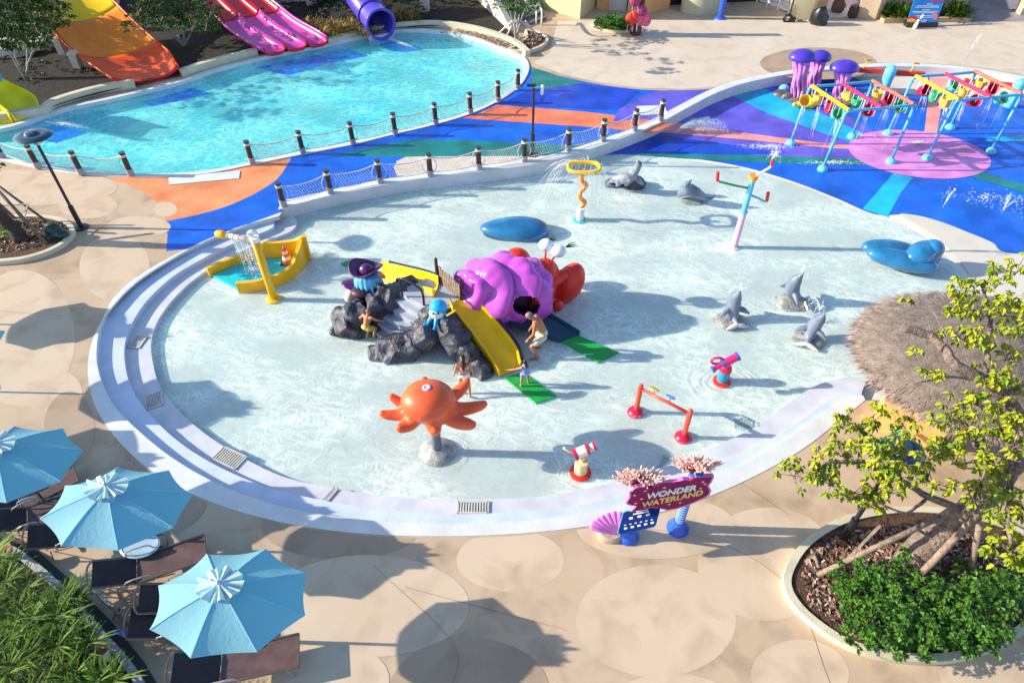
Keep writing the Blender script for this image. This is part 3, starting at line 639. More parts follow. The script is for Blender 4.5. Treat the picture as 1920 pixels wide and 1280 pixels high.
# handrail
h0, h1 = G(755, 556, .8), G(795, 572, .8)
mb = MB(); mb.tube(cr([h0, h0 + V((0, 0, .62)), h0.lerp(h1, .25) + V((0, 0, .70)), h0.lerp(h1, .8) + V((0, 0, .62)), h1 + V((0, 0, .45)), h1], 5), .035, 8); mb.build('handrail', black, isl, smooth=True)
f0, f1 = G(824, 528, .8), G(862, 562, .8)
for i in range(12):
    p = f0.lerp(f1, i / 11) + V((0, 0, 0)); hh = .62 + rnd(-.05, .05); mb = MB(); mb.box(p + V((0, 0, hh / 2)), (.075, .03, hh), math.atan2(f1.y - f0.y, f1.x - f0.x), 0, rnd(-.03, .03)); mb.build('plank', wood, isl)
mb = MB(); mb.cap(f0 + V((-.05, 0, -.3)), .05, f0 + V((-.05, 0, .85)), .05); mb.cap(f1 + V((.05, 0, -.3)), .045, f1 + V((.05, 0, .75)), .045); mb.beam(f0 + V((0, .03, .2)), f1 + V((0, .03, .2)), .03, .06); mb.beam(f0 + V((0, .03, .5)), f1 + V((0, .03, .5)), .03, .06); mb.build('fence_rail', mat('dark_timber', (.05, .035, .03), .6), isl)
# green landing mats
matg = mat('green_mat', (.01, .36, .06), .5, .15, 3, .3, 20)
for q, lb in (([(946, 707), (980, 697), (1044, 742), (1005, 755)], 'green landing mat at the foot of the front yellow slide'), ([(1053, 640), (1084, 628), (1160, 660), (1122, 679)], 'green landing mat in front of the dark chute of the shell'), ([(638, 494), (668, 483), (705, 500), (680, 512)], 'small green mat behind the pirate hat figure')):
    mb = MB(); P = [G(*p, ZW + .012) for p in q]; mb.poly(P, ZF + .001, ZW + .012); mb.build('landing_mat', matg, label=lb, cat='mat', group='green landing mats')

# ---- pirate hat figure on the rock
p0 = G(690, 556, .35); t = thing('pirate_figure', 'octopus pirate figure with purple hat and blue beard sitting on the rocks', 'figure', p0)
plum = mat('dark_plum', (.035, .006, .03), .5); hatm = mat('purple_hat', (.085, .015, .11), .35, .1, 3, coat=.3)
mb = MB(); mb.ball(p0, (.40, .34, .46), 22, 14); mb.ball(p0 + V((-.12, -.1, .28)), (.36, .3, .16), 18, 10); meld(mb.build('coat', plum, t, smooth=True), .03, 4)
mb = MB(); mb.ball(G(672, 536, .62), (.52, .30, .07), 22, 8, Matrix.Rotation(.25, 4, 'Y')); mb.build('sleeve_frill', hatm, t, smooth=True)
mb = MB(); mb.cap(G(656, 556, .25), .19, G(663, 540, .45), .13, 14); mb.build('boot_cup', mat('cream_horn', (.72, .62, .48), .5), t, smooth=True)
hc2 = G(688, 512, 1.15)
mb = MB()
for i in range(16):
    a = 2 * PI * i / 16; q = hc2 + V((math.cos(a) * .30, math.sin(a) * .24, -.12)); mb.cap(q, .11, q + V((math.cos(a) * .12, math.sin(a) * .1, -.26 - .1 * (i % 2))), .05, 8)
mb.ball(hc2 + V((0, 0, -.22)), (.32, .28, .26), 16, 10); meld(mb.build('beard', mat('beard_blue', (.10, .42, .70), .4, .3, 6), t, smooth=True), .025, 3)
mb = MB(); P = []; n1 = 40; rr = (0, .16, .30, .44, .5)
vs = []; 
for j, q in enumerate(rr):
    for i in range(n1):
        a = 2 * PI * i / n1; up = (q / .5) ** 2 * (.10 + .24 * (math.cos(a + .5) ** 2)) if j > 1 else 0
        vs.append(hc2 + V((math.cos(a) * q * 1.05, math.sin(a) * q * .85, up)))
fs = [(j * n1 + i, j * n1 + (i + 1) % n1, (j + 1) * n1 + (i + 1) % n1, (j + 1) * n1 + i) for j in range(4) for i in range(n1)]
mb.add(vs, fs); o = mb.build('hat_brim', hatm, t, smooth=True); sm = o.modifiers.new('solid', 'SOLIDIFY'); sm.thickness = .045
mb = MB(); mb.ball(hc2 + V((0, 0, .08)), (.24, .2, .24), 18, 12); mb.build('hat_crown', hatm, t, smooth=True)
for s in (-1, 1): mb = MB(); mb.ball(hc2 + V((.13 * s, -.26, -.12)), .06, 12, 8); mb.build('eye', white, t, smooth=True)
mb = MB(); mb.cap(hc2 + V((.42, -.15, .1)), .07, hc2 + V((.5, -.05, -.1)), .06); mb.build('hook_hand', mat('peach', (.6, .3, .18), .5), t, smooth=True)
# ---- small blue octopus figure
p0 = G(822, 576, 1.12); t = thing('ball_octopus_figure', 'round bright blue cartoonish octopus figure beside the top of the yellow slide', 'figure', p0)
mb = MB(); mb.ball(p0, (.26, .24, .24), 24, 16); mb.build('head', ballb, t, smooth=True)
mb = MB(); mb.ball(p0 + V((-.05, -.12, -.12)), (.22, .17, .18), 18, 12); mb.build('face', white, t, smooth=True)
mb = MB()
for i, a in enumerate((-.4, -1.1, -1.8, -2.5)):
    d = V((math.cos(a), math.sin(a), 0)); mb.path(cr([p0 + d * .15 + V((0, 0, -.18)), p0 + d * .34 + V((0, 0, -.32)), p0 + d * .42 + V((0, 0, -.44)), p0 + d * .5 + V((0, 0, -.38))], 3), [.07, .065, .06, .055, .05, .05, .045, .04, .04, .035], 8)
mb.build('tentacles', ballb, t, smooth=True)
for s in (-1, 1): mb = MB(); mb.ball(p0 + V((.07 * s - .06, -.27, .0)), .035, 8, 6); mb.build('eye', black, t, smooth=True)
mb = MB(); mb.cap(p0 + V((.25, -.25, -.1)), .03, p0 + V((.5, -.2, .05)), .03); mb.build('golden_key', mustard, t, smooth=True)

# ---- hermit crab with purple shell
purp = gloss('orchid_shell', (.52, .09, .54), .2); redc = gloss('crab_red', (.72, .035, .015), .3)
c0 = G(930, 575, ZF); t = thing('hermit_crab_sculpture', 'huge hermit crab sculpture with ridged purple shell and red claws', 'sculpture', c0)
a0, a1 = G(860, 556, .30), G(1014, 526, .62); ax = (a1 - a0); Ls = ax.length; ax.normalize(); up = V((0, 0, 1)); sd = up.cross(ax).normalized(); up = ax.cross(sd)
NU, NV = 96, 150; vs = []; fs = []
SHC = G(943, 546, .55); sp_ = V((-.80, -.50, .18)).normalized(); sx_ = V((0, 0, 1)).cross(sp_).normalized(); sy_ = sp_.cross(sx_)
def shellp(u, v):
    th = PI * u; ph = (th / PI * 5.2 - v / (2 * PI) + .09 * math.sin(3 * v + 2) + .05 * math.sin(5 * v)) % 1.0
    rid = ph / .74 if ph < .74 else (1 - ph) / .26; rid = rid * rid * (3 - 2 * rid)
    d = sp_ * math.cos(th) + (sx_ * math.cos(v) + sy_ * math.sin(v)) * math.sin(th)
    q_ = noise.noise(d * 1.9 + V((3, 1, 5))) * .16 + noise.noise(d * 4.5) * .05
    fade = min(1, math.sin(th) * 1.6 + .15)
    r = (.86 + .17 * rid * fade + q_) * (1 + .16 * math.exp(-(th / .5) ** 2))
    return SHC + V((d.x * 1.42, d.y * 1.06, d.z * 1.14)) * r
for i in range(NU + 1):
    for j in range(NV): vs.append(shellp(i / NU, 2 * PI * j / NV))
for i in range(NU):
    for j in range(NV):
        u, v = (i + .5) / NU, (2 * PI * (j + .5) / NV)
        vd = (math.degrees(v) + 180) % 360 - 180
        fs.append((i * NV + j, i * NV + (j + 1) % NV, (i + 1) * NV + (j + 1) % NV, (i + 1) * NV + j))
SHV, SHF = vs, fs
# the opening is cut on the side that faces the front slide
oc = G(985, 572, .35)
keep = []
for f in fs:
    m_ = sum((vs[i] for i in f), V()) / 4; q = m_ - oc
    D_ = m_.y * cT - (m_.z - CAMH) * sT; ux = 960 + FPX * m_.x / D_; uy = 640 - FPX * (m_.y * sT + (m_.z - CAMH) * cT) / D_
    inside = m_.y < SHC.y and m_.z < 1.0 and ((ux - 986) / 25) ** 2 + ((uy - 572) / 18) ** 2 < 1
    if not inside: keep.append(f)
mb = MB(); mb.add(vs, keep); o = mb.build('shell', purp, t, smooth=50); sm = o.modifiers.new('solid', 'SOLIDIFY'); sm.thickness = .09
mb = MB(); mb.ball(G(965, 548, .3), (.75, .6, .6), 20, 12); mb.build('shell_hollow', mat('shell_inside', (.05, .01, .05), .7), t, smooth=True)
dchute = mat('dark_blue_chute', (.01, .05, .10), .25, .1, 3, coat=.5)
trough('chute', [((950, 604), (1000, 578), .10), ((985, 616), (1030, 595), -.12), ((1053, 640), (1084, 628), -.38)], dchute, t, .16)
for nm, x, y, z, r, rz in (('head', 1020, 512, .75, (.48, .42, .50), 0), ('body', 1012, 560, .15, (.45, .4, .5), 0), ('claw', 1066, 532, .18, (.46, .44, .80), .0), ('claw', 972, 482, .7, (.40, .3, .3), 0), ('leg', 1045, 572, -.25, (.2, .16, .22), 0), ('leg', 1010, 590, -.3, (.18, .16, .2), 0)):
    mb = MB(); mb.ball(G(x, y, z), r, 26, 16, Matrix.Rotation(.35 if nm == 'claw' else 0, 4, 'Y')); mb.build(nm, redc, t, smooth=True)
mb = MB(); mb.cap(G(1030, 530, .6), .22, G(1058, 515, .65), .20, 14); mb.build('claw_arm', redc, t, smooth=True)
for x, y in ((1086, 516), (1090, 552)): mb = MB(); cc_ = G(1066, 532, .18); mb.ball(cc_ + V((x - 1066, 6, (532 - y) * 1.2)).normalized().lerp(V((.3, -.9, .2)), .45).normalized() * .44, (.06, .06, .06), 10, 8); mb.build('spot', orag, t, smooth=True)
lash = mat('lash_black', (.01, .01, .012), .5)
for x, y, z, dx in ((1024, 459, 1.62, -.1), (1047, 471, 1.55, .25)):
    e = G(x, y, z); s = G(1022 if dx < 0 else 1032, 492, 1.12); mb = MB(); mb.cap(s, .035, e, .03); st = mb.build('eye_stalk', redc, t, smooth=True)
    mb = MB(); mb.ball(e, (.235, .2, .19), 20, 14); mb.build('eyeball', mat('eye_white', (.75, .80, .85), .3), t, smooth=True)
    for k in range(3):
        q = e + V((.1 + dx * .5, .05, .12)); mb = MB(); mb.path([q, q + V((.10 + .04 * k, .02, .10 - .05 * k)), q + V((.20 + .05 * k + dx * .3, .02, .16 - .07 * k))], [.022, .018, .008], 6); mb.build('lash', lash, t, smooth=True)

# ---- seals and dolphins
grey = mat('dolphin_grey', (.16, .20, .28), .35, .2, 3, coat=.15); greyl = mat('seal_grey', (.26, .29, .35), .45, rgb2=(.13, .15, .20), scale=5, bump=.3, bscale=12)
def frm(c, yaw):
    M = Matrix.Translation(c) @ Matrix.Rotation(yaw, 4, 'Z'); return lambda x, y, z: M @ V((x, y, z))
def dolphin(x, y, yaw, label, s=1., lean=0.):
    c = G(x, y, ZF); t = thing('dolphin_fountain', label, 'dolphin sculpture', c, 'dolphin fountains in the splash pool'); f = frm(c, yaw)
    rock(t, x, y + 3, ZF, (.50 * s, .42 * s, .20), x, .2, name='rock_base', m=mat('wet_rock', (.26, .27, .26), .4, .4, 6, .6, 14), n=26)
    mb = MB(); L = lean
    P = [f(0, -.42 * s, .20 * s), f(0, -.18 * s, .20 * s), f(0, .04 * s, .38 * s), f(L * .4, .10 * s, .66 * s), f(L * .8, .06 * s, .92 * s), f(L, .0, 1.08 * s)]
    mb.path(cr(P, 3), [r * s for r in (.06, .075, .095, .12, .16, .19, .215, .225, .225, .215, .20, .185, .165, .14, .11, .08)], 14)
    mb.cap(f(L, .0, 1.08 * s), .055 * s, f(L * 1.1, -.04 * s, 1.20 * s), .035 * s)
    meld(mb.build('body', grey, t, smooth=True), .025, 4)
    for sg in (-1, 1):
        q = f(sg * .16 * s, .0, .46 * s); e = f(sg * .46 * s, -.14 * s, .34 * s); mb = MB(); d = (e - q); mb.path([q, q.lerp(e, .5) + V((0, 0, .03)), e], [.10 * s, .085 * s, .03 * s], 8); mb.build('flipper', grey, t, smooth=True)
        q = f(0, -.42 * s, .18 * s); e = f(sg * .36 * s, -.50 * s, .10 * s); mb = MB(); mb.path([q, q.lerp(e, .5), e], [.07 * s, .075 * s, .02 * s], 8); mb.build('tail_fluke', mat('pale_fluke', (.62, .58, .60), .4), t, smooth=True)
    mb = MB(); q = f(L * .4, .28 * s, .62 * s); mb.add([f(L * .3, .16 * s, .46 * s), f(L * .6, .16 * s, .84 * s), f(L * .3, .46 * s, .50 * s), f(L * .3 + .04, .16 * s, .46 * s), f(L * .6 + .04, .16 * s, .84 * s), f(L * .3 + .04, .46 * s, .50 * s)], [(0, 1, 2), (5, 4, 3), (0, 3, 4, 1), (1, 4, 5, 2), (2, 5, 3, 0)]); mb.build('dorsal_fin', grey, t)
    return f
f1_ = dolphin(1370, 600, .15, 'grey dolphin fountain nearest the crab, nose up with tail to the front')
f2_ = dolphin(1482, 566, 1.2, 'grey dolphin fountain leaning back with one white fin raised, farthest of the three', 1.05, -.1)
f3_ = dolphin(1514, 637, -.45, 'grey dolphin fountain tilting right, lowest of the three in the pool', .95, .14)
mb = MB(); e = G(1483, 524, .6); mb.path([e, e + V((.3, 0, .02)), e + V((.48, 0, -.02))], [.06, .07, .02], 8)
arc = []
for f, k in ((f1_, (0, .6)), (f1_, (.9, .3)), (f2_, (.5, .5)), (f3_, (.3, .6)), (f3_, (.1, .8))):
    for i in range(6): arc.append((f(0, 0, 1.18), (k[0] + rnd(-.6, .6), k[1] + rnd(-.6, .6), rnd(1.2, 2.)), .62))
streams('fountain_spray', 'thin water arcs spouting from the three dolphin noses', arc, r=.008)
t = thing('seal_sculpture', 'grey sea lion pair sculpture on dark rocks behind the yellow ring shower', 'sculpture', G(1170, 348, ZF))
rock(t, 1186, 346, ZF + .05, (.52, .40, .34), 21, .3, name='rock_base', n=30); rock(t, 1150, 346, ZF, (.36, .3, .22), 22, .3, name='rock_base', n=26)
mb = MB(); mb.path(cr([G(1142, 342, -.25), G(1156, 336, .05), G(1174, 334, .20), G(1186, 326, .38), G(1194, 316, .68), G(1198, 308, .9)], 3), [.06, .09, .13, .18, .2, .22, .23, .23, .22, .2, .18, .16, .15, .14, .13, .13], 14)
mb.cap(G(1198, 308, .9), .12, G(1196, 303, 1.02) , .06); mb.path([G(1180, 338, .2), G(1176, 345, -.05), G(1172, 348, -.15)], [.12, .09, .05], 8); mb.path([G(1194, 334, .2), G(1202, 343, -.1), G(1206, 346, -.15)], [.12, .09, .05], 8); mb.path([G(1160, 338, .1), G(1160, 346, -.1), G(1156, 349, -.2)], [.13, .1, .05], 8)
meld(mb.build('body', greyl, t, smooth=True), .03, 4)
t = thing('leaping_dolphin_sculpture', 'small grey dolphin sculpture arching out of the water with curved tail', 'sculpture', G(1300, 375, ZF))
mb = MB(); mb.path(cr([G(1274, 366, -.30), G(1281, 358, .05), G(1294, 356, .22), G(1312, 365, .02), G(1328, 373, -.2), G(1342, 367, .0)], 3), [.10, .14, .18, .21, .23, .24, .24, .22, .2, .17, .14, .11, .09, .07, .05, .03], 14)
mb.path([G(1290, 354, .3), G(1287, 345, .52), G(1297, 337, .72)], [.2, .14, .03], 8); mb.path([G(1300, 358, .2), G(1310, 356, .25), G(1313, 352, .4)], [.10, .07, .02], 8)
meld(mb.build('body', grey, t, smooth=True), .03, 3)
rock(t, 1302, 378, ZF, (.5, .3, .10), 23, .15, name='rock_base', m=MATS['wet_rock'], n=22)

# ---- ring shower, trident jet
b = G(1087, 413, ZF); t = thing('ring_shower', 'squiggly orange shower pole with a yellow square ring on top', 'water feature', b)
hT = HZ(1087, 413, ZF, 318)
mb = MB(); mb.lathe(b, [(.26, 0), (.24, .05), (.12, .07)], 20); mb.build('base_flange', turq, t, smooth=40)
mb = MB(); mb.tube([b, b + V((0, 0, .55))], .15, 14); mb.build('lower_pole', white, t, smooth=40)
mb = MB(); P = [b + V((0, 0, .5))]
for i in range(24): q = i / 23; P.append(b + V((.03 + .11 * math.sin(q * 4.2 * PI), .08 * math.sin(q * 4.2 * PI + 1), .55 + (hT - ZF - .60) * q)))
mb.tube(P, .085, 12); mb.build('squiggle_pole', orag, t, smooth=True)
rc = G(1095, 315, hT); P = []
for i in range(40):
    a = 2 * PI * i / 40; cx, sy = math.cos(a), math.sin(a); k = (abs(cx) ** 3.2 + abs(sy) ** 3.2) ** (-1 / 3.2); P.append(rc + V((cx * k * .56, sy * k * .36, .02)))
mb = MB(); mb.tube(P, .07, 10, closed=True); mb.build('square_ring', yel, t, smooth=True)
streams('ring_shower_spray', 'fine water arcs falling from the yellow square ring', [(p, (V(p) - rc).normalized() * rnd(.5, 1.5) + V((-.7, 0, rnd(.4, 1.6))), rnd(.7, .85)) for p in P for _ in range(2)], r=.006)
b = G(1376, 464, ZF); hT = HZ(1376, 464, ZF, 333); zt = hT
t = thing('trident_jet', 'pink and blue spray pole with three bent nozzle arms', 'water feature', b)
mb = MB(); mb.lathe(b, [(.20, 0), (.18, .05), (.1, .07)], 18); mb.build('base_flange', mat('pale_pink', (.8, .6, .72), .5), t, smooth=40)
zm = ZF + (zt - ZF) * .52
mb = MB(); mb.tube([b, V((b.x, b.y, zm))], .115, 14); mb.build('lower_pole', mat('baby_pink', (.76, .42, .66), .3), t, smooth=40)
mb = MB(); mb.tube([V((b.x, b.y, zm)), V((b.x, b.y, zt))], .10, 14); mb.tube([V((b.x, b.y, zm)), V((b.x, b.y, zm + .06))], .13, 14); mb.build('upper_pole', skyb, t, smooth=40)
mb = MB(); mb.tube([V((b.x, b.y, zt - .05)), V((b.x, b.y, zt + .10))], .15, 16); mb.build('cap', orag, t, smooth=40)
for pts, m in (([(1404, 353), (1378, 348), (1350, 341), (1345, 338), (1345, 328)], gren), ([(1405, 365), (1420, 371), (1434, 378), (1438, 376), (1439, 366)], skyb), ([(1412, 333), (1425, 325), (1443, 315), (1447, 310), (1448, 304)], white)):
    nrm = V((0, 1, 0)); P = [PL(x, y, b + V((0, 0, 0)), nrm) for x, y in pts]; mb = MB(); mb.tube(P, .04, 8); mb.build('arm', m, t, smooth=True)
    mb = MB(); mb.cap(P[-2], .055, P[-1] + V((0, 0, .08)), .055); mb.build('nozzle', red, t, smooth=True)
streams('jet_spray', 'small fan of spray above the right arm of the pink pole', [(P[-1] + V((0, 0, .1)), (rnd(-.7, .7), rnd(-.7, .7), rnd(1.8, 2.6)), rnd(.3, .45)) for _ in range(26)], r=.006)

# ---- boat with shower
b = G(500, 510, ZF); t = thing('boat_basin', 'yellow open boat shaped basin with turquoise floor beside the steps', 'play structure', b)
def hull(name, pts, th):
    P = cr([G(x, y, ZF) for x, y, h in pts], 4); Hs = cr([V((h, 0, 0)) for x, y, h in pts], 4); Q = offs(P, th); mb = MB()
    A = [V((p.x, p.y, ZF)) for p in P]; B = [V((p.x, p.y, ZF + h.x)) for p, h in zip(P, Hs)]; C = [V((p.x, p.y, ZF + h.x)) for p, h in zip(Q, Hs)]; D = [V((p.x, p.y, ZF)) for p in Q]
    mb.strip(A, B); mb.strip(B, C); mb.strip(C, D); mb.add([A[0], B[0], C[0], D[0]], [(0, 1, 2, 3)]); mb.add([A[-1], B[-1], C[-1], D[-1]], [(3, 2, 1, 0)]); return mb.build(name, yelb, t, smooth=30)
hull('hull_side', [(448, 551, .42), (480, 548, .42), (520, 538, .42), (552, 521, .46), (566, 508, .70), (575, 494, .85), (578, 486, .92)], .13)
hull('hull_side', [(582, 484, .92), (560, 484, .80), (530, 483, .70), (502, 484, .70), (494, 486, .45), (450, 496, .40), (420, 506, .40), (392, 518, .38)], .13)
mb = MB(); mb.box(G(579, 486, ZF) + V((.02, 0, .5)), (.16, .20, .98), .2); mb.build('stem_post', yelb, t)
mb = MB(); mb.poly([G(x, y, ZF) for x, y in ((400, 521), (450, 499), (500, 489), (574, 489), (560, 512), (520, 536), (452, 548))], ZF + .01, ZF + .11); mb.build('basin_floor', mat('turquoise_floor', (.02, .60, .66), .15, .12, 3, .5, 12), t)
b = G(514, 562, ZF); hT = HZ(514, 562, ZF, 452); zt = hT; t = thing('bamboo_shower', 'leaning yellow post with a white banded shower arm over the boat', 'water feature', b)
tp = V((b.x, b.y, zt))
mb = MB(); mb.lathe(b, [(.24, 0), (.23, .06), (.14, .10)], 20); mb.build('base_flange', yelb, t, smooth=40)
mb = MB(); mb.tube([b, tp], .12, 14); mb.build('pole', yelb, t, smooth=True)
ea = PL(414, 438, tp, V((.0, 1, 0))) ; ea = G(418, 440, zt + .05); sa = tp + V((0, 0, .02))
mb = MB(); mb.tube([sa, ea], .075, 12); mb.build('shower_arm', mat('cream_white', (.78, .74, .68), .4), t, smooth=True)
for k in range(5): q = sa.lerp(ea, .15 + .17 * k); d = (ea - sa).normalized(); mb = MB(); mb.tube([q - d * .015, q + d * .015], .085, 12); mb.build('arm_band', mustard, t, smooth=40)
mb = MB(); mb.cap(ea, .13, ea + (ea - sa).normalized() * .15, .12, 14); mb.build('arm_end', yelb, t, smooth=True)
mb = MB(); mb.tube([tp, tp + V((0, 0, .14))], .14, 14); mb.path(cr([tp + V((0, 0, .12)), tp + V((-.14, 0, .26)), tp + V((-.02, 0, .36)), tp + V((.12, 0, .30))], 4), .045, 8); mb.build('swirl_cap', white, t, smooth=40)
streams('shower_water', 'curtain of water falling from the banded arm into the boat', [(sa.lerp(ea, rnd(.1, .8)) + V((0, 0, -.07)), (rnd(.0, .5), rnd(-.2, .2), 0), rnd(.50, .60)) for _ in range(70)], r=.008, drops=5)
foam('boat_splash', 'splashing water inside the yellow boat', G(478, 505, ZF + .12), .55, .3, 160, .3)
# traffic cone
b = G(540, 492, ZF + .11); t = thing('traffic_cone', 'orange traffic cone with white bands standing inside the yellow boat', 'traffic cone', b)
mb = MB(); mb.box(b + V((0, 0, .02)), (.46, .34, .04), .1); mb.build('base_plate', black, t)
conem = mat('cone_orange', (.80, .10, .02), .5)
mb = MB(); mb.lathe(b + V((0, 0, .04)), [(.20, 0), (.19, .06), (.155, .14)], 18); mb.lathe(b, [(.125, .30), (.10, .41)], 18); mb.lathe(b, [(.075, .50), (.045, .66), (.03, .68)], 18); mb.build('cone_body', conem, t, smooth=40)
mb = MB(); mb.lathe(b, [(.156, .18), (.127, .30)], 18); mb.lathe(b, [(.101, .41), (.076, .50)], 18); mb.build('reflective_band', white, t, smooth=40)

# ---- water cannons
b = G(1088, 887, ZF); t = thing('water_cannon', 'cream and red telescope water cannon on a red ring, nearest the sign', 'water cannon', b)
crm = mat('cream_plastic', (.80, .62, .34), .4)
mb = MB(); mb.lathe(b, [(.27, 0), (.27, .07), (.18, .11)], 22); mb.build('base_ring', red, t, smooth=40)
mb = MB(); mb.tube([b + V((0, 0, .08)), b + V((0, 0, .52))], .165, 18); mb.tube([b + V((0, 0, .62)), b + V((.0, 0, .72))], .08, 12); mb.tube([b + V((0, 0, .5)), b + V((0, 0, .64))], .06, 12); mb.build('drum', crm, t, smooth=40)
p1, p2 = G(1080, 851, .38), G(1115, 836, .55); d = (p2 - p1).normalized()
mb = MB(); mb.tube([p1, p1.lerp(p2, .65)], .135, 16); mb.tube([p1.lerp(p2, .6), p2], .10, 16); mb.build('barrel', mat('cream_barrel', (.80, .74, .62), .4), t, smooth=40)
for q, r_ in ((0, .15), (.62, .155), (1, .12)): mb = MB(); c = p1.lerp(p2, q); mb.tube([c - d * .03, c + d * .03], r_, 16); mb.build('barrel_ring', crim, t, smooth=40)
mb = MB(); mb.tube([p1 - d * .05, p1 - d * .02], .13, 16); mb.build('barrel_lens', magenta, t)
mb = MB(); mb.cap(p1 + V((-.1, .05, 0)), .03, p1 + V((-.28, .1, .1)), .04); mb.build('handle', crm, t, smooth=True)
b = G(1353, 716, ZF); t = thing('water_cannon', 'magenta and blue water cannon with loop handle, right of the pool centre', 'water cannon', b)
mb = MB(); mb.lathe(b, [(.25, 0), (.25, .06), (.17, .10)], 22); mb.build('base_ring', red, t, smooth=40)
mb = MB(); mb.tube([b + V((0, 0, .08)), b + V((0, 0, .55))], .16, 18); mb.build('drum', mat('teal_blue', (.02, .24, .42), .35), t, smooth=40)
mb = MB(); mb.lathe(b + V((0, 0, .5)), [(.18, 0), (.16, .12), (.10, .2)], 18); mb.build('turret', crim, t, smooth=40)
p1, p2 = G(1337, 692, .42), G(1383, 668, .75); d = (p2 - p1).normalized()
mb = MB(); mb.tube([p1, p1.lerp(p2, .4)], .07, 12); mb.tube([p1.lerp(p2, .4), p2], .115, 14); mb.build('barrel', magenta, t, smooth=40)
for q, r_ in ((0, .10), (.42, .13), (1, .13)): mb = MB(); c = p1.lerp(p2, q); mb.tube([c - d * .035, c + d * .035], r_, 14); mb.build('barrel_ring', mat('cannon_blue', (.05, .10, .42), .3), t, smooth=40)
c = p1.lerp(p2, .25) + V((-.06, .08, .12)); mb = MB(); mb.tube([c + V((math.cos(a) * .16, 0, math.sin(a) * .12)) for a in [i * 2 * PI / 20 for i in range(20)]], .035, 8, closed=True); mb.build('loop_handle', magenta, t, smooth=True)

# ---- red sprayer bar
b1, b2 = G(1192, 773, ZF), G(1281, 820, ZF); t = thing('sprayer_bar', 'red sprayer gate of two posts and a crossbar with two small discs', 'water feature', b1)
z1 = HZ(1192, 773, ZF, 726); z1 = (z1 + HZ(1281, 820, ZF, 768)) / 2
for b in (b1, b2):
    mb = MB(); mb.lathe(b, [(.24, 0), (.22, .05), (.15, .12), (.08, .15)], 20); mb.build('base_dome', crim, t, smooth=40)
    mb = MB(); mb.cap(b + V((0, 0, .1)), .07, V((b.x, b.y, z1)), .07, 12); mb.build('post', mat('coral_red', (.78, .08, .04), .35), t, smooth=True)
T1, T2 = V((b1.x, b1.y, z1 - .10)), V((b2.x, b2.y, z1 - .10)); mb = MB(); mb.tube([T1, T2], .045, 10); mb.build('crossbar', MATS['coral_red'], t, smooth=True)
for q, m in ((.28, mat('disc_yellow', (.80, .72, .02), .4)), (.60, ballb)):
    c = T1.lerp(T2, q) + V((.02, .12, .12)); mb = MB(); mb.lathe((0, 0, 0), [(.0, -.01), (.14, -.012), (.14, .012), (.0, .012)], 16); M = Matrix.Translation(c) @ Matrix.Rotation(-.5, 4, 'X') @ Matrix.Rotation(.3, 4, 'Y'); mb.v = [M @ v for v in mb.v]; mb.build('disc', m, t)
    mb = MB(); mb.tube([T1.lerp(T2, q), c], .015, 6); mb.build('disc_stem', red, t)
mb = MB()
foam('sprayer_splash', 'white splash sweeping from the left post of the red gate', G(1200, 775, ZW) , .34, .10, 130, .5)

# ---- entrance sign
sb1, sb2 = G(1177, 1005, 0), G(1270, 990, 0); t = thing('entrance_sign', 'crimson WONDER WATERLAND sign on two blue striped posts with coral tops', 'sign', sb1)
zs = (HZ(1177, 1005, 0, 905), HZ(1270, 990, 0, 880)); dirp = (sb2 - sb1).normalized(); nrm = V((dirp.y, -dirp.x, 0))
corm = [mat('coral_red_branch', (.55, .06, .05), .5, .3, 10), mat('coral_pale_tip', (.85, .55, .48), .5)]
for b, z in zip((sb1, sb2), zs):
    mb = MB(); mb.lathe(b, [(.25, 0), (.25, .05), (.21, .12), (.17, .20), (.13, .28), (.12, .30)], 22); mb.build('post_base', royal, t, smooth=50)
    mb = MB(); mb.tube([b + V((0, 0, .25)), b + V((0, 0, z - .25))], .10, 16); po = mb.build('post', mat('post_blue', (.03, .16, .62), .3), t, smooth=50)
    for k in range(9): mb = MB(); mb.tube([b + V((0, 0, .36 + .09 * k)), b + V((0, 0, .375 + .09 * k))], .107, 16); mb.build('stripe', mat('pale_stripe', (.55, .68, .85), .4), po)
    mb = MB(); mb.lathe(b + V((0, 0, z - .35)), [(.11, 0), (.12, .12), (.16, .26), (.16, .32)], 18); mb.build('post_cup', mat('post_blue', (.03, .16, .62)), t, smooth=50)
    mb = MB(); c = b + V((0, 0, z - .03))
    for k in range(95):
        a = rnd(0, 2 * PI); el = rnd(.35, 1.35); L_ = rnd(.28, .44); d = V((math.cos(a) * math.cos(el) * 1.35, math.sin(a) * math.cos(el) * .55 + .12, math.sin(el) * .5 + .12)); s = c + d * .06
        m_ = s + d * L_ * .55 + V((rnd(-.03, .03), rnd(-.03, .03), 0)); e = s + d * L_ + V((rnd(-.05, .05), rnd(-.05, .05), rnd(0, .05)))
        mb.cur = 0; mb.tube([s, m_], [.02, .022], 5, False); mb.cur = 1; mb.tube([m_, e], [.022, .015], 5); e2 = m_ + (e - m_).cross(V((rnd(-1, 1), rnd(-1, 1), rnd(-1, 1)))).normalized() * .09 + (e - m_) * .6; mb.tube([m_, e2], [.018, .012], 5)
    mb.build('coral_head', corm, t)
p0 = sb1 + nrm * .17
SB = [(1177, 943), (1184, 932), (1184, 922), (1196, 915), (1212, 913), (1225, 915), (1234, 907), (1250, 905), (1262, 906), (1280, 901), (1293, 902), (1302, 896), (1318, 896), (1335, 895), (1331, 904), (1325, 911), (1330, 920), (1327, 928), (1315, 934), (1300, 941), (1285, 947), (1270, 952), (1252, 955), (1238, 952), (1225, 950), (1210, 952), (1196, 956), (1186, 957), (1196, 948), (1185, 946)]
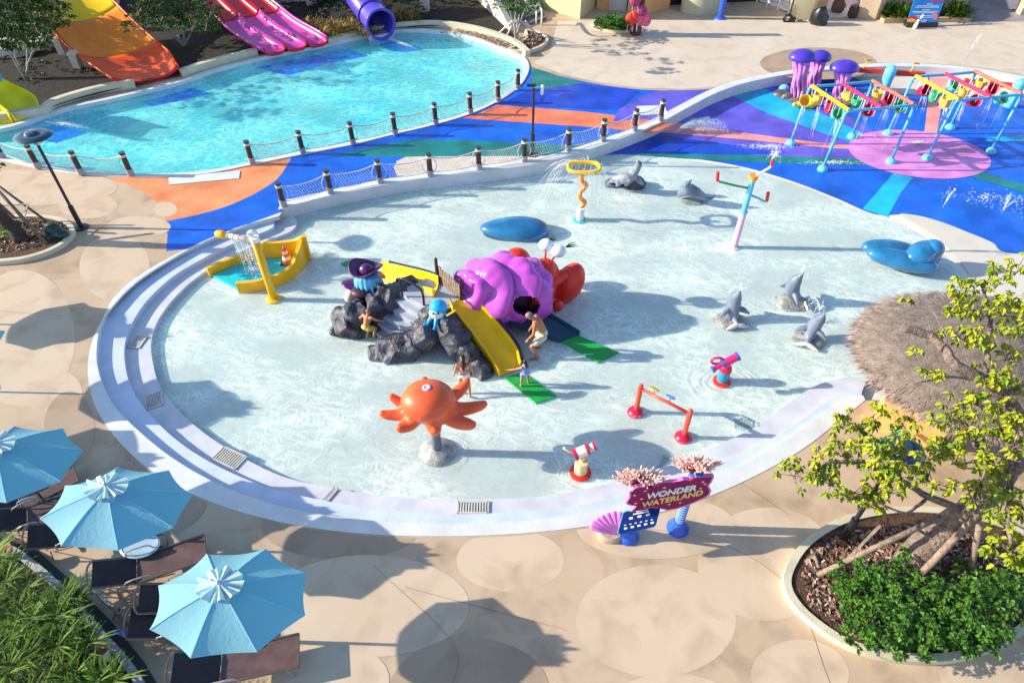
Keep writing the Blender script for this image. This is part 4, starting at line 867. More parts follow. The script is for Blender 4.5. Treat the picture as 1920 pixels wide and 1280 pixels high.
def slab(pts, pl0, n_, th, name, m, par, grow=0.):
    P = [PL(x, y, pl0, n_) for x, y in pts]; c = sum(P, V()) / len(P)
    if grow: P = [c + (p - c) * (1 + grow) for p in P]
    u = V((0, 0, 1)).cross(n_).normalized(); v = n_.cross(u); q2 = [V(((p - c).dot(u), (p - c).dot(v), 0)) for p in P]
    mb = MB(); k = len(P); tr = tessellate_polygon([q2]); A = P; B = [p - n_ * th for p in P]
    fx = []
    for a in tr:
        na = (A[a[1]] - A[a[0]]).cross(A[a[2]] - A[a[0]]); fx.append(a if na.dot(n_) > 0 else a[::-1])
    mb.add(A, fx); mb.add(B, [a[::-1] for a in fx]); mb.add(A + B, [(i, (i + 1) % k, k + (i + 1) % k, k + i) for i in range(k)])
    return mb.build(name, m, par)
slab(SB, p0, nrm, .06, 'sign_panel', mat('sign_crimson', (.24, .006, .085), .6, .15, 4, spec=.2), t)
slab(SB, p0 - nrm * .012, nrm, .09, 'sign_border', mat('sign_pink_border', (.62, .20, .52), .4), t, .055)
def text(name, s, m, par, c, u, n_, hgt, wid, ext=.012, rot=0., font_shear=0., bevel=0., bold=0.):
    cu = bpy.data.curves.new(name, 'FONT'); cu.body = s; cu.align_x = 'CENTER'; cu.align_y = 'CENTER'; cu.extrude = ext; cu.offset = bold; cu.shear = font_shear; cu.resolution_u = 3
    o = bpy.data.objects.new(name, cu); COL.objects.link(o); bpy.context.view_layer.update()
    me = bpy.data.meshes.new_from_object(o.evaluated_get(bpy.context.evaluated_depsgraph_get())); bpy.data.objects.remove(o)
    xs = [v.co.x for v in me.vertices]; ys = [v.co.y for v in me.vertices]; sx = wid / (max(xs) - min(xs)); sy = hgt / (max(ys) - min(ys)); cx = (max(xs) + min(xs)) / 2; cy = (max(ys) + min(ys)) / 2
    v_ = n_.cross(u).normalized(); org = ORG.get(par.name, V())
    for v in me.vertices:
        x, y = (v.co.x - cx) * sx, (v.co.y - cy) * sy; x, y = x * math.cos(rot) - y * math.sin(rot), x * math.sin(rot) + y * math.cos(rot)
        v.co = c + u * x + v_ * y + n_ * v.co.z - org
    me.materials.append(m); me.name = name; o = bpy.data.objects.new(name, me); COL.objects.link(o); o.parent = par; return o
wt, gt = mat('letter_white', (.78, .80, .88), .4), mat('letter_gold', (.85, .58, .22), .4)
for s, m, (x0, y0, x1, y1) in (('WONDER', wt, (1213, 930, 1306, 913)), ('WATERLAND', gt, (1204, 946, 1318, 922))):
    A, B = PL(x0, y0, p0 + nrm * .012, nrm), PL(x1, y1, p0 + nrm * .012, nrm)
    up_ = nrm.cross(dirp); v0 = B - A; rot = math.atan2(v0.dot(V((0, 0, 1))), v0.dot(dirp))
    text('lettering', s, m, t, (A + B) / 2, dirp, nrm, .20 if s == 'WONDER' else .19, v0.length, .012, rot, .12, 0, .022)
for x, y in ((1210, 920), (1203, 935), (1192, 943), (1246, 914), (1318, 903), (1322, 907), (1255, 945), (1275, 942), (1190, 928), (1314, 915)):
    c = PL(x, y, p0 + nrm * .006, nrm); mb = MB(); mb.ball(c, (.035, .012, .022), 8, 6); mb.build('star_dot', mat('pale_pink_dot', (.85, .5, .6), .5), t)
# info board
n2 = V((-.12, -.62, .77)).normalized(); q0 = G(1200, 978, 1.05); t = thing('rules_board', 'dark blue tilted rules board with white icons beside the pink clam shell', 'sign', V((q0.x, q0.y, .5)))
IB = [(1173, 959), (1235, 949), (1237, 953), (1229, 983), (1225, 987), (1163, 1002), (1159, 998), (1169, 962)]
slab(IB, q0, n2, .05, 'board_panel', mat('board_navy', (.006, .025, .17), .55, spec=.2), t); slab(IB, q0 - n2 * .01, n2, .07, 'board_frame', mat('board_frame_blue', (.10, .40, .68), .4), t, .045)
for (x, y, w_, h_) in ((1204, 957, 22, 2), (1202, 961, 30, 2.2)) + tuple((1183 + 16 * i, 971 - 3.4 * i, 7, 4) for i in range(3)) + tuple((1172 + 10 * i, 984 - 2. * i, 4, 1.6) for i in range(6)) + tuple((1173 + 12.5 * i, 990 - 2.6 * i, 6, 3.4) for i in range(5)):
    P = [(x - w_ / 2, y + h_ / 2 + w_ * .09), (x + w_ / 2, y + h_ / 2 - w_ * .09), (x + w_ / 2, y - h_ / 2 - w_ * .09), (x - w_ / 2, y - h_ / 2 + w_ * .09)]; slab(P, q0 + n2 * .008, n2, .006, 'print_mark', white, t)
mb = MB(); mb.beam(V((q0.x - .1, q0.y + .25, .3)), V((q0.x - .1, q0.y + .04, .95)), .06); mb.build('board_leg', black, t)
# clam
c = G(1146, 1000, .05); t = thing('clam_shell', 'pink ribbed clam shell on a round stone beside the rules board', 'sculpture', c)
mb = MB(); mb.lathe(V((c.x, c.y, 0)), [(.30, 0), (.30, .10), (.24, .16)], 24, 1.1, .8); mb.build('stone_base', mat('tan_stone', (.42, .33, .25), .7, .2, 5, .3, 20), t, smooth=40)
vs = []; nf, nr = 61, 14; hin = G(1160, 1000, .16); rimc = cr([G(1106, 987, .42), G(1110, 976, .50), G(1120, 968, .58), G(1134, 961, .66), G(1150, 956, .74), G(1167, 957, .78)], 12)
for i in range(nf):
    rb = abs(math.sin(i / (nf - 1) * PI * 7)); e_ = rimc[min(i, len(rimc) - 1)]; e_ = hin.lerp(e_, .97 + .06 * rb)
    for j in range(nr):
        q = j / (nr - 1); p_ = hin.lerp(e_, q); vs.append(p_ + V((-.05, -.62, .6)) * (math.sin(q * PI * .8) * .17 + rb * .075 * q))
mb = MB(); mb.add(vs, [(i * nr + j, i * nr + j + 1, (i + 1) * nr + j + 1, (i + 1) * nr + j) for i in range(nf - 1) for j in range(nr - 1)]); o = mb.build('shell', gloss('clam_pink', (.72, .20, .62), .3), t, smooth=True); sm = o.modifiers.new('solid', 'SOLIDIFY'); sm.thickness = .04

# ================================================================== ROPE FENCES
ropem = mat('rope', (.62, .60, .56), .8, .2, 10); postm = mat('dark_post_wood', (.055, .028, .022), .6, .3, 8, .3, 30); colm = mat('post_collar', (.33, .33, .38), .7, .15, 6)
def fence(label, pts, z, loops, net, h=.92, rad=.105, gap=()):
    P = [G(x, y, z) for x, y in pts]; t = thing('rope_fence', label, 'rope fence', P[0])
    for p in P:
        mb = MB(); mb.tube([p, p + V((0, 0, h))], rad, 12); po = mb.build('post', postm, t, smooth=40)
        mb = MB(); mb.tube([p + V((0, 0, h)), p + V((0, 0, h + .05))], rad * 1.08, 12); mb.build('post_cap', dgrey, po, smooth=40)
        mb = MB(); mb.tube([p, p + V((0, 0, .26))], rad * 1.28, 12); mb.build('post_collar', colm, po, smooth=40)
        mb = MB(); mb.tube([p + V((0, 0, h - .13)), p + V((0, 0, h - .04))], rad * 1.15, 12); mb.build('rope_binding', ropem, po, smooth=40)
    for k, (a, b) in enumerate(zip(P, P[1:])):
        if k in gap: continue
        sag = .16; n = 14; T = [a.lerp(b, i / n) + V((0, 0, h - .10 - sag * 4 * (i / n) * (1 - i / n))) for i in range(n + 1)]
        mb = MB(); mb.tube(T, .022, 6); mb.tube([a + V((0, 0, .16)), a.lerp(b, .5) + V((0, 0, .10)), b + V((0, 0, .16))], .014, 5)
        for s0, s1 in ((.06, .13), (.94, .87)):
            q = a.lerp(b, s0); q2 = a.lerp(b, s1); mb.tube(cr([q + V((0, 0, h - .14)), q2 + V((0, 0, .55)), q2 + V((0, 0, .3)), q + V((0, 0, .14))], 3), .014, 5)
        mb.build('rope', ropem, t, smooth=True)
        if net[k % len(net)]:
            mb = MB(); m_ = 15; topz = lambda f: h - .12 - sag * 4 * f * (1 - f)
            for i in range(m_ + 1):
                for sl in ((.16, -.16) if net[k % len(net)] == 2 else (.13,)):
                    f0 = .1 + .8 * i / m_; f1 = f0 + sl
                    if not (.06 < f1 < .95): continue
                    p0_ = a.lerp(b, f0); p1_ = a.lerp(b, f1)
                    mid = p0_.lerp(p1_, .5); zt_, zb_ = topz(f0), .13
                    mb.tube([p0_ + V((0, 0, zt_)), p0_.lerp(p1_, .35) + V((rnd(-.02, .02), 0, zt_ * .66 + zb_ * .34)), p0_.lerp(p1_, .7) + V((rnd(-.02, .02), 0, zt_ * .33 + zb_ * .67)), p1_ + V((0, 0, zb_))], .0085 if net[k % len(net)] == 1 else .005, 4, False)
            if net[k % len(net)] == 1:
                for hh in (.33, .6): mb.tube([a.lerp(b, i / 8) + V((0, 0, .13 + (topz(i / 8) - .13) * hh)) for i in range(1, 8)], .006, 4, False)
            mb.build('net', ropem, t)
    return t
fence('rope and post fence with netting on the kerb wall along the splash pool', [(532, 386), (620, 362), (713, 342), (807, 330), (898, 317), (983, 302), (1065, 282), (1130, 264), (1189, 245), (1238, 226)], .08, 1, [1, 1, 1, 2, 2, 1, 1, 1, 1])
fence('rope fence with ten brown posts along the path side of the turquoise lagoon', [(473, 306), (568, 287), (662, 270), (741, 252), (817, 233), (882, 213), (934, 191), (971, 168)], .05, 1, [2, 2, 2, 2, 2, 2, 2], .92)
fence('short rope fence beside the street lamp at the left end of the lagoon', [(-70, 285), (5, 295), (72, 314), (153, 326), (246, 328)], .05, 1, [2, 2, 2, 2])
mb = MB(); slab([(752, 354), (780, 351), (780, 358), (752, 361)], WF[13] + V((0, -.02, 0)), V((-.2, -1, 0)).normalized(), .01, 'wall_plaque', royal, None)
o = COL.objects['wall_plaque']; tag(o, 'small blue depth plaque fixed to the white kerb wall under the rope fence', 'sign')

# ================================================================== SPLASH PAD PLAY FRAMES
TZ = HZ(1545, 312, ZF, 205); pipem = gloss('pipe_sky_blue', (.10, .42, .72), .3)
bucketm = {'y': mustard, 'r': crim, 'g': gren, 'm': mint}
def bucket(par, x, y, c, tilt, yaw):
    p = G(x, y, TZ - .42); M = Matrix.Translation(p) @ Matrix.Rotation(yaw, 4, 'Z') @ Matrix.Rotation(tilt, 4, 'X')
    mb = MB(); mb.lathe((0, 0, 0), [(.14, -.20), (.155, -.2), (.235, .16), (.255, .16), (.255, .20), (.225, .2), (.14, -.16), (.02, -.16)], 16); mb.v = [M @ v for v in mb.v]; return mb.build('bucket', bucketm[c], par, smooth=35)
def frame(label, posts, rails, bars, bks):
    b0 = G(*posts[1][0], ZF); t = thing('bucket_frame', label, 'play frame', b0, 'tipping bucket frames')
    tops = []
    for (b, tp) in posts:
        B = G(*b, ZF + .10); T_ = G(*tp, TZ); T_ = V((B.x * .35 + T_.x * .65, B.y * .35 + T_.y * .65, TZ)); tops.append(T_)
        mb = MB(); mb.tube([B, T_ - V((0, 0, .1))], .056, 12); mb.build('post', pipem, t, smooth=True)
        mb = MB(); mb.lathe(V((B.x, B.y, ZF)), [(.21, 0), (.21, .05), (.18, .13), (.11, .20), (.05, .22)], 18); mb.build('post_foot', skyb, t, smooth=50)
    for i, j in ((0, 3), (1, 2)): mb = MB(); mb.tube(cr([tops[i] - V((0, 0, .25)), tops[i].lerp(tops[j], .05), tops[i].lerp(tops[j], .5), tops[j].lerp(tops[i], .02), tops[j] - V((0, 0, .15))], 4), .058, 12); mb.build('rail', pipem, t, smooth=True)
    BR = []
    for k, f in enumerate((.03, .50, .98)):
        a, b = tops[0].lerp(tops[3], f) + V((0, 0, .05)), tops[1].lerp(tops[2], f) + V((0, 0, .05)); BR.append((a, b)); mb = MB(); mb.tube([a, b], .07, 12); mb.build('crossbar', (mat('bar_yellow', (.85, .56, .01), .3), mat('bar_crimson', (.72, .02, .10), .3), mat('bar_coral', (.80, .14, .08), .3))[k], t, smooth=40)
    for (x, y, c, tl) in bks:
        p = G(x, y, TZ - .42); bucket(t, x, y, c, tl, rnd(-.3, .3))
        mb = MB()
        for dx in (-.22, .22): mb.tube([p + V((dx, .02, .05)), p + V((dx, .02, .44))], .012, 5)
        mb.build('bucket_hanger', white, t)
    mb = MB()
    for a, b in BR:
        for i in range(1, 9): q = a.lerp(b, i / 9 + .02); mb.tube([q, q - V((0, 0, .45)), q - V((.05, .0, .48))], .010, 5)
    mb.build('hanger_rods', white, t, kind='stuff')
    return t, tops
frame('blue pipe frame with tipping buckets, left one beside the jellyfish', [((1483, 267), (1520, 162)), ((1543, 315), (1591, 208)), ((1671, 301), (1715, 197)), ((1598, 254), (1638, 153))], None, None,
      [(1508, 191, 'y', .9), (1534, 187, 'y', -.2), (1556, 201, 'r', -.1), (1568, 215, 'm', .9), (1588, 184, 'y', -1.0), (1606, 194, 'g', -.1), (1625, 209, 'r', .9), (1644, 180, 'y', 0), (1662, 190, 'r', .8), (1684, 202, 'g', .8)])
frame('blue pipe frame with tipping buckets, right one over the orchid circle', [((1665, 248), (1717, 143)), ((1739, 294), (1796, 188)), ((1859, 282), (1918, 176)), ((1782, 237), (1830, 134))], None, None,
      [(1730, 170, 'r', 1.1), (1752, 181, 'g', -.1), (1772, 193, 'y', -.1), (1786, 165, 'm', .6), (1806, 174, 'y', 0), (1824, 191, 'r', .9), (1838, 159, 'y', 0), (1858, 170, 'r', .8), (1876, 186, 'm', .8)])
arc = []
for x, y in ((1508, 195), (1534, 197), (1568, 222), (1625, 215), (1662, 200), (1684, 208), (1730, 180), (1772, 200), (1806, 185), (1858, 178), (1876, 192)):
    for _ in range(7): arc.append((G(x, y, TZ - .5) + V((rnd(-.1, .1), -.1, 0)), (rnd(-.5, .1), rnd(-.9, -.3), 0), rnd(.5, .6)))
streams('bucket_water', 'thin water falling from the tipping buckets', arc, r=.009, drops=5)
# jellyfish fountains
jel = gloss('jelly_violet', (.075, .04, .48), .25); tent = mat('tentacle_pink', (.62, .22, .56), .4, .15, 5)
for x, y, bx, by, r, lb in ((1502, 106, 1494, 186, .66, 'violet jellyfish fountain with pink tentacles, leftmost and front of the pair'), (1534, 107, 1522, 170, .56, 'violet jellyfish fountain half hidden behind the left one'), (1580, 126, 1572, 192, .68, 'violet jellyfish fountain standing apart beside the bucket frame')):
    b = G(bx, by, ZF); zt = HZ(bx, by, ZF, y + 3); c = G(x, y, zt); c = V((c.x, b.y, zt)); t = thing('jellyfish_fountain', lb, 'fountain', b, 'jellyfish fountains')
    mb = MB(); mb.ball(c, (r, r * .75, .40), 28, 16, None, lambda p: V((p.x, p.y, p.z if p.z > 0 else p.z * .35))); mb.build('cap', jel, t, smooth=True)
    for k in range(9):
        a = 2 * PI * k / 9; s = V((c.x + math.cos(a) * r * .42, b.y + math.sin(a) * r * .34, zt - .05)); e = V((b.x + math.cos(a + .3) * r * .42, b.y + math.sin(a + .3) * r * .34, ZF + .12)); pts = [s.lerp(e, i / 6) + V((.05 * math.sin(i * 1.6 + k), .05 * math.cos(i * 1.4 + k), 0)) for i in range(7)]
        mb = MB(); mb.path(cr(pts, 2), [.105 - .004 * i for i in range(13)], 8); mb.build('tentacle', tent, t, smooth=True)
wr = MATS['wet_rock']
t = thing('jelly_rocks', 'dark wet rocks around the feet of the jellyfish fountains', 'rocks', G(1500, 190, ZF))
for k, (x, y, r) in enumerate(((1478, 184, .42), (1492, 192, .35), (1515, 184, .45), (1535, 178, .35), (1560, 192, .4), (1580, 196, .45), (1596, 190, .35), (1465, 178, .4))): rock(t, x, y, ZF, (r, r * .7, r * .6), 40 + k, .35, m=mat('dark_wet_rock', (.10, .09, .10), .35, .4, 6, .6, 10), n=20)
for x, y, m, r, lb in ((1468, 166, skyb, .26, 'sky blue bubble ball left of the jellyfish'), (1527, 153, lilac, .28, 'lilac bubble ball between the jellyfish')):
    t = thing('bubble_ball', lb, 'ball', G(x, y + 8, ZF)); mb = MB(); c = G(x, y + 8, ZF); zc = HZ(x, y + 8, ZF, y); mb.ball(V((c.x, c.y, zc)), (r, r * .8, r * .75), 18, 12); mb.build('ball', m, t, smooth=True); mb = MB(); mb.tube([c, V((c.x, c.y, zc))], .12, 10); mb.build('stem', wr, t)
t = thing('shell_ornament', 'yellow spiral shell ornament on the rocks beneath the buckets', 'ornament', G(1490, 196, ZF)); mb = MB()
for k in range(6): mb.ball(G(1490 + k * 6, 196 - k * .4, ZF + .2), .10 + .035 * k, 10, 8)
mb.build('shell', mustard, t, smooth=True)
# far red beams with blue posts
for (px0, py0, pt, x0, y0, x1, y1, lb) in ((1654, 175, 133, 1610, 131, 1733, 140, 'red beam seesaw sprayer on a sky blue post behind the left frame'), (1890, 200, 158, 1808, 152, 1945, 165, 'orange red beam sprayer on a sky blue post at the right edge')):
    b = G(px0, py0, ZF); zt = HZ(px0, py0, ZF, pt); t = thing('beam_sprayer', lb, 'water feature', b, 'beam sprayers on blue posts')
    mb = MB(); mb.cap(b, .22, V((b.x, b.y, zt)), .27, 18); mb.build('post', skyb, t, smooth=True)
    a = G(x0, y0, zt - .15); c = G(x1, y1, zt - .15); mb = MB(); mb.beam(a, c, .18, .22); mb.build('beam', mat('beam_red', (.70, .06, .02), .4), t)
    for q in (.06, .78): p = a.lerp(c, q) + V((0, 0, .1)); mb = MB(); mb.tube([p, p + V((.1, 0, .45))], .03, 6); mb.tube([p + V((-.05, 0, .42)), p + V((.28, 0, .36))], .035, 6); mb.build('jet_arm', mustard, t)
# jets of water on the pad
arc = [(G(1265, 249, ZF + .05), (rnd(2.2, 4.2), rnd(-.3, .9), rnd(2.2, 3.4)), rnd(.55, .72)) for _ in range(230)]
streams('pad_fan_jet', 'wide fan of water arching over the purple part of the splash pad', arc, r=.0055, drops=8)
foam('pad_foam', 'pale splashing water where the fan lands beside the salmon stripe', G(1440, 275, ZF + .02), 2.2, .5, 300, 0)
foam('pad_foam', 'pale splashes on the blue pad below the left bucket frame', G(1560, 305, ZF + .02), 2.4, .4, 160, 0)
foam('pad_foam', 'pale splashes at the centre of the orchid circle', G(1722, 268, ZF + .03), .6, .3, 120, 0)
foam('pad_foam', 'droplets scattered over the blue pad at the right edge', G(1850, 370, ZF + .02), 2.6, 1.6, 90, 0)
arc = [(G(1770, 385, ZF), (rnd(-.4, .6), rnd(-.3, .3), rnd(3.2, 3.9)), .72) for _ in range(8)] + [(G(1800, 130, 0), (rnd(.3, .6), 0, rnd(5, 6.0)), .6) for _ in range(16)] + [(G(1880, 395, ZF), (rnd(-.9, .9), rnd(-.9, .3), rnd(3, 3.8)), .75) for _ in range(14)]
streams('ground_jets', 'ground water jets at the right side of the splash pad', arc, r=.005, drops=6)
# ================================================================== LAMPS
def lamp(name, label, x, y, ytop, head, k=1.):
    b = G(x, y, 0); h = HZ(x, y, 0, ytop); t = thing(name, label, 'street lamp', b)
    mb = MB(); mb.lathe(b, [(.24, 0), (.24, .04), (.1, .06)], 16); mb.build('base_plate', black, t)
    mb = MB(); mb.tube([b, b + V((0, 0, .9))], .085, 12); mb.tube([b + V((0, 0, .9)), b + V((0, 0, h - .1))], .05, 12); mb.build('pole', black, t, smooth=40)
    c = b + V((0, 0, h))
    if head == 1:
        mb = MB(); mb.lathe(c, [(.06, -.18), (.12, -.1), (.34, .08), (.36, .12)], 24, 1.15, 1.); mb.build('lamp_glass', mat('frosted_glass', (.7, .68, .6), .3), t, smooth=50)
        for q_ in range(4): a = q_ * PI / 2 + .4; mb = MB(); mb.tube([c + V((0, 0, -.18)), c + V((math.cos(a) * .3, math.sin(a) * .26, -.02)) * 1., c + V((math.cos(a) * .46 * k, math.sin(a) * .4 * k, .12))], .02, 6); mb.build('lamp_bracket', black, t)
        mb = MB(); mb.lathe(c, [(.50, .10), (.52, .13), (.44, .19), (.30, .22), (.22, .20), (.18, .27), (.05, .29)], 28, 1.15 * k, k); mb.build('lamp_cover', mat('navy_cover', (.02, .05, .10), .3, coat=.5), t, smooth=50)
    return t, c
lamp('street_lamp', 'tall black street lamp with round dark blue saucer head by the left planter', 153, 427, 262, 1)
t, c = lamp('camera_pole', 'slim black pole with a white camera beside the rope fence and orange stripe', 998, 290, 160, 0)
mb = MB(); mb.box(c + V((-.1, 0, .0)), (.35, .12, .08)); mb.build('pole_arm', black, t); mb = MB(); mb.cap(c + V((.34, 0, -.05)), .07, c + V((.32, 0, -.32)), .06); mb.build('camera', white, t, smooth=True)
mb = MB(); mb.tube([c + V((0, 0, -.1)), c + V((.34, 0, -.05))], .02, 6); mb.build('camera_arm', white, t)

# ================================================================== UMBRELLAS
fab = bpy.data.materials.new('umbrella_canvas'); fab.use_nodes = True; n = fab.node_tree.nodes; l = fab.node_tree.links; p = n['Principled BSDF']
p.inputs['Base Color'].default_value = (.36, .71, .76, 1); p.inputs['Roughness'].default_value = .8; p.inputs['Specular IOR Level'].default_value = .2
trl = n.new('ShaderNodeBsdfTranslucent'); trl.inputs[0].default_value = (.01, .46, 1.0, 1); mx = n.new('ShaderNodeMixShader'); mx.inputs[0].default_value = .5
l.new(p.outputs[0], mx.inputs[1]); l.new(trl.outputs[0], mx.inputs[2]); l.new(mx.outputs[0], n['Material Output'].inputs[0])
geo = n.new('ShaderNodeNewGeometry'); nz_ = n.new('ShaderNodeTexNoise'); nz_.inputs['Scale'].default_value = 5; nz_.inputs['Distortion'].default_value = 1.5; bp = n.new('ShaderNodeBump'); bp.inputs['Strength'].default_value = .35; bp.inputs['Distance'].default_value = .03
l.new(geo.outputs['Position'], nz_.inputs['Vector']); l.new(nz_.outputs['Fac'], bp.inputs['Height']); l.new(bp.outputs[0], p.inputs['Normal'])
bronze = mat('bronze_frame', (.16, .12, .10), .35, .1, 5, metal=.5); frs = mat('silver_brown_frame', (.42, .37, .33), .35, metal=.4)
RX, RY, UZ = 1.47, 1.05, 1.72
def umbrella(label, hub, a0_, tilt=(0, 0)):
    hz = UZ + .58; c = G(*hub, hz) if len(hub) == 2 else V(hub); b = V((c.x, c.y, 0)); t = thing('umbrella', label, 'umbrella', b, 'pale blue parasols over the loungers')
    hub3 = V((0, 0, hz)); T = Matrix.Rotation(tilt[0], 4, 'X') @ Matrix.Rotation(tilt[1], 4, 'Y')
    rimv = [V((math.cos(a0_ + PI / 4 * i) * RX, math.sin(a0_ + PI / 4 * i) * RY, UZ)) for i in range(8)]
    def X(v): return T @ (v - hub3) + hub3
    for i in range(8):
        A, B = rimv[i], rimv[(i + 1) % 8]; mb = MB(); vs = []; nn = 9
        for j in range(nn + 1):
            r = .09 + .91 * j / nn; l1, r1 = hub3.lerp(A, r), hub3.lerp(B, r)
            arch = .05 * math.sin(r * PI)
            for k in range(nn + 1):
                f = k / nn; p_ = l1.lerp(r1, f); s_ = 4 * f * (1 - f)
                p_ = p_ + V((0, 0, arch - s_ * .05 * r)); p_ = p_.lerp(V((0, 0, p_.z)), s_ * .045 * r ** 3); vs.append(X(p_))
        fs = [(j * (nn + 1) + k, (j + 1) * (nn + 1) + k, (j + 1) * (nn + 1) + k + 1, j * (nn + 1) + k + 1) for j in range(nn) for k in range(nn)]
        mb.add(vs, fs); mb.build('canopy_panel', fab, t, smooth=True, local=True)
        mb = MB(); mb.tube([X(hub3.lerp(A, r) + V((0, 0, .05 * math.sin(r * PI) + .004 - .03 * (r < .2)))) for r in (.1, .3, .5, .7, .9, .99)], .012, 5); mb.build('rib', mat('rib_seam', (.20, .50, .64), .7), t, local=True)
    mb = MB(); vs = []; nn = 96
    for j in range(6):
        r = .04 + .31 * j / 5
        for i in range(nn):
            a = 2 * PI * i / nn; ruf = math.sin(a * 9 + 1) * .045 + math.sin(a * 14) * .04 + math.sin(a * 23 + 2) * .02; vs.append(X(hub3 + V((math.cos(a) * r * 1.15 * (1 + ruf * j * .3), math.sin(a) * r * .9, .10 - .05 * j / 5 + ruf * (j / 5) ** .7 * 1.3 + (.03 if j == 0 else 0)))))
    mb.add(vs, [(j * nn + i, j * nn + (i + 1) % nn, (j + 1) * nn + (i + 1) % nn, (j + 1) * nn + i) for j in range(5) for i in range(nn)]); mb.build('vent_frill', mat('frill_canvas', (.50, .72, .76), .8, .1, 9), t, smooth=True, local=True)
    mb = MB(); mb.cap(X(hub3 + V((0, 0, .08))), .05, X(hub3 + V((0, 0, .17))), .035); mb.build('finial', mat('finial_grey', (.45, .45, .6), .4), t, smooth=True, local=True)
    mb = MB(); mb.tube([(0, 0, 0), hub3 + V((0, 0, .05))], .03, 10); mb.build('pole', bronze, t, local=True)
    mb = MB(); mb.lathe((0, 0, 0), [(.35, 0), (.35, .06), (.08, .10)], 18); mb.build('umbrella_base', dgrey, t, local=True)
    t.location = b; return t
U = umbrella('pale blue parasol nearest the camera at the bottom left', (414, 1098), R(-15), (.02, 0))
umbrella('pale blue parasol between the two others, second from the bottom', (202, 916), R(18), (-.06, .03))
umbrella('pale blue parasol cut off by the left picture edge', (-6, 836), R(18))
for k, (x, y) in enumerate(((-14.45, 12.2), (-17.9, 15.0), (-15.0, 10.0))):
    c = dup(U, (x, y, 0), .2 * k, ('pale blue parasol outside the left edge, by the round planter', 'pale blue parasol outside the left edge, casting shade on the steps', 'pale blue parasol outside the left edge, farthest along the deck', 'pale blue parasol outside the left edge, behind the cut off one')[k])
# ================================================================== LOUNGERS
sling = mat('mauve_sling', (.13, .078, .074), .85, .2, 4, .25, 120, spec=.15, detail=8); slingd = mat('dark_sling', (.055, .038, .04), .9, .12, 4, spec=.1)
def lounger():
    """foot end at +X, head end at -X, 1.95 long"""
    t = thing('sun_lounger', '', 'sun lounger', (0, 0, 0), 'mesh sun loungers under the parasols')
    L, W_ = 2.3, .56; h = .36
    mb = MB()
    for i in range(1): mb.add([(-.35, -W_ / 2, h), (L / 2, -W_ / 2, h), (L / 2, W_ / 2, h), (-.35, W_ / 2, h), (.3, -W_ / 2, h - .02), (.3, W_ / 2, h - .02)], [(0, 4, 5, 3), (4, 1, 2, 5)])
    mb.build('seat_sling', sling, t, local=True)
    mb = MB(); mb.add([(-.36, -W_ / 2, h), (-.36, W_ / 2, h), (-L / 2, W_ / 2, h + .34), (-L / 2, -W_ / 2, h + .34)], [(0, 1, 2, 3)]); mb.build('back_sling', slingd, t, local=True)
    mb = MB()
    for s in (-1, 1): mb.tube([(-.36, s * W_ / 2, h), (L / 2, s * W_ / 2, h)], .022, 6); mb.tube([(-.36, s * W_ / 2, h), (-L / 2, s * W_ / 2, h + .34)], .022, 6)
    mb.tube([(L / 2, -W_ / 2, h), (L / 2, W_ / 2, h)], .022, 6); mb.tube(cr([(-L / 2, -W_ / 2, h + .34), (-L / 2 - .09, -W_ / 4, h + .37), (-L / 2 - .09, W_ / 4, h + .37), (-L / 2, W_ / 2, h + .34)], 4), .025, 6); mb.build('side_frame', bronze, t, local=True)
    for x, s in ((-.75, -1), (-.75, 1), (.9, -1), (.9, 1)): mb = MB(); mb.tube([(x, s * W_ / 2, h), (x + (.1 if x > 0 else -.1), s * W_ / 2, 0)], .02, 6); mb.build('leg', frs, t, local=True)
    for s in (-1, 1): mb = MB(); mb.tube(cr([(-.55, s * (W_ / 2 + .03), h), (-.5, s * (W_ / 2 + .04), h + .2), (-.05, s * (W_ / 2 + .04), h + .2), (.05, s * (W_ / 2 + .03), h)], 3), .018, 6); mb.build('armrest', frs, t, local=True)
    mb = MB(); mb.tube([(-.8, -W_ / 2, h + .1), (-1.0, 0, .05), (-.8, W_ / 2, h + .1)], .015, 5); mb.build('back_brace', frs, t, local=True)
    return t
L0 = lounger(); first = True
def place(hx, hy, fx, fy, label):
    global first
    a, b = G(hx, hy, .5), G(fx, fy, .36); c = (a + b) / 2; rz = math.atan2(b.y - a.y, b.x - a.x); k = V((b.x - a.x, b.y - a.y)).length / 2.3
    o = L0 if first else dup(L0); first = False; o.location = (c.x, c.y, 0); o.rotation_euler = (0, 0, rz); o.scale = (k, 1.15, 1); o['label'] = label
place(180, 1085, 385, 1025, 'mauve mesh lounger in the open between the two lower parasols')
place(330, 1262, 560, 1218, 'mauve mesh lounger along the bottom edge under the nearest parasol')
place(268, 1130, 440, 1090, 'mesh lounger mostly hidden beneath the nearest parasol, dark headrest showing')
place(250, 1175, 430, 1140, 'folded mesh lounger left of the nearest parasol')
place(60, 1015, 230, 965, 'mesh lounger under the second parasol, its end showing at left')
place(-30, 960, 140, 885, 'dark mesh lounger between the cut off parasol and the second one')
place(-10, 985, 150, 935, 'mesh lounger half in sun below the cut off parasol')
place(-60, 925, 110, 860, 'mesh lounger hidden beneath the parasol cut off by the left edge')
c = G(262, 1022, .45); t = thing('side_table', 'round grey side table sticking out from under the second parasol', 'side table', (c.x, c.y, 0))
mb = MB(); mb.lathe(c, [(.0, -.03), (.33, -.03), (.34, 0), (.30, .015), (.29, .0), (0, .0)], 28, 1.25, .9); mb.build('table_top', mat('pale_blue_grey', (.36, .46, .52), .35), t, smooth=40)
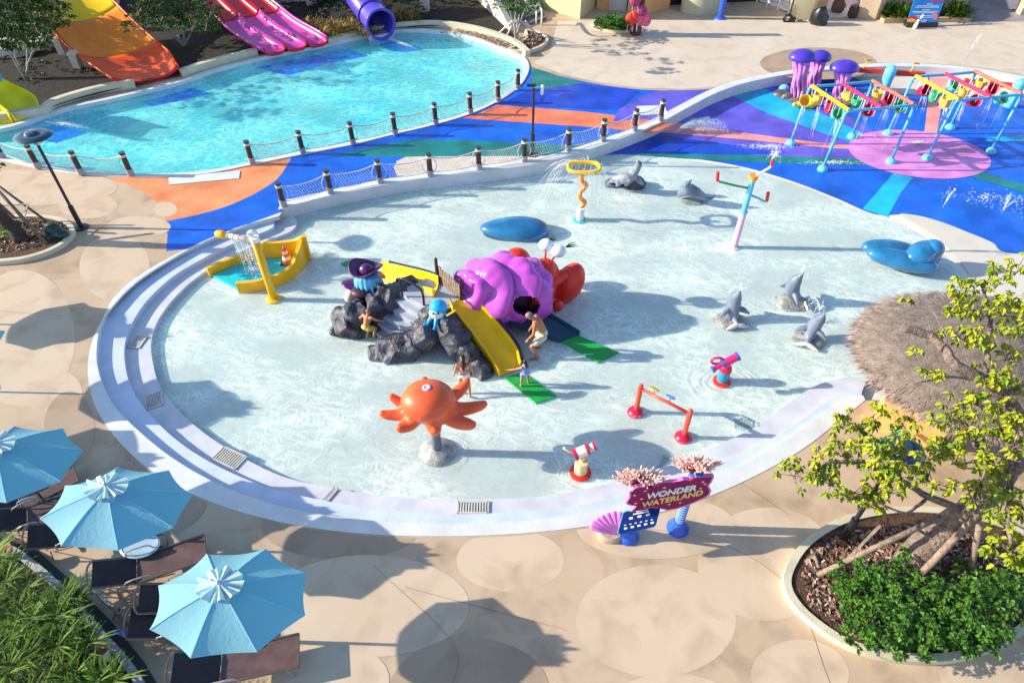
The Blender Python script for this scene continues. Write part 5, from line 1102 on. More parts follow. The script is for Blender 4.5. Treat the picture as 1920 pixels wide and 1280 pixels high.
for k in range(3): a = 2 * PI * k / 3; mb = MB(); mb.tube([c + V((math.cos(a) * .2, math.sin(a) * .2, 0)), V((c.x + math.cos(a) * .28, c.y + math.sin(a) * .25, 0))], .02, 6); mb.build('leg', frs, t)
# folded chair / steel rails leaning by the loungers
t = thing('folded_sign_frame', 'black steel folding frame with blue feet lying by the palm bed', 'folding frame', G(230, 1160, 0))
mb = MB(); mb.beam(G(164, 1098, .5), G(262, 1190, .35), .05); mb.beam(G(170, 1100, .2), G(250, 1185, .1), .03); mb.beam(G(210, 1160, .1), G(225, 1140, .4), .03); mb.build('rail', dgrey, t)
mb = MB(); mb.beam(G(164, 1097, .53), G(205, 1135, .46), .03, .02); mb.build('rail_trim', steel, t)
mb = MB(); mb.poly([G(*q, .3) for q in ((200, 1182), (230, 1180), (256, 1182), (250, 1194), (240, 1196))], .28, .3); mb.build('foot_panel', royal, t)

# ================================================================== SLIDES OF THE LAGOON
def wide_slide(name, label, secs, depth, mats_, lip, ridges=0, sub=6, curl=1.0, side=.75):
    """secs = (left px, right px, z, colour index). Cross section is a shallow U, or several lanes."""
    t = thing(name, label, 'water slide', G(*secs[0][0], 0))
    L = cr([G(*a, z) for a, b, z, k in secs], sub); Rr = cr([G(*b, z) for a, b, z, k in secs], sub); ks = [k for a, b, z, k in secs for _ in range(sub)]
    n = 24 if not ridges else 14 * ridges; rows = []
    for l, r in zip(L, Rr):
        row = []
        for i in range(n + 1):
            f = i / n; p = l.lerp(r, f)
            if ridges:
                g = (f * ridges) % 1; g = abs(2 * g - 1); dz = side * (g ** 5) - .0
            else: g = abs(2 * f - 1); dz = side * g ** 2.6 - side * .25
            row.append(p + V((0, 0, dz)))
        rows.append(row)
    for ci in sorted(set(ks)):
        mb = MB(); kk = len(rows[0]); mb.v = [p for r in rows for p in r]
        for q in range(len(rows) - 1):
            if ks[min(q, len(ks) - 1)] == ci:
                for j in range(kk - 1): mb.f.append((q * kk + j, q * kk + j + 1, (q + 1) * kk + j + 1, (q + 1) * kk + j)); mb.mi.append(0)
        used = sorted({i for f in mb.f for i in f}); ix = {a_: b_ for b_, a_ in enumerate(used)}; mb.v = [mb.v[i] for i in used]; mb.f = [tuple(ix[i] for i in f) for f in mb.f]
        o = mb.build('slide_section', mats_[ci], t, smooth=True); sm = o.modifiers.new('solid', 'SOLIDIFY'); sm.thickness = depth; sm.offset = 0
    mb = MB(); mb.tube(rows[0], .085, 8); mb.build('slide_lip', lip, t, smooth=True)
    for k in (0, -1): mb = MB(); mb.tube([r[k] for r in rows], .06, 6); mb.build('slide_edge', mats_[0], t, smooth=True)
    return t
slo = mat('slide_orange', (.92, .25, .006), .45, .08, 2, coat=.08, spec=.25); sly = mat('slide_yellow', (.92, .58, .006), .45, .06, 2, coat=.08, spec=.25); slr = mat('slide_scarlet', (.90, .10, .008), .45, .08, 2, coat=.08, spec=.25)
slm = gloss('slide_red', (.70, .008, .015), .15); slp = gloss('slide_violet', (.40, .04, .42), .15); slk = gloss('slide_pink', (.80, .12, .38), .15)
wide_slide('family_slide', 'wide orange and yellow water slide ending at the lagoon with a red lip', [((216, 160), (338, 137), .16, 0), ((200, 149), (330, 124), .25, 0), ((178, 134), (318, 106), 0.30, 0), ((150, 114), (296, 88), 0.57, 1), ((118, 84), (262, 58), 1.02, 1), ((88, 48), (226, 22), 1.62, 2), ((60, 0), (182, -25), 2.40, 2), ((20, -70), (130, -90), 3.48, 2), ((0, -130), (90, -150), 4.20, 2)], .08, (slr, slo, sly), slm, side=.42)
wide_slide('racing_slide', 'three lane red and magenta water slide at the far side of the lagoon', [((497, 105), (616, 82), .12, 0), ((470, 92), (598, 70), .28, 0), ((432, 66), (556, 46), 0.48, 0), ((410, 44), (528, 24), 0.75, 1), ((388, 24), (500, 2), 1.08, 1), ((360, -8), (468, -28), 1.56, 0), ((340, -40), (440, -60), 2.10, 1), ((300, -90), (400, -110), 3.00, 1)], .07, (gloss('slide_magenta', (.62, .05, .36), .15), slm), slm, ridges=3, side=.34)
t = thing('yellow_body_slide', 'twin lane yellow and blue slide entering the lagoon at the left edge', 'water slide', G(40, 225, 0))
trough('slide_section', [((30, 226), (78, 213), .05), ((10, 208), (66, 190), .35), ((-20, 188), (25, 168), .8), ((-60, 170), (-15, 150), 1.3)], gloss('lemon', (.80, .70, .01), .2), t, .3, .05, 5)
trough('slide_section', [((-40, 236), (22, 228), .05), ((-70, 214), (2, 205), .35), ((-90, 190), (-30, 186), .8)], MATS['lemon'], t, .3, .05, 5)
trough('slide_section', [((-45, 170), (4, 150), 1.25), ((-100, 140), (-60, 120), 2.4)], gloss('slide_azure', (.02, .35, .62), .2), t, .32, .05, 4)
foam('slide_foam', 'foaming white wake below the yellow slide at the left end of the lagoon', G(125, 232, -.10), 2.2, .35, 420, -.32)
foam('slide_foam', 'white wash below the wide orange slide', G(285, 150, -.08), 1.6, .3, 160, .15)
t = thing('tube_slide', 'violet tube slide with round mouth pouring into the lagoon', 'water slide', G(715, 62, 0))
tubm = gloss('tube_violet', (.09, .06, .50), .25)
m0 = HZ(715, 66, 0, 40); q0 = G(714, 46, .72); P = cr([q0, q0 + V((-.42, .8, .08)), q0 + V((-.95, 1.6, .36)), q0 + V((-1.6, 2.4, .9)), q0 + V((-2.3, 3.2, 1.6)), q0 + V((-2.8, 4.6, 2.6))], 6)
o = MB(); o.tube(P, .78, 28, False); o = o.build('tube', tubm, t, smooth=True); sm = o.modifiers.new('solid', 'SOLIDIFY'); sm.thickness = .06
d = (P[0] - P[1]).normalized()
for q in (0, 9, 18): dd = (P[min(q + 1, len(P) - 1)] - P[q]).normalized(); o = MB(); o.tube([P[q] - dd * .05, P[q] + dd * .05], .86, 28, False); o = o.build('tube_flange', tubm, t, smooth=50); sm = o.modifiers.new('solid', 'SOLIDIFY'); sm.thickness = .1
mb = MB(); q = P[0] - d * .5; mb.box((q.x, q.y, -.1), (1.5, .8, .5), math.atan2(d.y, d.x) + PI / 2); mb.build('tube_cradle', mat('pale_violet', (.45, .40, .62), .4), t)
foam('slide_foam', 'white water streaming from the mouth of the violet tube', G(750, 80, -.10), 1.9, .25, 420, -.75)

# ================================================================== TREES AND PLANTS
def leaf(mb, p, d, up, L, W_):
    d = d.normalized(); s = d.cross(up)
    if s.length < .01: s = V((1, 0, 0))
    s.normalize(); n_ = s.cross(d)
    mb.add([p, p + d * L * .45 + s * W_ + n_ * .12 * L, p + d * L - n_ * .1 * L, p + d * L * .45 - s * W_ + n_ * .12 * L], [(0, 1, 2), (0, 2, 3)])
def cluster(mb, c, r, n, L, droop=.5, W_=.32, twigs=None):
    c = V(c)
    for i in range(n // 7):
        a = rnd(0, 2 * PI); q = random.random() ** .5; s = c + V((math.cos(a) * q * r[0], math.sin(a) * q * r[1], rnd(-1, 1) * r[2]))
        if twigs is not None: twigs.tube([c + V((rnd(-.1, .1), rnd(-.1, .1), -r[2])), s], [.012, .005], 3, False)
        for k in range(7):
            b = 2 * PI * k / 7 + rnd(-.4, .4); d = V((math.cos(b), math.sin(b), rnd(-droop - .3, .25 - droop))); leaf(mb, s + V((rnd(-.03, .03), rnd(-.03, .03), rnd(-.03, .03))), d, V((rnd(-.4, .4), rnd(-.4, .4), 1)), L * rnd(.7, 1.2), L * W_ * rnd(.8, 1.2))
def limb(mb, pts, r0, r1, n=9, wob=.03):
    P = cr([V(p) for p in pts], 5); k = len(P); P = [p + V((rnd(-wob, wob), rnd(-wob, wob), rnd(-wob, wob))) for p in P]; mb.tube(P, [r0 + (r1 - r0) * i / (k - 1) * (1 + rnd(-.08, .08)) for i in range(k)], n)
t = thing('leaning_tree', 'leaning tree with gnarled trunk and yellow green leaves in the right planter', 'tree', G(1690, 1075, .1))
mb = MB(); limb(mb, [G(1688, 1080, .05), G(1712, 1045, .35), G(1760, 1000, .9), G(1815, 960, 1.5), G(1870, 905, 2.1), G(1905, 860, 2.6), G(1930, 800, 3.1)], .36, .17, 14, .025); mb.build('trunk', bark, t, smooth=True)
for pts, a, b in (([G(1925, 810, 3.05), G(1905, 770, 3.4), G(1860, 720, 3.8), G(1800, 690, 4.1), G(1770, 655, 4.3), G(1742, 628, 4.4), G(1692, 614, 4.5)], .13, .08),
                  ([G(1815, 960, 1.5), G(1740, 930, 1.9), G(1690, 900, 2.2), G(1620, 870, 2.5), G(1545, 868, 2.7)], .09, .02), ([G(1880, 900, 2.1), G(1830, 830, 2.9), G(1800, 780, 3.3)], .10, .04),
                  ([G(1860, 720, 3.8), G(1850, 650, 4.2), G(1858, 600, 4.5), G(1840, 530, 4.8)], .07, .03), ([G(1870, 730, 3.75), G(1800, 706, 3.9), G(1720, 716, 4.0)], .045, .02), ([G(1905, 860, 2.6), G(1890, 960, 2.7), G(1895, 1020, 2.5)], .07, .03),
                  ([G(1760, 660, 4.3), G(1775, 630, 4.5), G(1740, 570, 4.7)], .02, .008), ([G(1758, 650, 4.3), G(1735, 600, 4.5), G(1690, 585, 4.6)], .015, .006), ([G(1690, 900, 2.2), G(1650, 850, 2.7), G(1600, 800, 3.0)], .04, .015), ([G(1740, 930, 1.9), G(1700, 960, 2.1), G(1620, 930, 2.3)], .04, .015)):
    mb = MB(); limb(mb, pts, a, b, 8, .02); mb.build('branch', bark, t, smooth=True)
mb = MB(); tw = MB()
CL = [(1672, 838, 3.9), (1700, 862, 3.8), (1650, 850, 3.9), (1500, 885, 2.6), (1535, 868, 2.6), (1565, 895, 2.5), (1600, 790, 3.0), (1590, 845, 2.8), (1630, 820, 2.9), (1655, 870, 2.6), (1600, 925, 2.3), (1640, 935, 2.2), (1690, 892, 2.6), (1720, 850, 2.9), (1765, 830, 3.0), (1750, 895, 2.6), (1840, 930, 2.6), (1850, 850, 3.1), (1895, 905, 2.9), (1880, 960, 2.7), (1900, 1015, 2.5), (1915, 830, 3.3), (1830, 800, 3.3), (1780, 785, 3.3), (1690, 800, 3.0), (1860, 765, 3.7), (1905, 725, 3.9), (1855, 700, 4.1), (1900, 665, 4.2), (1820, 540, 4.8), (1862, 520, 4.9), (1903, 500, 5.0), (1792, 570, 4.7), (1840, 585, 4.7), (1882, 575, 4.8), (1912, 560, 4.9), (1835, 632, 4.5), (1805, 620, 4.5), (1905, 620, 4.5), (1930, 960, 2.8), (1870, 800, 3.4), (1660, 905, 2.4), (1905, 780, 3.6), (1815, 860, 3.0), (1640, 780, 3.0), (1885, 1040, 2.3), (1930, 1050, 2.3), (1820, 750, 3.6)]
for x, y, z in CL: cluster(mb, G(x, y, z), (.40, .34, .2), 91, .14, .65, .30, tw)
for x, y, z in ((1715, 660, 4.1), (1650, 760, 3.5), (1702, 560, 4.6), (1760, 700, 4.1), (1738, 690, 4.1)): cluster(mb, G(x, y, z), (.12, .1, .1), 21, .13, .6)
mb.build('crown', leafy, t, kind='stuff'); tw.build('twigs', bark, t, kind='stuff')
for a, b, r in ((G(1532, 1078, .1), G(1765, 968, 1.5), .06), (G(1692, 1112, .1), G(1850, 945, 1.9), .075), (G(1815, 1085, .1), G(1836, 985, 1.7), .06), (G(1520, 1030, .1), G(1535, 1065, .15), .05)):
    mb = MB(); mb.tube([a, a.lerp(b, .5) + V((.01, 0, .02)), b], r, 9); mb.build('prop_pole', wood, t, smooth=True)
for a, b in ((G(1580, 1042, .45), G(1640, 1092, .25)), (G(1592, 1045, .45), G(1650, 985, .9)), (G(1718, 990, 1.1), G(1778, 1028, .9)), (G(1760, 985, 1.3), G(1920, 1020, 1.0))):
    mb = MB(); mb.beam(a, b, .06, .03); mb.build('prop_brace', wood, t)
t, c = lamp('street_lamp', 'black street lamp rising through the leaning tree in the right planter', 1578, 1014, 850, 1, .68)
# shrubs in the right planter
t = thing('planter_shrub', 'dense glossy green shrub filling the right planter under the leaning tree', 'shrub', G(1720, 1150, .1)); mb = MB()
for i in range(150):
    x, y = rnd(1500, 1905), rnd(1040, 1215)
    if ((x - 1725) / 200) ** 2 + ((y - 1135) / 92) ** 2 < 1 and not (x < 1590 and y > 1120) and not (x < 1560 and rnd(0, 1) < .5): cluster(mb, G(x, y, rnd(.25, .62)), (.24, .24, .15), 49, .095, .1, .42)
for i in range(46): x, y = rnd(1640, 1890), rnd(1090, 1215); cluster(mb, G(x, y, rnd(.5, .75)), (.22, .22, .12), 56, .095, .1, .42)
mb.build('foliage', leafg, t, kind='stuff')
mb = MB()
for i in range(40): x, y = rnd(1600, 1860), rnd(1080, 1200); p = G(x, y, 0); mb.tube([V((p.x, p.y, .1)), V((p.x + rnd(-.1, .1), p.y, .5))], .012, 4, False)
mb.build('stems', twigm, t, kind='stuff')
def tree(label, base, trunkz, stems, clusters, lf, L, r, n=70, bm=twigm):
    t = thing('garden_tree', label, 'tree', G(*base, .12)); tw = MB(); cr_ = MB(); b = G(*base, .12)
    for (x, y, z) in stems: m_ = MB(); limb(m_, [b, b.lerp(G(x, y, z), .4) + V((rnd(-.1, .1), rnd(-.1, .1), .1)), G(x, y, z)], .07, .025, 7, .02); m_.build('trunk', bm, t, smooth=True)
    for (x, y, z) in clusters: cluster(cr_, G(x, y, z), r, n, L, .3, .22, tw)
    cr_.build('crown', lf, t, kind='stuff'); tw.build('twigs', bm, t, kind='stuff'); return t
tree('multi stemmed olive green tree left of the orange slide', (48, 148), 0, [(20, 60, 2.2), (50, 50, 2.4), (85, 60, 2.2), (10, 90, 1.6), (70, 85, 1.6)], [(x + rnd(-8, 8), y + rnd(-6, 6), rnd(2.0, 3.2)) for x in range(-5, 112, 19) for y in range(-10, 88, 17) if x + y < 135], leafo, .30, (.62, .5, .35), 77)
tree('small pale stemmed tree between the orange and red slides', (345, 88), 0, [(320, 40, 1.4), (345, 35, 1.6), (370, 42, 1.4), (300, 45, 1.2)], [(x + rnd(-8, 8), y + rnd(-5, 5), rnd(1.4, 2.4)) for x in range(255, 400, 18) for y in range(-14, 44, 14)], leafo, .27, (.6, .45, .3), 56)
t = tree('little tree with white props in the far end planter of the lagoon', (968, 78), 0, [(955, 15, 2.0), (968, 8, 2.3), (985, 14, 2.0), (975, 25, 1.6)], [(x + rnd(-5, 5), y, rnd(2.2, 3.2)) for x in range(935, 1010, 18) for y in (-12, 2, 12)], leafg, .22, (.4, .35, .25), 35)
for a, b in (((936, 62), (962, 38)), ((950, 68), (966, 36)), ((972, 74), (968, 36)), ((1005, 62), (972, 36)), ((1010, 70), (985, 40))): m_ = MB(); m_.tube([G(*a, .15), G(*b, 1.1)], .05, 6); m_.build('prop_pole', mat('white_washed', (.55, .52, .46), .8), t)
t = thing('propped_tree', 'dark trunk with timber props in the left planter, crown out of frame', 'tree', G(38, 450, .1))
mb = MB(); limb(mb, [G(42, 452, .05), G(18, 420, .7), G(-20, 380, 1.6), G(-60, 320, 2.8)], .26, .15, 12); mb.build('trunk', mat('dark_bark', (.06, .045, .04), .9, .3, 8, .8, 20), t, smooth=True)
for a, b, r in ((G(88, 458, .1), G(-15, 345, 1.9), .06), (G(92, 418, .1), G(-15, 340, 1.7), .045), (G(40, 420, .2), G(-20, 365, 1.5), .05)):
    mb = MB(); mb.tube([a, b], r, 8); mb.build('prop_pole', mat('brown_pole', (.17, .12, .09), .8, .3, 9), t, smooth=True)
for a, b in ((G(45, 412, .75), G(52, 382, .9)), (G(-10, 385, .9), G(52, 383, .9)), (G(-10, 418, .7), G(50, 410, .7))): mb = MB(); mb.beam(a, b, .05, .03); mb.build('prop_brace', mat('grey_brace', (.4, .4, .4), .7), t)
mb = MB(); cl = [(-40 - 25 * i, 290 + 18 * j, 3.4) for i in range(4) for j in range(3)]
for x, y, z in cl: cluster(mb, G(x, y, z), (.7, .6, .4), 60, .2, .3)
mb.build('crown', leafg, t, kind='stuff')
c = G(108, 440, .12); t = thing('garden_speaker', 'dark green dome shaped garden speaker on the left planter mulch', 'speaker', c)
mb = MB(); mb.ball(c + V((-.05, 0, .18)), (.30, .24, .30), 18, 12); mb.ball(c + V((.22, -.1, .08)), (.26, .2, .18), 16, 10); meld(mb.build('housing', mat('speaker_green', (.008, .05, .045), .35), t, smooth=True), .03, 3)
mb = MB(); mb.ball(c + V((-.02, -.22, .10)), (.08, .03, .07), 10, 8); mb.build('badge', mat('dark_teal', (.02, .10, .10), .4), t, smooth=True)
def blades(mb, c, n, L, w, spread=1., up=.6, arch=.5):
    c = V(c)
    for i in range(n):
        a = rnd(0, 2 * PI); e = rnd(up * .3, up * 1.4); Lq = L * rnd(.65, 1.15); d = V((math.cos(a) * math.cos(e), math.sin(a) * math.cos(e), math.sin(e))); s = V((-math.sin(a), math.cos(a), 0)) * w
        p1 = c + d * Lq * .5; p2 = c + d * Lq * .85 + V((0, 0, -arch * Lq * .22)); p3 = c + d * Lq * 1.02 + V((0, 0, -arch * Lq * .42))
        mb.add([c + s * .4, c - s * .4, p1 - s, p1 + s, p2 - s * .7, p2 + s * .7, p3], [(0, 1, 2, 3), (3, 2, 4, 5), (5, 4, 6)])
grassy = mat('lawn_grass', (.20, .38, .02), .6, rgb2=(.08, .20, .01), scale=8)
mb = MB()
for i in range(60): x, y = rnd(-30, 38), rnd(412, 448); blades(mb, G(x, y, .12), 14, .22, .012)
mb.build('grass_tuft', grassy, kind='stuff', label='bright green grass patch at the foot of the propped trunk', cat='grass')
# ornamental grasses
reed = mat('rusty_grass', (.36, .17, .03), .7, rgb2=(.14, .16, .02), scale=2)
def grass(label, x, y, r, n=230, L=1.1, m=reed):
    t = thing('ornamental_grass', label, 'ornamental grass', G(x, y, .12), 'ornamental grasses beyond the lagoon'); mb = MB()
    for i in range(6): blades(mb, G(x, y, .12) + V((rnd(-r, r), rnd(-r * .6, r * .6), 0)), n // 6, L, .02, 1, 1.1, .9)
    mb.build('blades', m, t, kind='stuff')
grass('rusty orange grass clump left of the violet tube slide', 628, 66, 1.2, 420); grass('rusty grass clump right behind the red racing slide end', 596, 58, .7, 260); grass('rusty grass clump right of the violet tube slide', 762, 38, .8, 260, .9)
grass('olive grass clump under the violet tube slide', 665, 55, .8, 260, .9); grass('low rusty grass clump behind the far kerb', 690, 66, .6, 150, .7)
shr = MB()
for i in range(90):
    x, y = rnd(380, 900), rnd(-60, 30)
    cluster(shr, G(x, y, rnd(.3, .9)), (.7, .5, .35), 49, .22, .2)
for i in range(60):
    x, y = rnd(0, 460), rnd(90, 160)
    if y > 168 - x * .16 - 6: continue
    cluster(shr, G(x, y, .2), (.5, .4, .12), 21, .16, .1)
shr.build('ground_cover', mat('dark_shrub_leaf', (.045, .07, .02), .7, rgb2=(.015, .025, .01), scale=4), kind='stuff', label='dark low shrubs covering the bank behind the lagoon', cat='shrubs')
# palm bed at the bottom left
bedP = px([(-120, 985), (0, 1028), (40, 1050), (110, 1110), (180, 1190), (240, 1262), (290, 1360), (100, 1500), (-200, 1300)], .05, 1, True, False)
mb = MB(); mb.poly(bedP, .06); mb.build('palm_bed_ground', soil, kind='structure')
mb = MB(); C = px([(-120, 985), (0, 1028), (40, 1050), (110, 1110), (180, 1190), (240, 1262), (290, 1360)], .22); ribbon(mb, C, .14, 0, .22); mb.build('palm_bed_kerb', mat('grey_kerb', (.36, .36, .38), .7, .15, 3, .3, 20), kind='structure')
mb = MB(); mb.poly(px([(-60, 1000), (0, 1020), (50, 1045), (120, 1105), (190, 1182), (255, 1265), (300, 1340), (330, 1340), (270, 1240), (205, 1160), (130, 1085), (60, 1022), (0, 995)], .0245, 1, True, False), .0245); mb.build('drain_channel', mat('drain_dark', (.05, .05, .05), .8), kind='structure')
mbp = MB()
protos = []
for k in range(3):
    mb = MB()
    for j in range(3): blades(mb, (rnd(-.12, .12), rnd(-.12, .12), .45 + .15 * j), 24, .62, .016, 1, .55, .35)
    mb2 = MB(); mb2.tube([(0, 0, 0), (0, 0, .7)], .03, 6)
    t = thing('fan_palm', 'x', 'palm', (0, 0, 0), 'spiky fan palms in the bottom left bed'); mb.build('blades', palml, t, local=True, kind='stuff'); mb2.build('stem', bark, t, local=True); protos.append(t)
spots = [(15, 1100), (60, 1120), (110, 1135), (30, 1160), (80, 1175), (130, 1160), (170, 1225), (20, 1215), (70, 1230), (120, 1215), (150, 1265), (40, 1270), (100, 1290), (190, 1285), (-15, 1250), (-20, 1130), (10, 1060), (140, 1120), (215, 1300), (60, 1320), (150, 1330)]
for i, (x, y) in enumerate(spots):
    p = G(x, y, .5); loc = (p.x, p.y, .0); o = protos[i] if i < 3 else dup(protos[i % 3]); o.location = loc; o.rotation_euler = (0, 0, rnd(0, 6)); o.scale = (rnd(.85, 1.15),) * 3
    o['label'] = 'spiky green fan palm in the dense bed at the bottom left corner'
for x, y, lb in ((188, 1218, 'round terracotta and white bed lamp among the palms, right one'), (8, 1032, 'round terracotta and white bed lamp at the left picture edge')):
    b = G(x, y, .45); t = thing('bed_lamp', lb, 'garden lamp', (b.x, b.y, 0), 'bed lamps among the palms'); mb = MB(); mb.lathe((b.x, b.y, 0), [(.07, .0), (.07, .40)], 12); mb.build('post', white, t, smooth=50); mb = MB(); mb.tube([b + V((math.cos(a) * .13 + .03, math.sin(a) * .1, 0)) for a in [i * PI / 10 for i in range(20)]], .025, 6, closed=True); mb.build('ring', white, t, smooth=True)
    mb = MB(); mb.lathe(b, [(.0, .03), (.15, .03), (.16, .06), (0, .07)], 18); mb.build('terracotta_cap', mat('terracotta', (.50, .20, .13), .7), t)

# ================================================================== THATCHED HUT
rc = G(1858, 676, 2.2); t = thing('thatched_hut', 'round hut with grey brown thatched roof behind the leaning tree at right', 'hut', V((rc.x, rc.y, ZF)))
RXh = rc.x - G(1622, 676, 2.2).x; RYh = RXh * .82
mb = MB(); mb.lathe(rc, [(1.0, -.12), (1.02, .0), (.7, .35), (.35, .72), (.04, .98), (.01, .99)], 48, RXh, RYh); mb.build('roof', mat('thatch_base', (.16, .13, .11), .95, .3, 6, .6, 20), t, smooth=True)
mb = MB()
for i in range(15000):
    a = rnd(0, 2 * PI); q = math.sqrt(rnd(.02, 1.06)); z = .99 - .99 * q - .03
    p = rc + V((math.cos(a) * q * RXh, math.sin(a) * q * RYh, z + .03)); o = V((math.cos(a) * RXh, math.sin(a) * RYh, 0)).normalized(); d = (o + V((0, 0, -.42)) + V((rnd(-.35, .35), rnd(-.35, .35), rnd(-.05, .18)))).normalized()
    s = d.cross(V((0, 0, 1))).normalized() * rnd(.010, .03); L_ = rnd(.18, .42); mb.add([p + s, p - s, p + d * L_ + V((0, 0, rnd(0, .05)))], [(0, 1, 2)])
mb.build('thatch', mat('thatch_straw', (.50, .39, .32), .9, rgb2=(.17, .12, .10), scale=5, detail=8), t, kind='stuff')
for k in range(8): a = 2 * PI * k / 8 + .2; p = rc + V((math.cos(a) * RXh * .45, math.sin(a) * RYh * .45, 0)); mb = MB(); mb.tube([V((p.x, p.y, ZF)), V((p.x, p.y, 2.2))], .09, 8); mb.build('post', wood, t)
t = thing('snack_counter', 'orange counter front showing below the thatch edge', 'counter', G(1690, 800, 0)); mb = MB(); mb.add([], []); c = G(1720, 800, .5); mb.box((c.x, c.y + .3, .5), (1.5, .7, 1.0), -.5); mb.build('counter_body', mat('apricot', (.80, .42, .14), .6, .1, 2), t)
mb = MB(); mb.box((c.x, c.y + .3, 1.03), (1.6, .8, .06), -.5); mb.build('counter_top', mat('apricot_top', (.72, .42, .2), .5), t)
c = G(1686, 812, .6); t = thing('teal_planter_sculpture', 'small turquoise flower shaped ornament by the orange counter', 'ornament', c); mb = MB()
for k in range(7): a = 2 * PI * k / 7; mb.ball(c + V((math.cos(a) * .13, math.sin(a) * .12, .0)), (.1, .07, .05), 10, 6, Matrix.Rotation(a, 4, 'Z'))
mb.ball(c, .08, 10, 8); mb.build('petals', turq, t, smooth=True); mb = MB(); mb.tube([V((c.x, c.y, 0)), c], .05, 8); mb.build('stem', royal, t)

# ================================================================== FAR BUILDINGS
cw = mat('cream_render', (.60, .52, .30), .8, .08, 1, .15, 30); cw2 = mat('pale_render', (.55, .53, .49), .8, .08, 1, .15, 30); ow = mat('orange_render', (.72, .40, .16), .8, .1, 1, .15, 30)
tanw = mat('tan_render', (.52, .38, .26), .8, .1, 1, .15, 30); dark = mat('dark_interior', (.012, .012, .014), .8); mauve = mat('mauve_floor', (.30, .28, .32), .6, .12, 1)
def wall(name, label, pts, h, m, cat='wall', cap=None, z0=0):
    """solid block standing on the footprint pts (front corners seen in the photo)"""
    t = thing(name, label, cat, G(*pts[0], 0)); P = [G(x, y, 0) for x, y in pts]; mb = MB(); mb.poly(P, z0, h); mb.build('wall_body', m, t)
    if cap: Q = offs(P, -.06, True); mb = MB(); mb.poly(Q if sum(P[i].x * P[i - 1].y - P[i - 1].x * P[i].y for i in range(len(P))) > 0 else offs(P, .0, True), h + .002, h + .07); mb.build('wall_cap', cap, t)
    return t
wall('retaining_wall', 'grey rendered retaining wall behind the shrubs and the red slide', [(500, 12), (640, 2), (900, -20), (900, -60), (500, -50)], 1.6, cw2, cap=cw2)
wall('retaining_wall', 'low grey wall behind the tree at the top left', [(-60, 118), (40, 112), (105, 92), (100, 78), (-60, 95)], .55, cw2)
wall('retaining_wall', 'grey wall behind the top of the orange slide', [(180, 28), (225, 20), (225, -40), (180, -40)], 2.2, cw2)
for x, y, lb in ((708, 26, 'square cream pillar behind the violet tube mouth'), (797, 20, 'square cream pillar farther right behind the shrubs'), (122, 106, 'cream support pillar under the orange slide'), (150, 132, 'short cream support panel near the end of the orange slide'), (392, 48, 'cream support pillar under the red slide'), (585, 10, 'square cream pillar between red slide and violet tube')):
    b = G(x, y, .1); t = thing('support_pillar', lb, 'pillar', b); mb = MB(); mb.box(b + V((0, 0, .55)), (.55 if y < 30 else .35, .4, 1.1 if y < 60 else .8)); mb.build('pillar_body', cw2, t); mb = MB(); mb.box(b + V((0, 0, 1.13 if y < 60 else .83)), (.62 if y < 30 else .4, .46, .06)); mb.build('pillar_cap', cw, t)
# stair with side wall
t = thing('side_stair', 'dark grey outdoor stair with white side wall and curved white handrail', 'stair', G(1000, 55, 0))
A, B = G(955, 62, 0), G(882, -8, 0)
mb = MB(); n_ = V((.25, .35, 0)); q = [A, B, B + V((0, 0, 2.6)), A + V((0, 0, .35))]; mb.add(q + [p + n_ for p in q], [(0, 1, 2, 3), (7, 6, 5, 4), (0, 4, 5, 1), (1, 5, 6, 2), (2, 6, 7, 3), (3, 7, 4, 0)]); mb.build('side_wall', mat('white_cream_wall', (.62, .58, .48), .8, .06, 1), t)
for i in range(8):
    a, b = G(988 - i * 5, 50 - i * 7, 0), G(1024 - i * 5, 38 - i * 7, 0); a2, b2 = G(983 - i * 5, 43 - i * 7, 0), G(1019 - i * 5, 31 - i * 7, 0); mb = MB(); mb.poly([a, b, b2, a2], 0, .16 * (i + 1)); mb.build('stair_tread', mat('stair_grey', (.12, .11, .11), .8), t)
mb = MB(); a = G(1015, 48, 0); mb.tube(cr([a, a + V((0, 0, .8)), a + V((-.2, .5, 1.0)), G(1000, 18, 1.3), G(985, 0, 1.9)], 4), .05, 8); mb.tube([a + V((-.3, .1, 0)), a + V((-.3, .2, .85))], .04, 6); mb.build('handrail', white, t, smooth=True)
wall('yellow_wall', 'cream yellow building wall with a sharp corner by the stair', [(1000, 12), (1087, 36), (1118, 12), (1118, -40), (990, -30)], 3.2, cw, 'building')
wall('orange_wall', 'orange recess wall beside the cream yellow building', [(1118, 16), (1142, 19), (1142, -20), (1118, -20)], 3.2, ow, 'building')
t = wall('doorway', 'pale doorway panel with dark chevron base in the orange wall', [(1142, 19), (1174, 21), (1174, -20), (1142, -20)], 3, cw2, 'door'); mb = MB(); c = G(1158, 19.5, 0); d = (G(1174, 21, 0) - G(1142, 19, 0)); mb.add([c - d * .5 + V((0, -.03, 0)), c + d * .5 + V((0, -.03, 0)), c + d * .5 + V((0, -.03, .95)), c + V((0, -.03, .45)), c - d * .5 + V((0, -.03, .95))], [(0, 1, 3), (0, 3, 4), (1, 2, 3)]); mb.build('door_base', dgrey, t)
wall('orange_counter', 'orange box counter behind the red life vests', [(1176, 24), (1198, 30), (1255, 16), (1252, -30), (1176, -30)], 1.5, ow, 'counter', cap=ow)
wall('dark_hall', 'dark shaded hall opening behind the round kiosk', [(1256, 10), (1480, 0), (1480, -30), (1256, -30)], 2.5, dark, 'building')
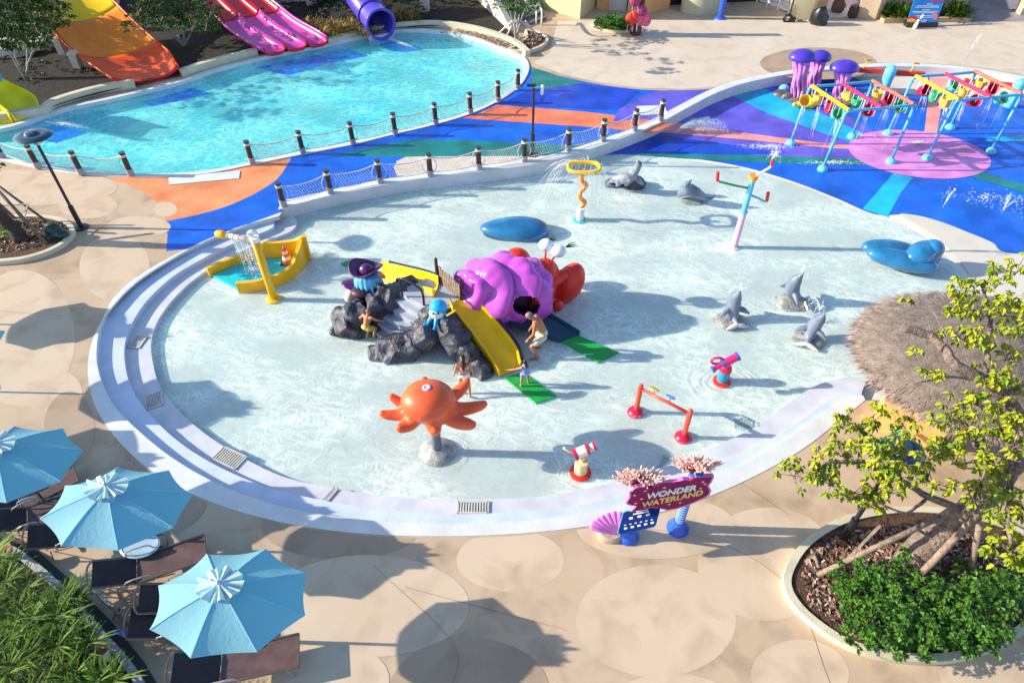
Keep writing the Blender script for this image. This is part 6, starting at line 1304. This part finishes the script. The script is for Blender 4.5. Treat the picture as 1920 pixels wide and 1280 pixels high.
# planter with shrub and tree with vests
t = planter('box_planter', 'low cream planter with a round green shrub in front of the doorway', px([(1108, 46), (1130, 56), (1170, 60), (1196, 58), (1190, 46), (1150, 38), (1118, 38)], .1, 3, True), .15, .15, .8)
t = thing('round_shrub', 'bushy dark green shrub in the low cream planter', 'shrub', G(1148, 45, .1)); mb = MB()
for i in range(34): cluster(mb, G(rnd(1120, 1178), rnd(34, 48), rnd(.3, .95)), (.35, .3, .25), 42, .20, .1, .3)
mb.build('foliage', leafg, t, kind='stuff')
b = G(1190, 64, 0); t = thing('painted_trunk', 'reddish brown tree trunk hung with red and pink life vests', 'tree', b); mb = MB(); limb(mb, [b, b + V((.05, 0, .6)), b + V((.1, 0, 1.6)), b + V((.2, .1, 3.2))], .34, .2, 12); mb.build('trunk', mat('red_brown_bark', (.12, .03, .025), .8, .4, 6, .6, 12), t, smooth=True)
vm = (mat('vest_red', (.80, .05, .03), .7, .2, 8), mat('vest_pink', (.72, .10, .22), .7, .2, 8), mat('vest_plum', (.35, .04, .16), .7, .2, 8))
for i, (x, y, z, k, lb) in enumerate(((1182, 36, .9, 0, 'bright red life vest hanging left on the painted trunk'), (1192, 38, 1.0, 0, 'second red life vest hanging at the front of the trunk'), (1203, 42, .9, 1, 'pink life vest hanging lower right on the trunk'), (1212, 38, .9, 1, 'pink and white life vest at the far right of the trunk'), (1207, 30, 1.3, 2, 'plum life vest hanging high on the right of the trunk'), (1201, 22, 1.9, 2, 'plum strap bundle hanging above the life vests'))):
    c = G(x, y, z); c.y = b.y - .35; t = thing('life_vest', lb, 'life vest', c, 'life vests on the painted trunk'); mb = MB(); mb.ball(c, (.30, .16, .38), 16, 10, None, lambda p: V((p.x * (1 - .4 * p.z), p.y, p.z))); meld(mb.build('vest_body', vm[k], t, smooth=True), .04, 2)
    for q in range(3): mb = MB(); mb.beam(c + V((-.15 + .15 * q, -.1, -.3)), c + V((-.15 + .15 * q, -.12, -.62)), .03, .01); mb.build('strap', vm[2] if q % 2 else white, t)
# kiosk
c = G(1311, 20, 0); t = thing('round_kiosk', 'round cream kiosk with a torn edge poster', 'kiosk', c); mb = MB(); mb.lathe(c, [(1.05, 0), (1.05, 2.4), (.9, 2.5)], 32, 1.1, .9); mb.build('kiosk_body', mat('kiosk_cream', (.50, .46, .32), .7, .08, 1), t, smooth=50)
pv = []
for i in range(25):
    a = -PI / 2 + .06 + (i / 24 - .5) * 1.15; pv.append((a, 1.12 + .07 * math.sin(i * 2.3)))
mb = MB(); vs = []
for a, zb in pv: vs += [c + V((math.cos(a) * 1.17, math.sin(a) * .96, zb)), c + V((math.cos(a) * 1.17, math.sin(a) * .96, 2.3))]
mb.add(vs, [(2 * i, 2 * i + 2, 2 * i + 3, 2 * i + 1) for i in range(24)]); mb.build('poster_edge', mat('poster_navy', (.06, .05, .22), .6), t)
mb = MB(); vs = []
for i, (a, zb) in enumerate(pv[2:-2]): vs += [c + V((math.cos(a) * 1.185, math.sin(a) * .975, zb + .10)), c + V((math.cos(a) * 1.185, math.sin(a) * .975, 2.3))]
mb.add(vs, [(2 * i, 2 * i + 2, 2 * i + 3, 2 * i + 1) for i in range(20)]); mb.build('poster', mat('poster_blue', (.52, .66, .85), .6, .15, 6), t)
b = G(1350, 35, 0); t = thing('blue_ribbed_post', 'royal blue ribbed post beside the round kiosk', 'post', b); mb = MB(); mb.lathe(b, [(.32, 0), (.30, .08), (.17, .14)] + [(.17 + .02 * (k % 2), .2 + .1 * k) for k in range(24)], 16); mb.build('post_body', royal, t, smooth=30)
# net fence, gate block
t = thing('net_fence', 'white rope net fence with dark mesh in front of the dark hall', 'fence', G(1440, 22, 0))
A_, B_ = G(1400, -4, 0), G(1478, 26, 0); mb = MB()
for i in range(4):
    a, b = A_.lerp(B_, i / 4), A_.lerp(B_, (i + 1) / 4); mb.tube([a.lerp(b, k / 6) + V((0, 0, 1.1 - .8 * (k / 6) * (1 - k / 6))) for k in range(7)], .05, 6); mb.tube([a.lerp(b, k / 6) + V((0, 0, .25 - .5 * (k / 6) * (1 - k / 6))) for k in range(7)], .04, 6)
mb.build('rope_border', white, t); mb = MB()
for i in range(40):
    for sgn in (1, -1):
        f = i / 40; g = f + sgn * .05
        if 0 <= g <= 1: mb.tube([A_.lerp(B_, f) + V((0, 0, .15)), A_.lerp(B_, g) + V((0, 0, .95))], .014, 4, False)
mb.build('net', white, t, kind='stuff')
for i in range(5): q = A_.lerp(B_, i / 4); mb = MB(); mb.tube([q, q + V((0, 0, 1.15))], .06, 8); mb.build('post', white, t)
wall('gate_block', 'cream block wall with a brown side at the end of the net fence', [(1481, 38), (1518, 40), (1530, 20), (1540, -10), (1492, -10)], 1.5, cw, 'wall', cap=cw)
wall('tan_wall', 'tan building wall left of the spiky planter', [(1605, 33), (1640, 38), (1662, 30), (1670, -40), (1620, -40)], 3, tanw, 'building')
mb = MB(); mb.poly([G(x, y, 0) for x, y in ((1545, 34), (1604, 32), (1622, -30), (1560, -30))], .0, .03); mb.build('tiled_floor', mat('white_floor', (.62, .62, .66), .4), kind='structure')
for (x, y, w_, lb, nm, m) in ((1536, 34, .8, 'black rubbish sack standing against the cream block', 'rubbish_bag', black), (1600, 22, .5, 'dark brown bag on the white floor of the open room', 'duffel_bag', mat('dark_brown', (.06, .03, .02), .7)), (1572, 12, .6, 'brown jacket heap lying on the white floor', 'jacket', mat('brown_cloth', (.18, .08, .05), .8))):
    t = thing(nm, lb, nm.split('_')[-1], G(x, y, 0)); rock(t, x, y, .35, (w_ * .6, w_ * .45, w_ * .8), x, .35, name='body', m=m, n=18)
b = G(1477, 35, .2); t = thing('hose_reel', 'black hose reel on the ground beside the cream block', 'hose reel', b); mb = MB(); mb.tube([b + V((math.cos(a) * .22, 0, math.sin(a) * .2)) for a in [i * PI / 8 for i in range(16)]], .08, 8, closed=True); mb.build('reel', black, t, smooth=True); mb = MB(); mb.box(b + V((.3, 0, -.05)), (.3, .2, .25)); mb.build('reel_box', black, t)
for k, (x, y, m, lb) in enumerate(((1499, 40, black, 'black pair of sandals at the foot of the cream block'), (1516, 39, white, 'white sandals among the shoes by the cream block'), (1527, 41, mat('sandal_teal', (.15, .35, .45), .6), 'blue grey sandals beside the white ones'), (1534, 42, mat('sandal_pink', (.6, .35, .35), .6), 'pinkish sandals, rightmost of the row'), (1507, 41, mat('sandal_grey', (.3, .3, .32), .6), 'grey sandals between the black and the white pair'))):
    b = G(x, y, 0); t = thing('sandals', lb, 'sandals', b, 'sandals left on the deck')
    for q in (-.09, .09): mb = MB(); mb.ball(b + V((q, 0, .03)), (.06, .14, .03), 10, 6); mb.build('sole', m, t); mb = MB(); mb.tube([b + V((q - .05, 0, .03)), b + V((q, 0, .1)), b + V((q + .05, 0, .03))], .012, 5); mb.build('strap', m, t)
for x0, x1, lb in ((1648, 1718, 'tan planter box with spiky bright leaves left of the blue notice board'), (1748, 1815, 'tan planter box with spiky leaves right of the blue notice board')):
    a, b = G(x0 + 6, 42, 0), G(x1, 44 if x0 < 1700 else 40, 0); t = thing('planter_box', lb, 'planter', a); c = (a + b) / 2; L_ = (b - a).length
    for dy in (0, 1.1): mb = MB(); mb.box((c.x, c.y + dy, .12), (L_, .22, .25)); mb.build('kerb_side', mat('tan_kerb', (.50, .33, .20), .8, .1, 2), t)
    for dx in (-L_ / 2 + .1, L_ / 2 - .1): mb = MB(); mb.box((c.x + dx, c.y + .55, .12), (.2, .88, .249)); mb.build('kerb_side', MATS['tan_kerb'], t)
    mb = MB()
    for i in range(11): blades(mb, (c.x + rnd(-L_ * .4, L_ * .4), c.y + rnd(.2, .9), .15), 26, 1.1, .045, 1, .95, .6)
    mb.build('spiky_leaves', palml, t, kind='stuff')
# notice board
q0 = G(1712, 50, 0); n3 = V((.0, -.93, .36)).normalized(); t = thing('notice_board', 'tilted blue notice board with white lines and bright corner shapes', 'sign', q0)
NB = [(1700, 44), (1756, 43), (1776, -14), (1720, -16)]
pl = q0 + V((0, 0, .25)); slab(NB, pl, n3, .05, 'board_panel', mat('notice_blue', (.01, .22, .62), .4, .2, 1), t)
mb = MB(); a, b = G(1702, 52, 0), G(1752, 51, 0); mb.box(((a.x + b.x) / 2, a.y + .2, .12), ((b - a).length * 1.1, .5, .24)); mb.build('board_foot', black, t)
for i, (x, y, w_) in enumerate(((1743, 8, 10), (1740, 11.5, 40), (1739, 14, 44), (1737, 19, 14), (1735, 22, 48), (1735, 24.5, 44), (1732, 30, 30), (1731, 33, 34), (1728, 38, 20))): slab([(x - w_ / 2, y + .6), (x + w_ / 2, y + .5), (x + w_ / 2, y - .5), (x - w_ / 2, y - .4)], pl + n3 * .01, n3, .008, 'print_line', white, t)
def pblob(cx, cy, rx_, ry_, m, k): slab([(cx + rx_ * math.cos(2 * PI * i / 14), cy + ry_ * math.sin(2 * PI * i / 14)) for i in range(14)], pl + n3 * (.012 + .004 * k), n3, .006, 'print_shape', m, t)
pblob(1711, 35, 9, 5, crim, 0); pblob(1709, 39, 8, 4, mustard, 1); pblob(1753, 30, 5, 8, mat('print_pink', (.75, .2, .3), .5), 2); pblob(1732, 39.5, 6, 3, mat('print_lilac', (.5, .45, .75), .5), 3); pblob(1757, 1, 13, 3, magenta, 4)
b = G(1713, 53, 0); t = thing('white_cat_ornament', 'small white ornament standing at the left foot of the notice board', 'ornament', b); mb = MB(); mb.cap(b + V((0, -.1, .1)), .12, b + V((.05, -.1, .45)), .07); mb.cap(b + V((.15, -.1, .6)), .06, b + V((.2, -.1, .75)), .04); mb.build('body', white, t, smooth=True)
# shaded entrance at the right
mb = MB(); mb.poly([G(x, y, 0) for x, y in ((1800, 42), (1925, 38), (2200, 40), (2200, -60), (1790, -60))], .0, .02); mb.build('entrance_floor', mauve, kind='structure')
t = thing('entrance_building', 'shaded entrance with tan columns and blue door frames at the top right', 'building', G(1850, -10, 0))
mb = MB(); a, b = G(1790, -28, 0), G(2200, -28, 0); mb.box(((a.x + b.x) / 2, a.y, 1.8), ((b - a).length, .3, 3.6)); mb.build('back_wall', mat('brown_recess', (.16, .10, .08), .8), t)
for x, y in ((1916, 26), (1793, 20)): c = G(x, y, 0); mb = MB(); mb.box(c + V((0, 0, 1.8)), (.6, .6, 3.6)); mb.build('column', tanw, t)
for x, y in ((1858, -4), (1900, -2)): c = G(x, y, 0); mb = MB(); mb.box(c + V((0, 0, 1.3)), (.35, .12, 2.6)); mb.build('door_frame', mat('door_blue', (.20, .38, .52), .5), t)
mb = MB(); a, b = G(1790, 0, 0), G(2200, 0, 0); mb.box(((a.x + b.x) / 2, (G(1800, -14, 0).y), 3.75), ((b - a).length + 2, 5, .25)); mb.build('canopy', tanw, t)
t = thing('shade_building', 'long building whose roof shades the far deck above the frame', 'building', G(1300, -40, 0)); mb = MB(); a, b = G(1130, -45, 0), G(1790, -45, 0); mb.box(((a.x + b.x) / 2, a.y + 3, 2.2), ((b - a).length, 6, 4.4)); mb.build('wall_body', cw2, t)

# ================================================================== PEOPLE
skinm = mat('tanned_skin', (.46, .19, .09), .45, .15, 8, spec=.4); skinb = mat('sunlit_skin', (.50, .22, .11), .45, .15, 8, spec=.4)
hairb = mat('dark_brown_hair', (.025, .012, .008), .5, .3, 20); hairl = mat('light_brown_hair', (.20, .11, .05), .6, .3, 20)
def person(label, base, yaw, s, J, cloth, hair, sk, wid=1.0, sx=1.18):
    """J: joint positions in metres for a 1.7 m body (x right, y forward, z up)"""
    t = thing('person', label, 'person', base); c, s_ = math.cos(yaw), math.sin(yaw)
    def X(p): x, y, z = p; x, y = x * c - y * s_, x * s_ + y * c; return V((base.x + x * s * sx, base.y + y * s, base.z + z * s))
    j = {k: X(v) for k, v in J.items()}; mb = MB()
    def cp(a, ra, b, rb): mb.cap(j[a] if isinstance(a, str) else a, ra * s * wid, j[b] if isinstance(b, str) else b, rb * s * wid, 12)
    cp('hip', .125, 'belly', .12); cp('belly', .12, 'chest', .14); cp('shL', .06, 'chest', .125); cp('shR', .06, 'chest', .125); cp('hip', .1, 'hL', .095); cp('hip', .1, 'hR', .095); cp('chest', .1, 'neck', .055); cp('neck', .055, 'head', .06)
    up = (j['head'] - j['neck']).normalized(); F = (j['face'] - j['head']).normalized(); mb.cap(j['head'] - up * .03 * s + F * .01 * s, .082 * s, j['head'] + up * .05 * s, .088 * s, 14); mb.cap(j['head'] + F * .06 * s - up * .07 * s, .04 * s, j['head'], .06 * s, 8)
    mb.cap(j['head'] + F * .09 * s, .014 * s, j['head'] + F * .105 * s - up * .02 * s, .016 * s, 6)
    rt = F.cross(up).normalized()
    for q in (-1, 1): mb.ball(j['head'] + rt * (q * .088 * s) - up * .005 * s, (.018 * s, .025 * s, .032 * s), 8, 6)
    for q in 'LR':
        cp('sh' + q, .055, 'el' + q, .042); cp('el' + q, .042, 'wr' + q, .028); cp('h' + q, .092, 'kn' + q, .062); cp('kn' + q, .062, 'an' + q, .038); cp('an' + q, .042, 'to' + q, .030)
        d = (j['wr' + q] - j['el' + q]).normalized(); sd_ = d.cross(F if abs(d.dot(F)) < .9 else up).normalized(); w0 = j['wr' + q]; mb.cap(w0, .03 * s, w0 + d * .07 * s, .034 * s, 8)
        for k, L_ in enumerate((.062, .072, .068, .052)): a = w0 + d * .085 * s + sd_ * ((k - 1.5) * .02 * s); m_ = a + d * L_ * .55 * s + F * .006 * s; mb.cap(a, .0105 * s, m_, .0095 * s, 6); mb.cap(m_, .0095 * s, m_ + d * L_ * .45 * s + F * .012 * s, .008 * s, 6)
        a = w0 + d * .035 * s - sd_ * .03 * s; mb.cap(a, .012 * s, a + (d - sd_ * .8) * .05 * s, .010 * s, 6)
        for k in range(5): a = j['to' + q]; dd = (j['to' + q] - j['an' + q]); dd.z = 0; dd.normalize(); ss = V((-dd.y, dd.x, 0)); mb.cap(a + ss * ((k - 2) * .016 * s), .010 * s, a + dd * .035 * s + ss * ((k - 2) * .018 * s) - V((0, 0, .01 * s)), .009 * s, 6)
    o = mb.build('body', sk, t, smooth=True); meld(o, .0085, 3)
    for q in (-1, 1): mb = MB(); mb.ball(j['head'] + F * .078 * s + rt * (q * .032 * s) + up * .012 * s, .011 * s, 8, 6); mb.build('eye', black, t, smooth=True)
    mb = MB(); mb.cap(j['head'] + F * .088 * s - up * .052 * s - rt * .02 * s, .006 * s, j['head'] + F * .088 * s - up * .052 * s + rt * .02 * s, .006 * s, 6); mb.build('mouth', mat('lip', (.35, .08, .07), .5), t)
    mb = MB(); mb.ball(j['head'] - F * .018 * s + up * .035 * s, (.105 * s, .105 * s, .10 * s), 16, 10)
    hm, hl = hair
    if hl: mb.path([j['head'] - F * .05 * s, j['head'] - F * .10 * s - up * .08 * s, j['neck'] - F * .10 * s - up * hl * .5 * s, j['neck'] - F * .11 * s - up * hl * s], [.09 * s, .085 * s, .08 * s, .03 * s], 10)
    meld(mb.build('hair', hm, t, smooth=True), .012, 2)
    for nm, m, segs in cloth:
        mb = MB()
        for a, ra, b, rb in segs:
            pa = j[a] if isinstance(a, str) else j[a[0]].lerp(j[a[1]], a[2]); pb = j[b] if isinstance(b, str) else j[b[0]].lerp(j[b[1]], b[2]); mb.cap(pa, ra * s * wid, pb, rb * s * wid, 14)
        meld(mb.build(nm, m, t, smooth=True), .011, 2)
    return t
ST = dict(hip=(0, 0, .93), belly=(0, 0, 1.08), chest=(0, .01, 1.28), shL=(-.17, 0, 1.38), shR=(.17, 0, 1.38), neck=(0, .01, 1.45), head=(0, .04, 1.57), face=(0, .2, 1.55), hL=(-.09, 0, .88), hR=(.09, 0, .88), knL=(-.11, .02, .49), knR=(.11, .02, .49), anL=(-.12, -.01, .07), anR=(.12, -.01, .07), toL=(-.13, .13, .03), toR=(.13, .13, .03), elL=(-.24, .0, 1.12), elR=(.24, 0, 1.12), wrL=(-.27, .05, .88), wrR=(.27, .05, .88))
def pose(**k): d = dict(ST); d.update(k); return d
# woman walking away towards the rocks, head down
person('woman with long brown hair and white bikini walking away behind the octopus', G(872, 737, ZF), .12, .83,
       pose(head=(0, .12, 1.54), face=(0, .26, 1.40), neck=(0, .05, 1.45), knL=(-.11, .05, .49), knR=(.12, -.10, .50), anR=(.13, -.28, .12), toR=(.13, -.18, .04), elL=(-.24, -.05, 1.12), elR=(.235, -.04, 1.12), wrL=(-.27, .06, .88), wrR=(.26, .02, .86)),
       [('bikini_bottom', white, [('hip', .132, ('hip', 'belly', .25), .125), ('hip', .115, 'hL', .108), ('hip', .115, 'hR', .108)]), ('bikini_top', white, [(('chest', 'belly', .1), .137, ('chest', 'belly', .2), .134)])], (hairb, .28), skinb)
# man bending forward with hands on his knees, facing left
person('man in pale patterned shorts bending forward with hands near his knees', G(1008, 664, ZF), R(84), 1.0,
       pose(hip=(0, -.10, .87), belly=(0, -.07, 1.04), chest=(0, .03, 1.25), shL=(-.18, .08, 1.33), shR=(.18, .08, 1.33), neck=(0, .12, 1.41), head=(0, .22, 1.49), face=(0, .35, 1.41), hL=(-.10, -.12, .82), hR=(.10, -.12, .82), knL=(-.20, .14, .50), knR=(.20, .12, .50), anL=(-.24, -.02, .08), anR=(.24, -.05, .08), toL=(-.26, .14, .03), toR=(.26, .12, .03), elL=(-.25, .10, 1.04), elR=(.25, .10, 1.04), wrL=(-.21, .22, .80), wrR=(.21, .22, .80)),
       [('shorts', mat('patterned_shorts', (.66, .60, .48), .7, rgb2=(.36, .34, .26), scale=22), [('hip', .140, ('hip', 'belly', .3), .135), ('hL', .112, ('hL', 'knL', .62), .10), ('hR', .112, ('hR', 'knR', .62), .10), ('hip', .12, 'hL', .11), ('hip', .12, 'hR', .11)])], (mat('grey_brown_hair', (.20, .15, .11), .6, .3, 20), 0), skinm, 1.12)
# boy climbing the steps
person('boy in yellow swim shorts climbing the rock steps', G(694, 636, -.28), R(-35), .74,
       pose(hip=(0, -.06, .72), belly=(0, -.02, .88), chest=(0, .06, 1.08), shL=(-.17, .08, 1.17), shR=(.17, .10, 1.17), neck=(0, .10, 1.24), head=(0, .16, 1.36), face=(0, .30, 1.28), hL=(-.10, -.06, .68), hR=(.10, -.06, .68), knL=(-.14, .20, .48), knR=(.12, .22, .52), anL=(-.12, -.02, .10), anR=(.12, .08, .16), toL=(-.12, .14, .05), toR=(.12, .22, .12), elL=(-.32, .02, .98), elR=(.26, .26, .96), wrL=(-.34, .12, .78), wrR=(.26, .48, .78)),
       [('swim_shorts', mat('yellow_shorts', (.62, .50, .06), .6, rgb2=(.28, .30, .06), scale=26), [('hip', .145, ('hip', 'belly', .3), .135), ('hL', .12, ('hL', 'knL', .55), .11), ('hR', .12, ('hR', 'knR', .55), .11)])], (hairl, 0), skinb, 1.05)
# toddler by the slide
person('toddler girl in blue and purple swimsuit holding the edge of the yellow slide', G(984, 722, ZF + .02), R(38), .56,
       pose(head=(0, .04, 1.62), face=(0, .2, 1.58), hL=(-.12, 0, .86), hR=(.12, 0, .86), knL=(-.17, .02, .47), knR=(.17, .02, .47), anL=(-.20, -.01, .07), anR=(.20, -.01, .07), toL=(-.22, .13, .03), toR=(.22, .13, .03), elL=(-.36, .22, 1.20), wrL=(-.50, .46, 1.06), elR=(.25, .12, 1.12), wrR=(.10, .30, 1.02)),
       [('swimsuit', mat('swimsuit_blue', (.14, .36, .70), .6, rgb2=(.25, .10, .45), scale=12), [('hip', .16, 'chest', .165), ('hip', .14, 'hL', .125), ('hip', .14, 'hR', .125)]), ('skirt', mat('skirt_blue', (.22, .45, .78), .6), [('hip', .185, ('hip', 'belly', .4), .165)])], (hairb, .16), skinb, 1.18)

# ripples round the water features
def rings(name, label, c, rs):
    mb = MB()
    for r in rs:
      for _ in range(3):
        a0 = rnd(0, 6.3); mb.tube([V((c.x + math.cos(a) * r * 1.25 * (1 + .03 * math.sin(5 * a + r * 9)), c.y + math.sin(a) * r, ZW + .001)) for a in [a0 + i * .09 for i in range(random.randint(6, 17))]], .006, 4)
    return mb.build(name, spray, kind='stuff', label=label, cat='water')
rings('ripple_rings', 'faint ripple rings round the magenta water cannon', G(1353, 716, ZW), (.42, .55, .68, .82))
rings('ripple_rings', 'faint ripple rings round the cream telescope cannon', G(1088, 887, ZW), (.36, .44))
rings('ripple_rings', 'faint ripple ring round the concrete dome of the octopus', G(821, 848, ZW), (.55, .62))
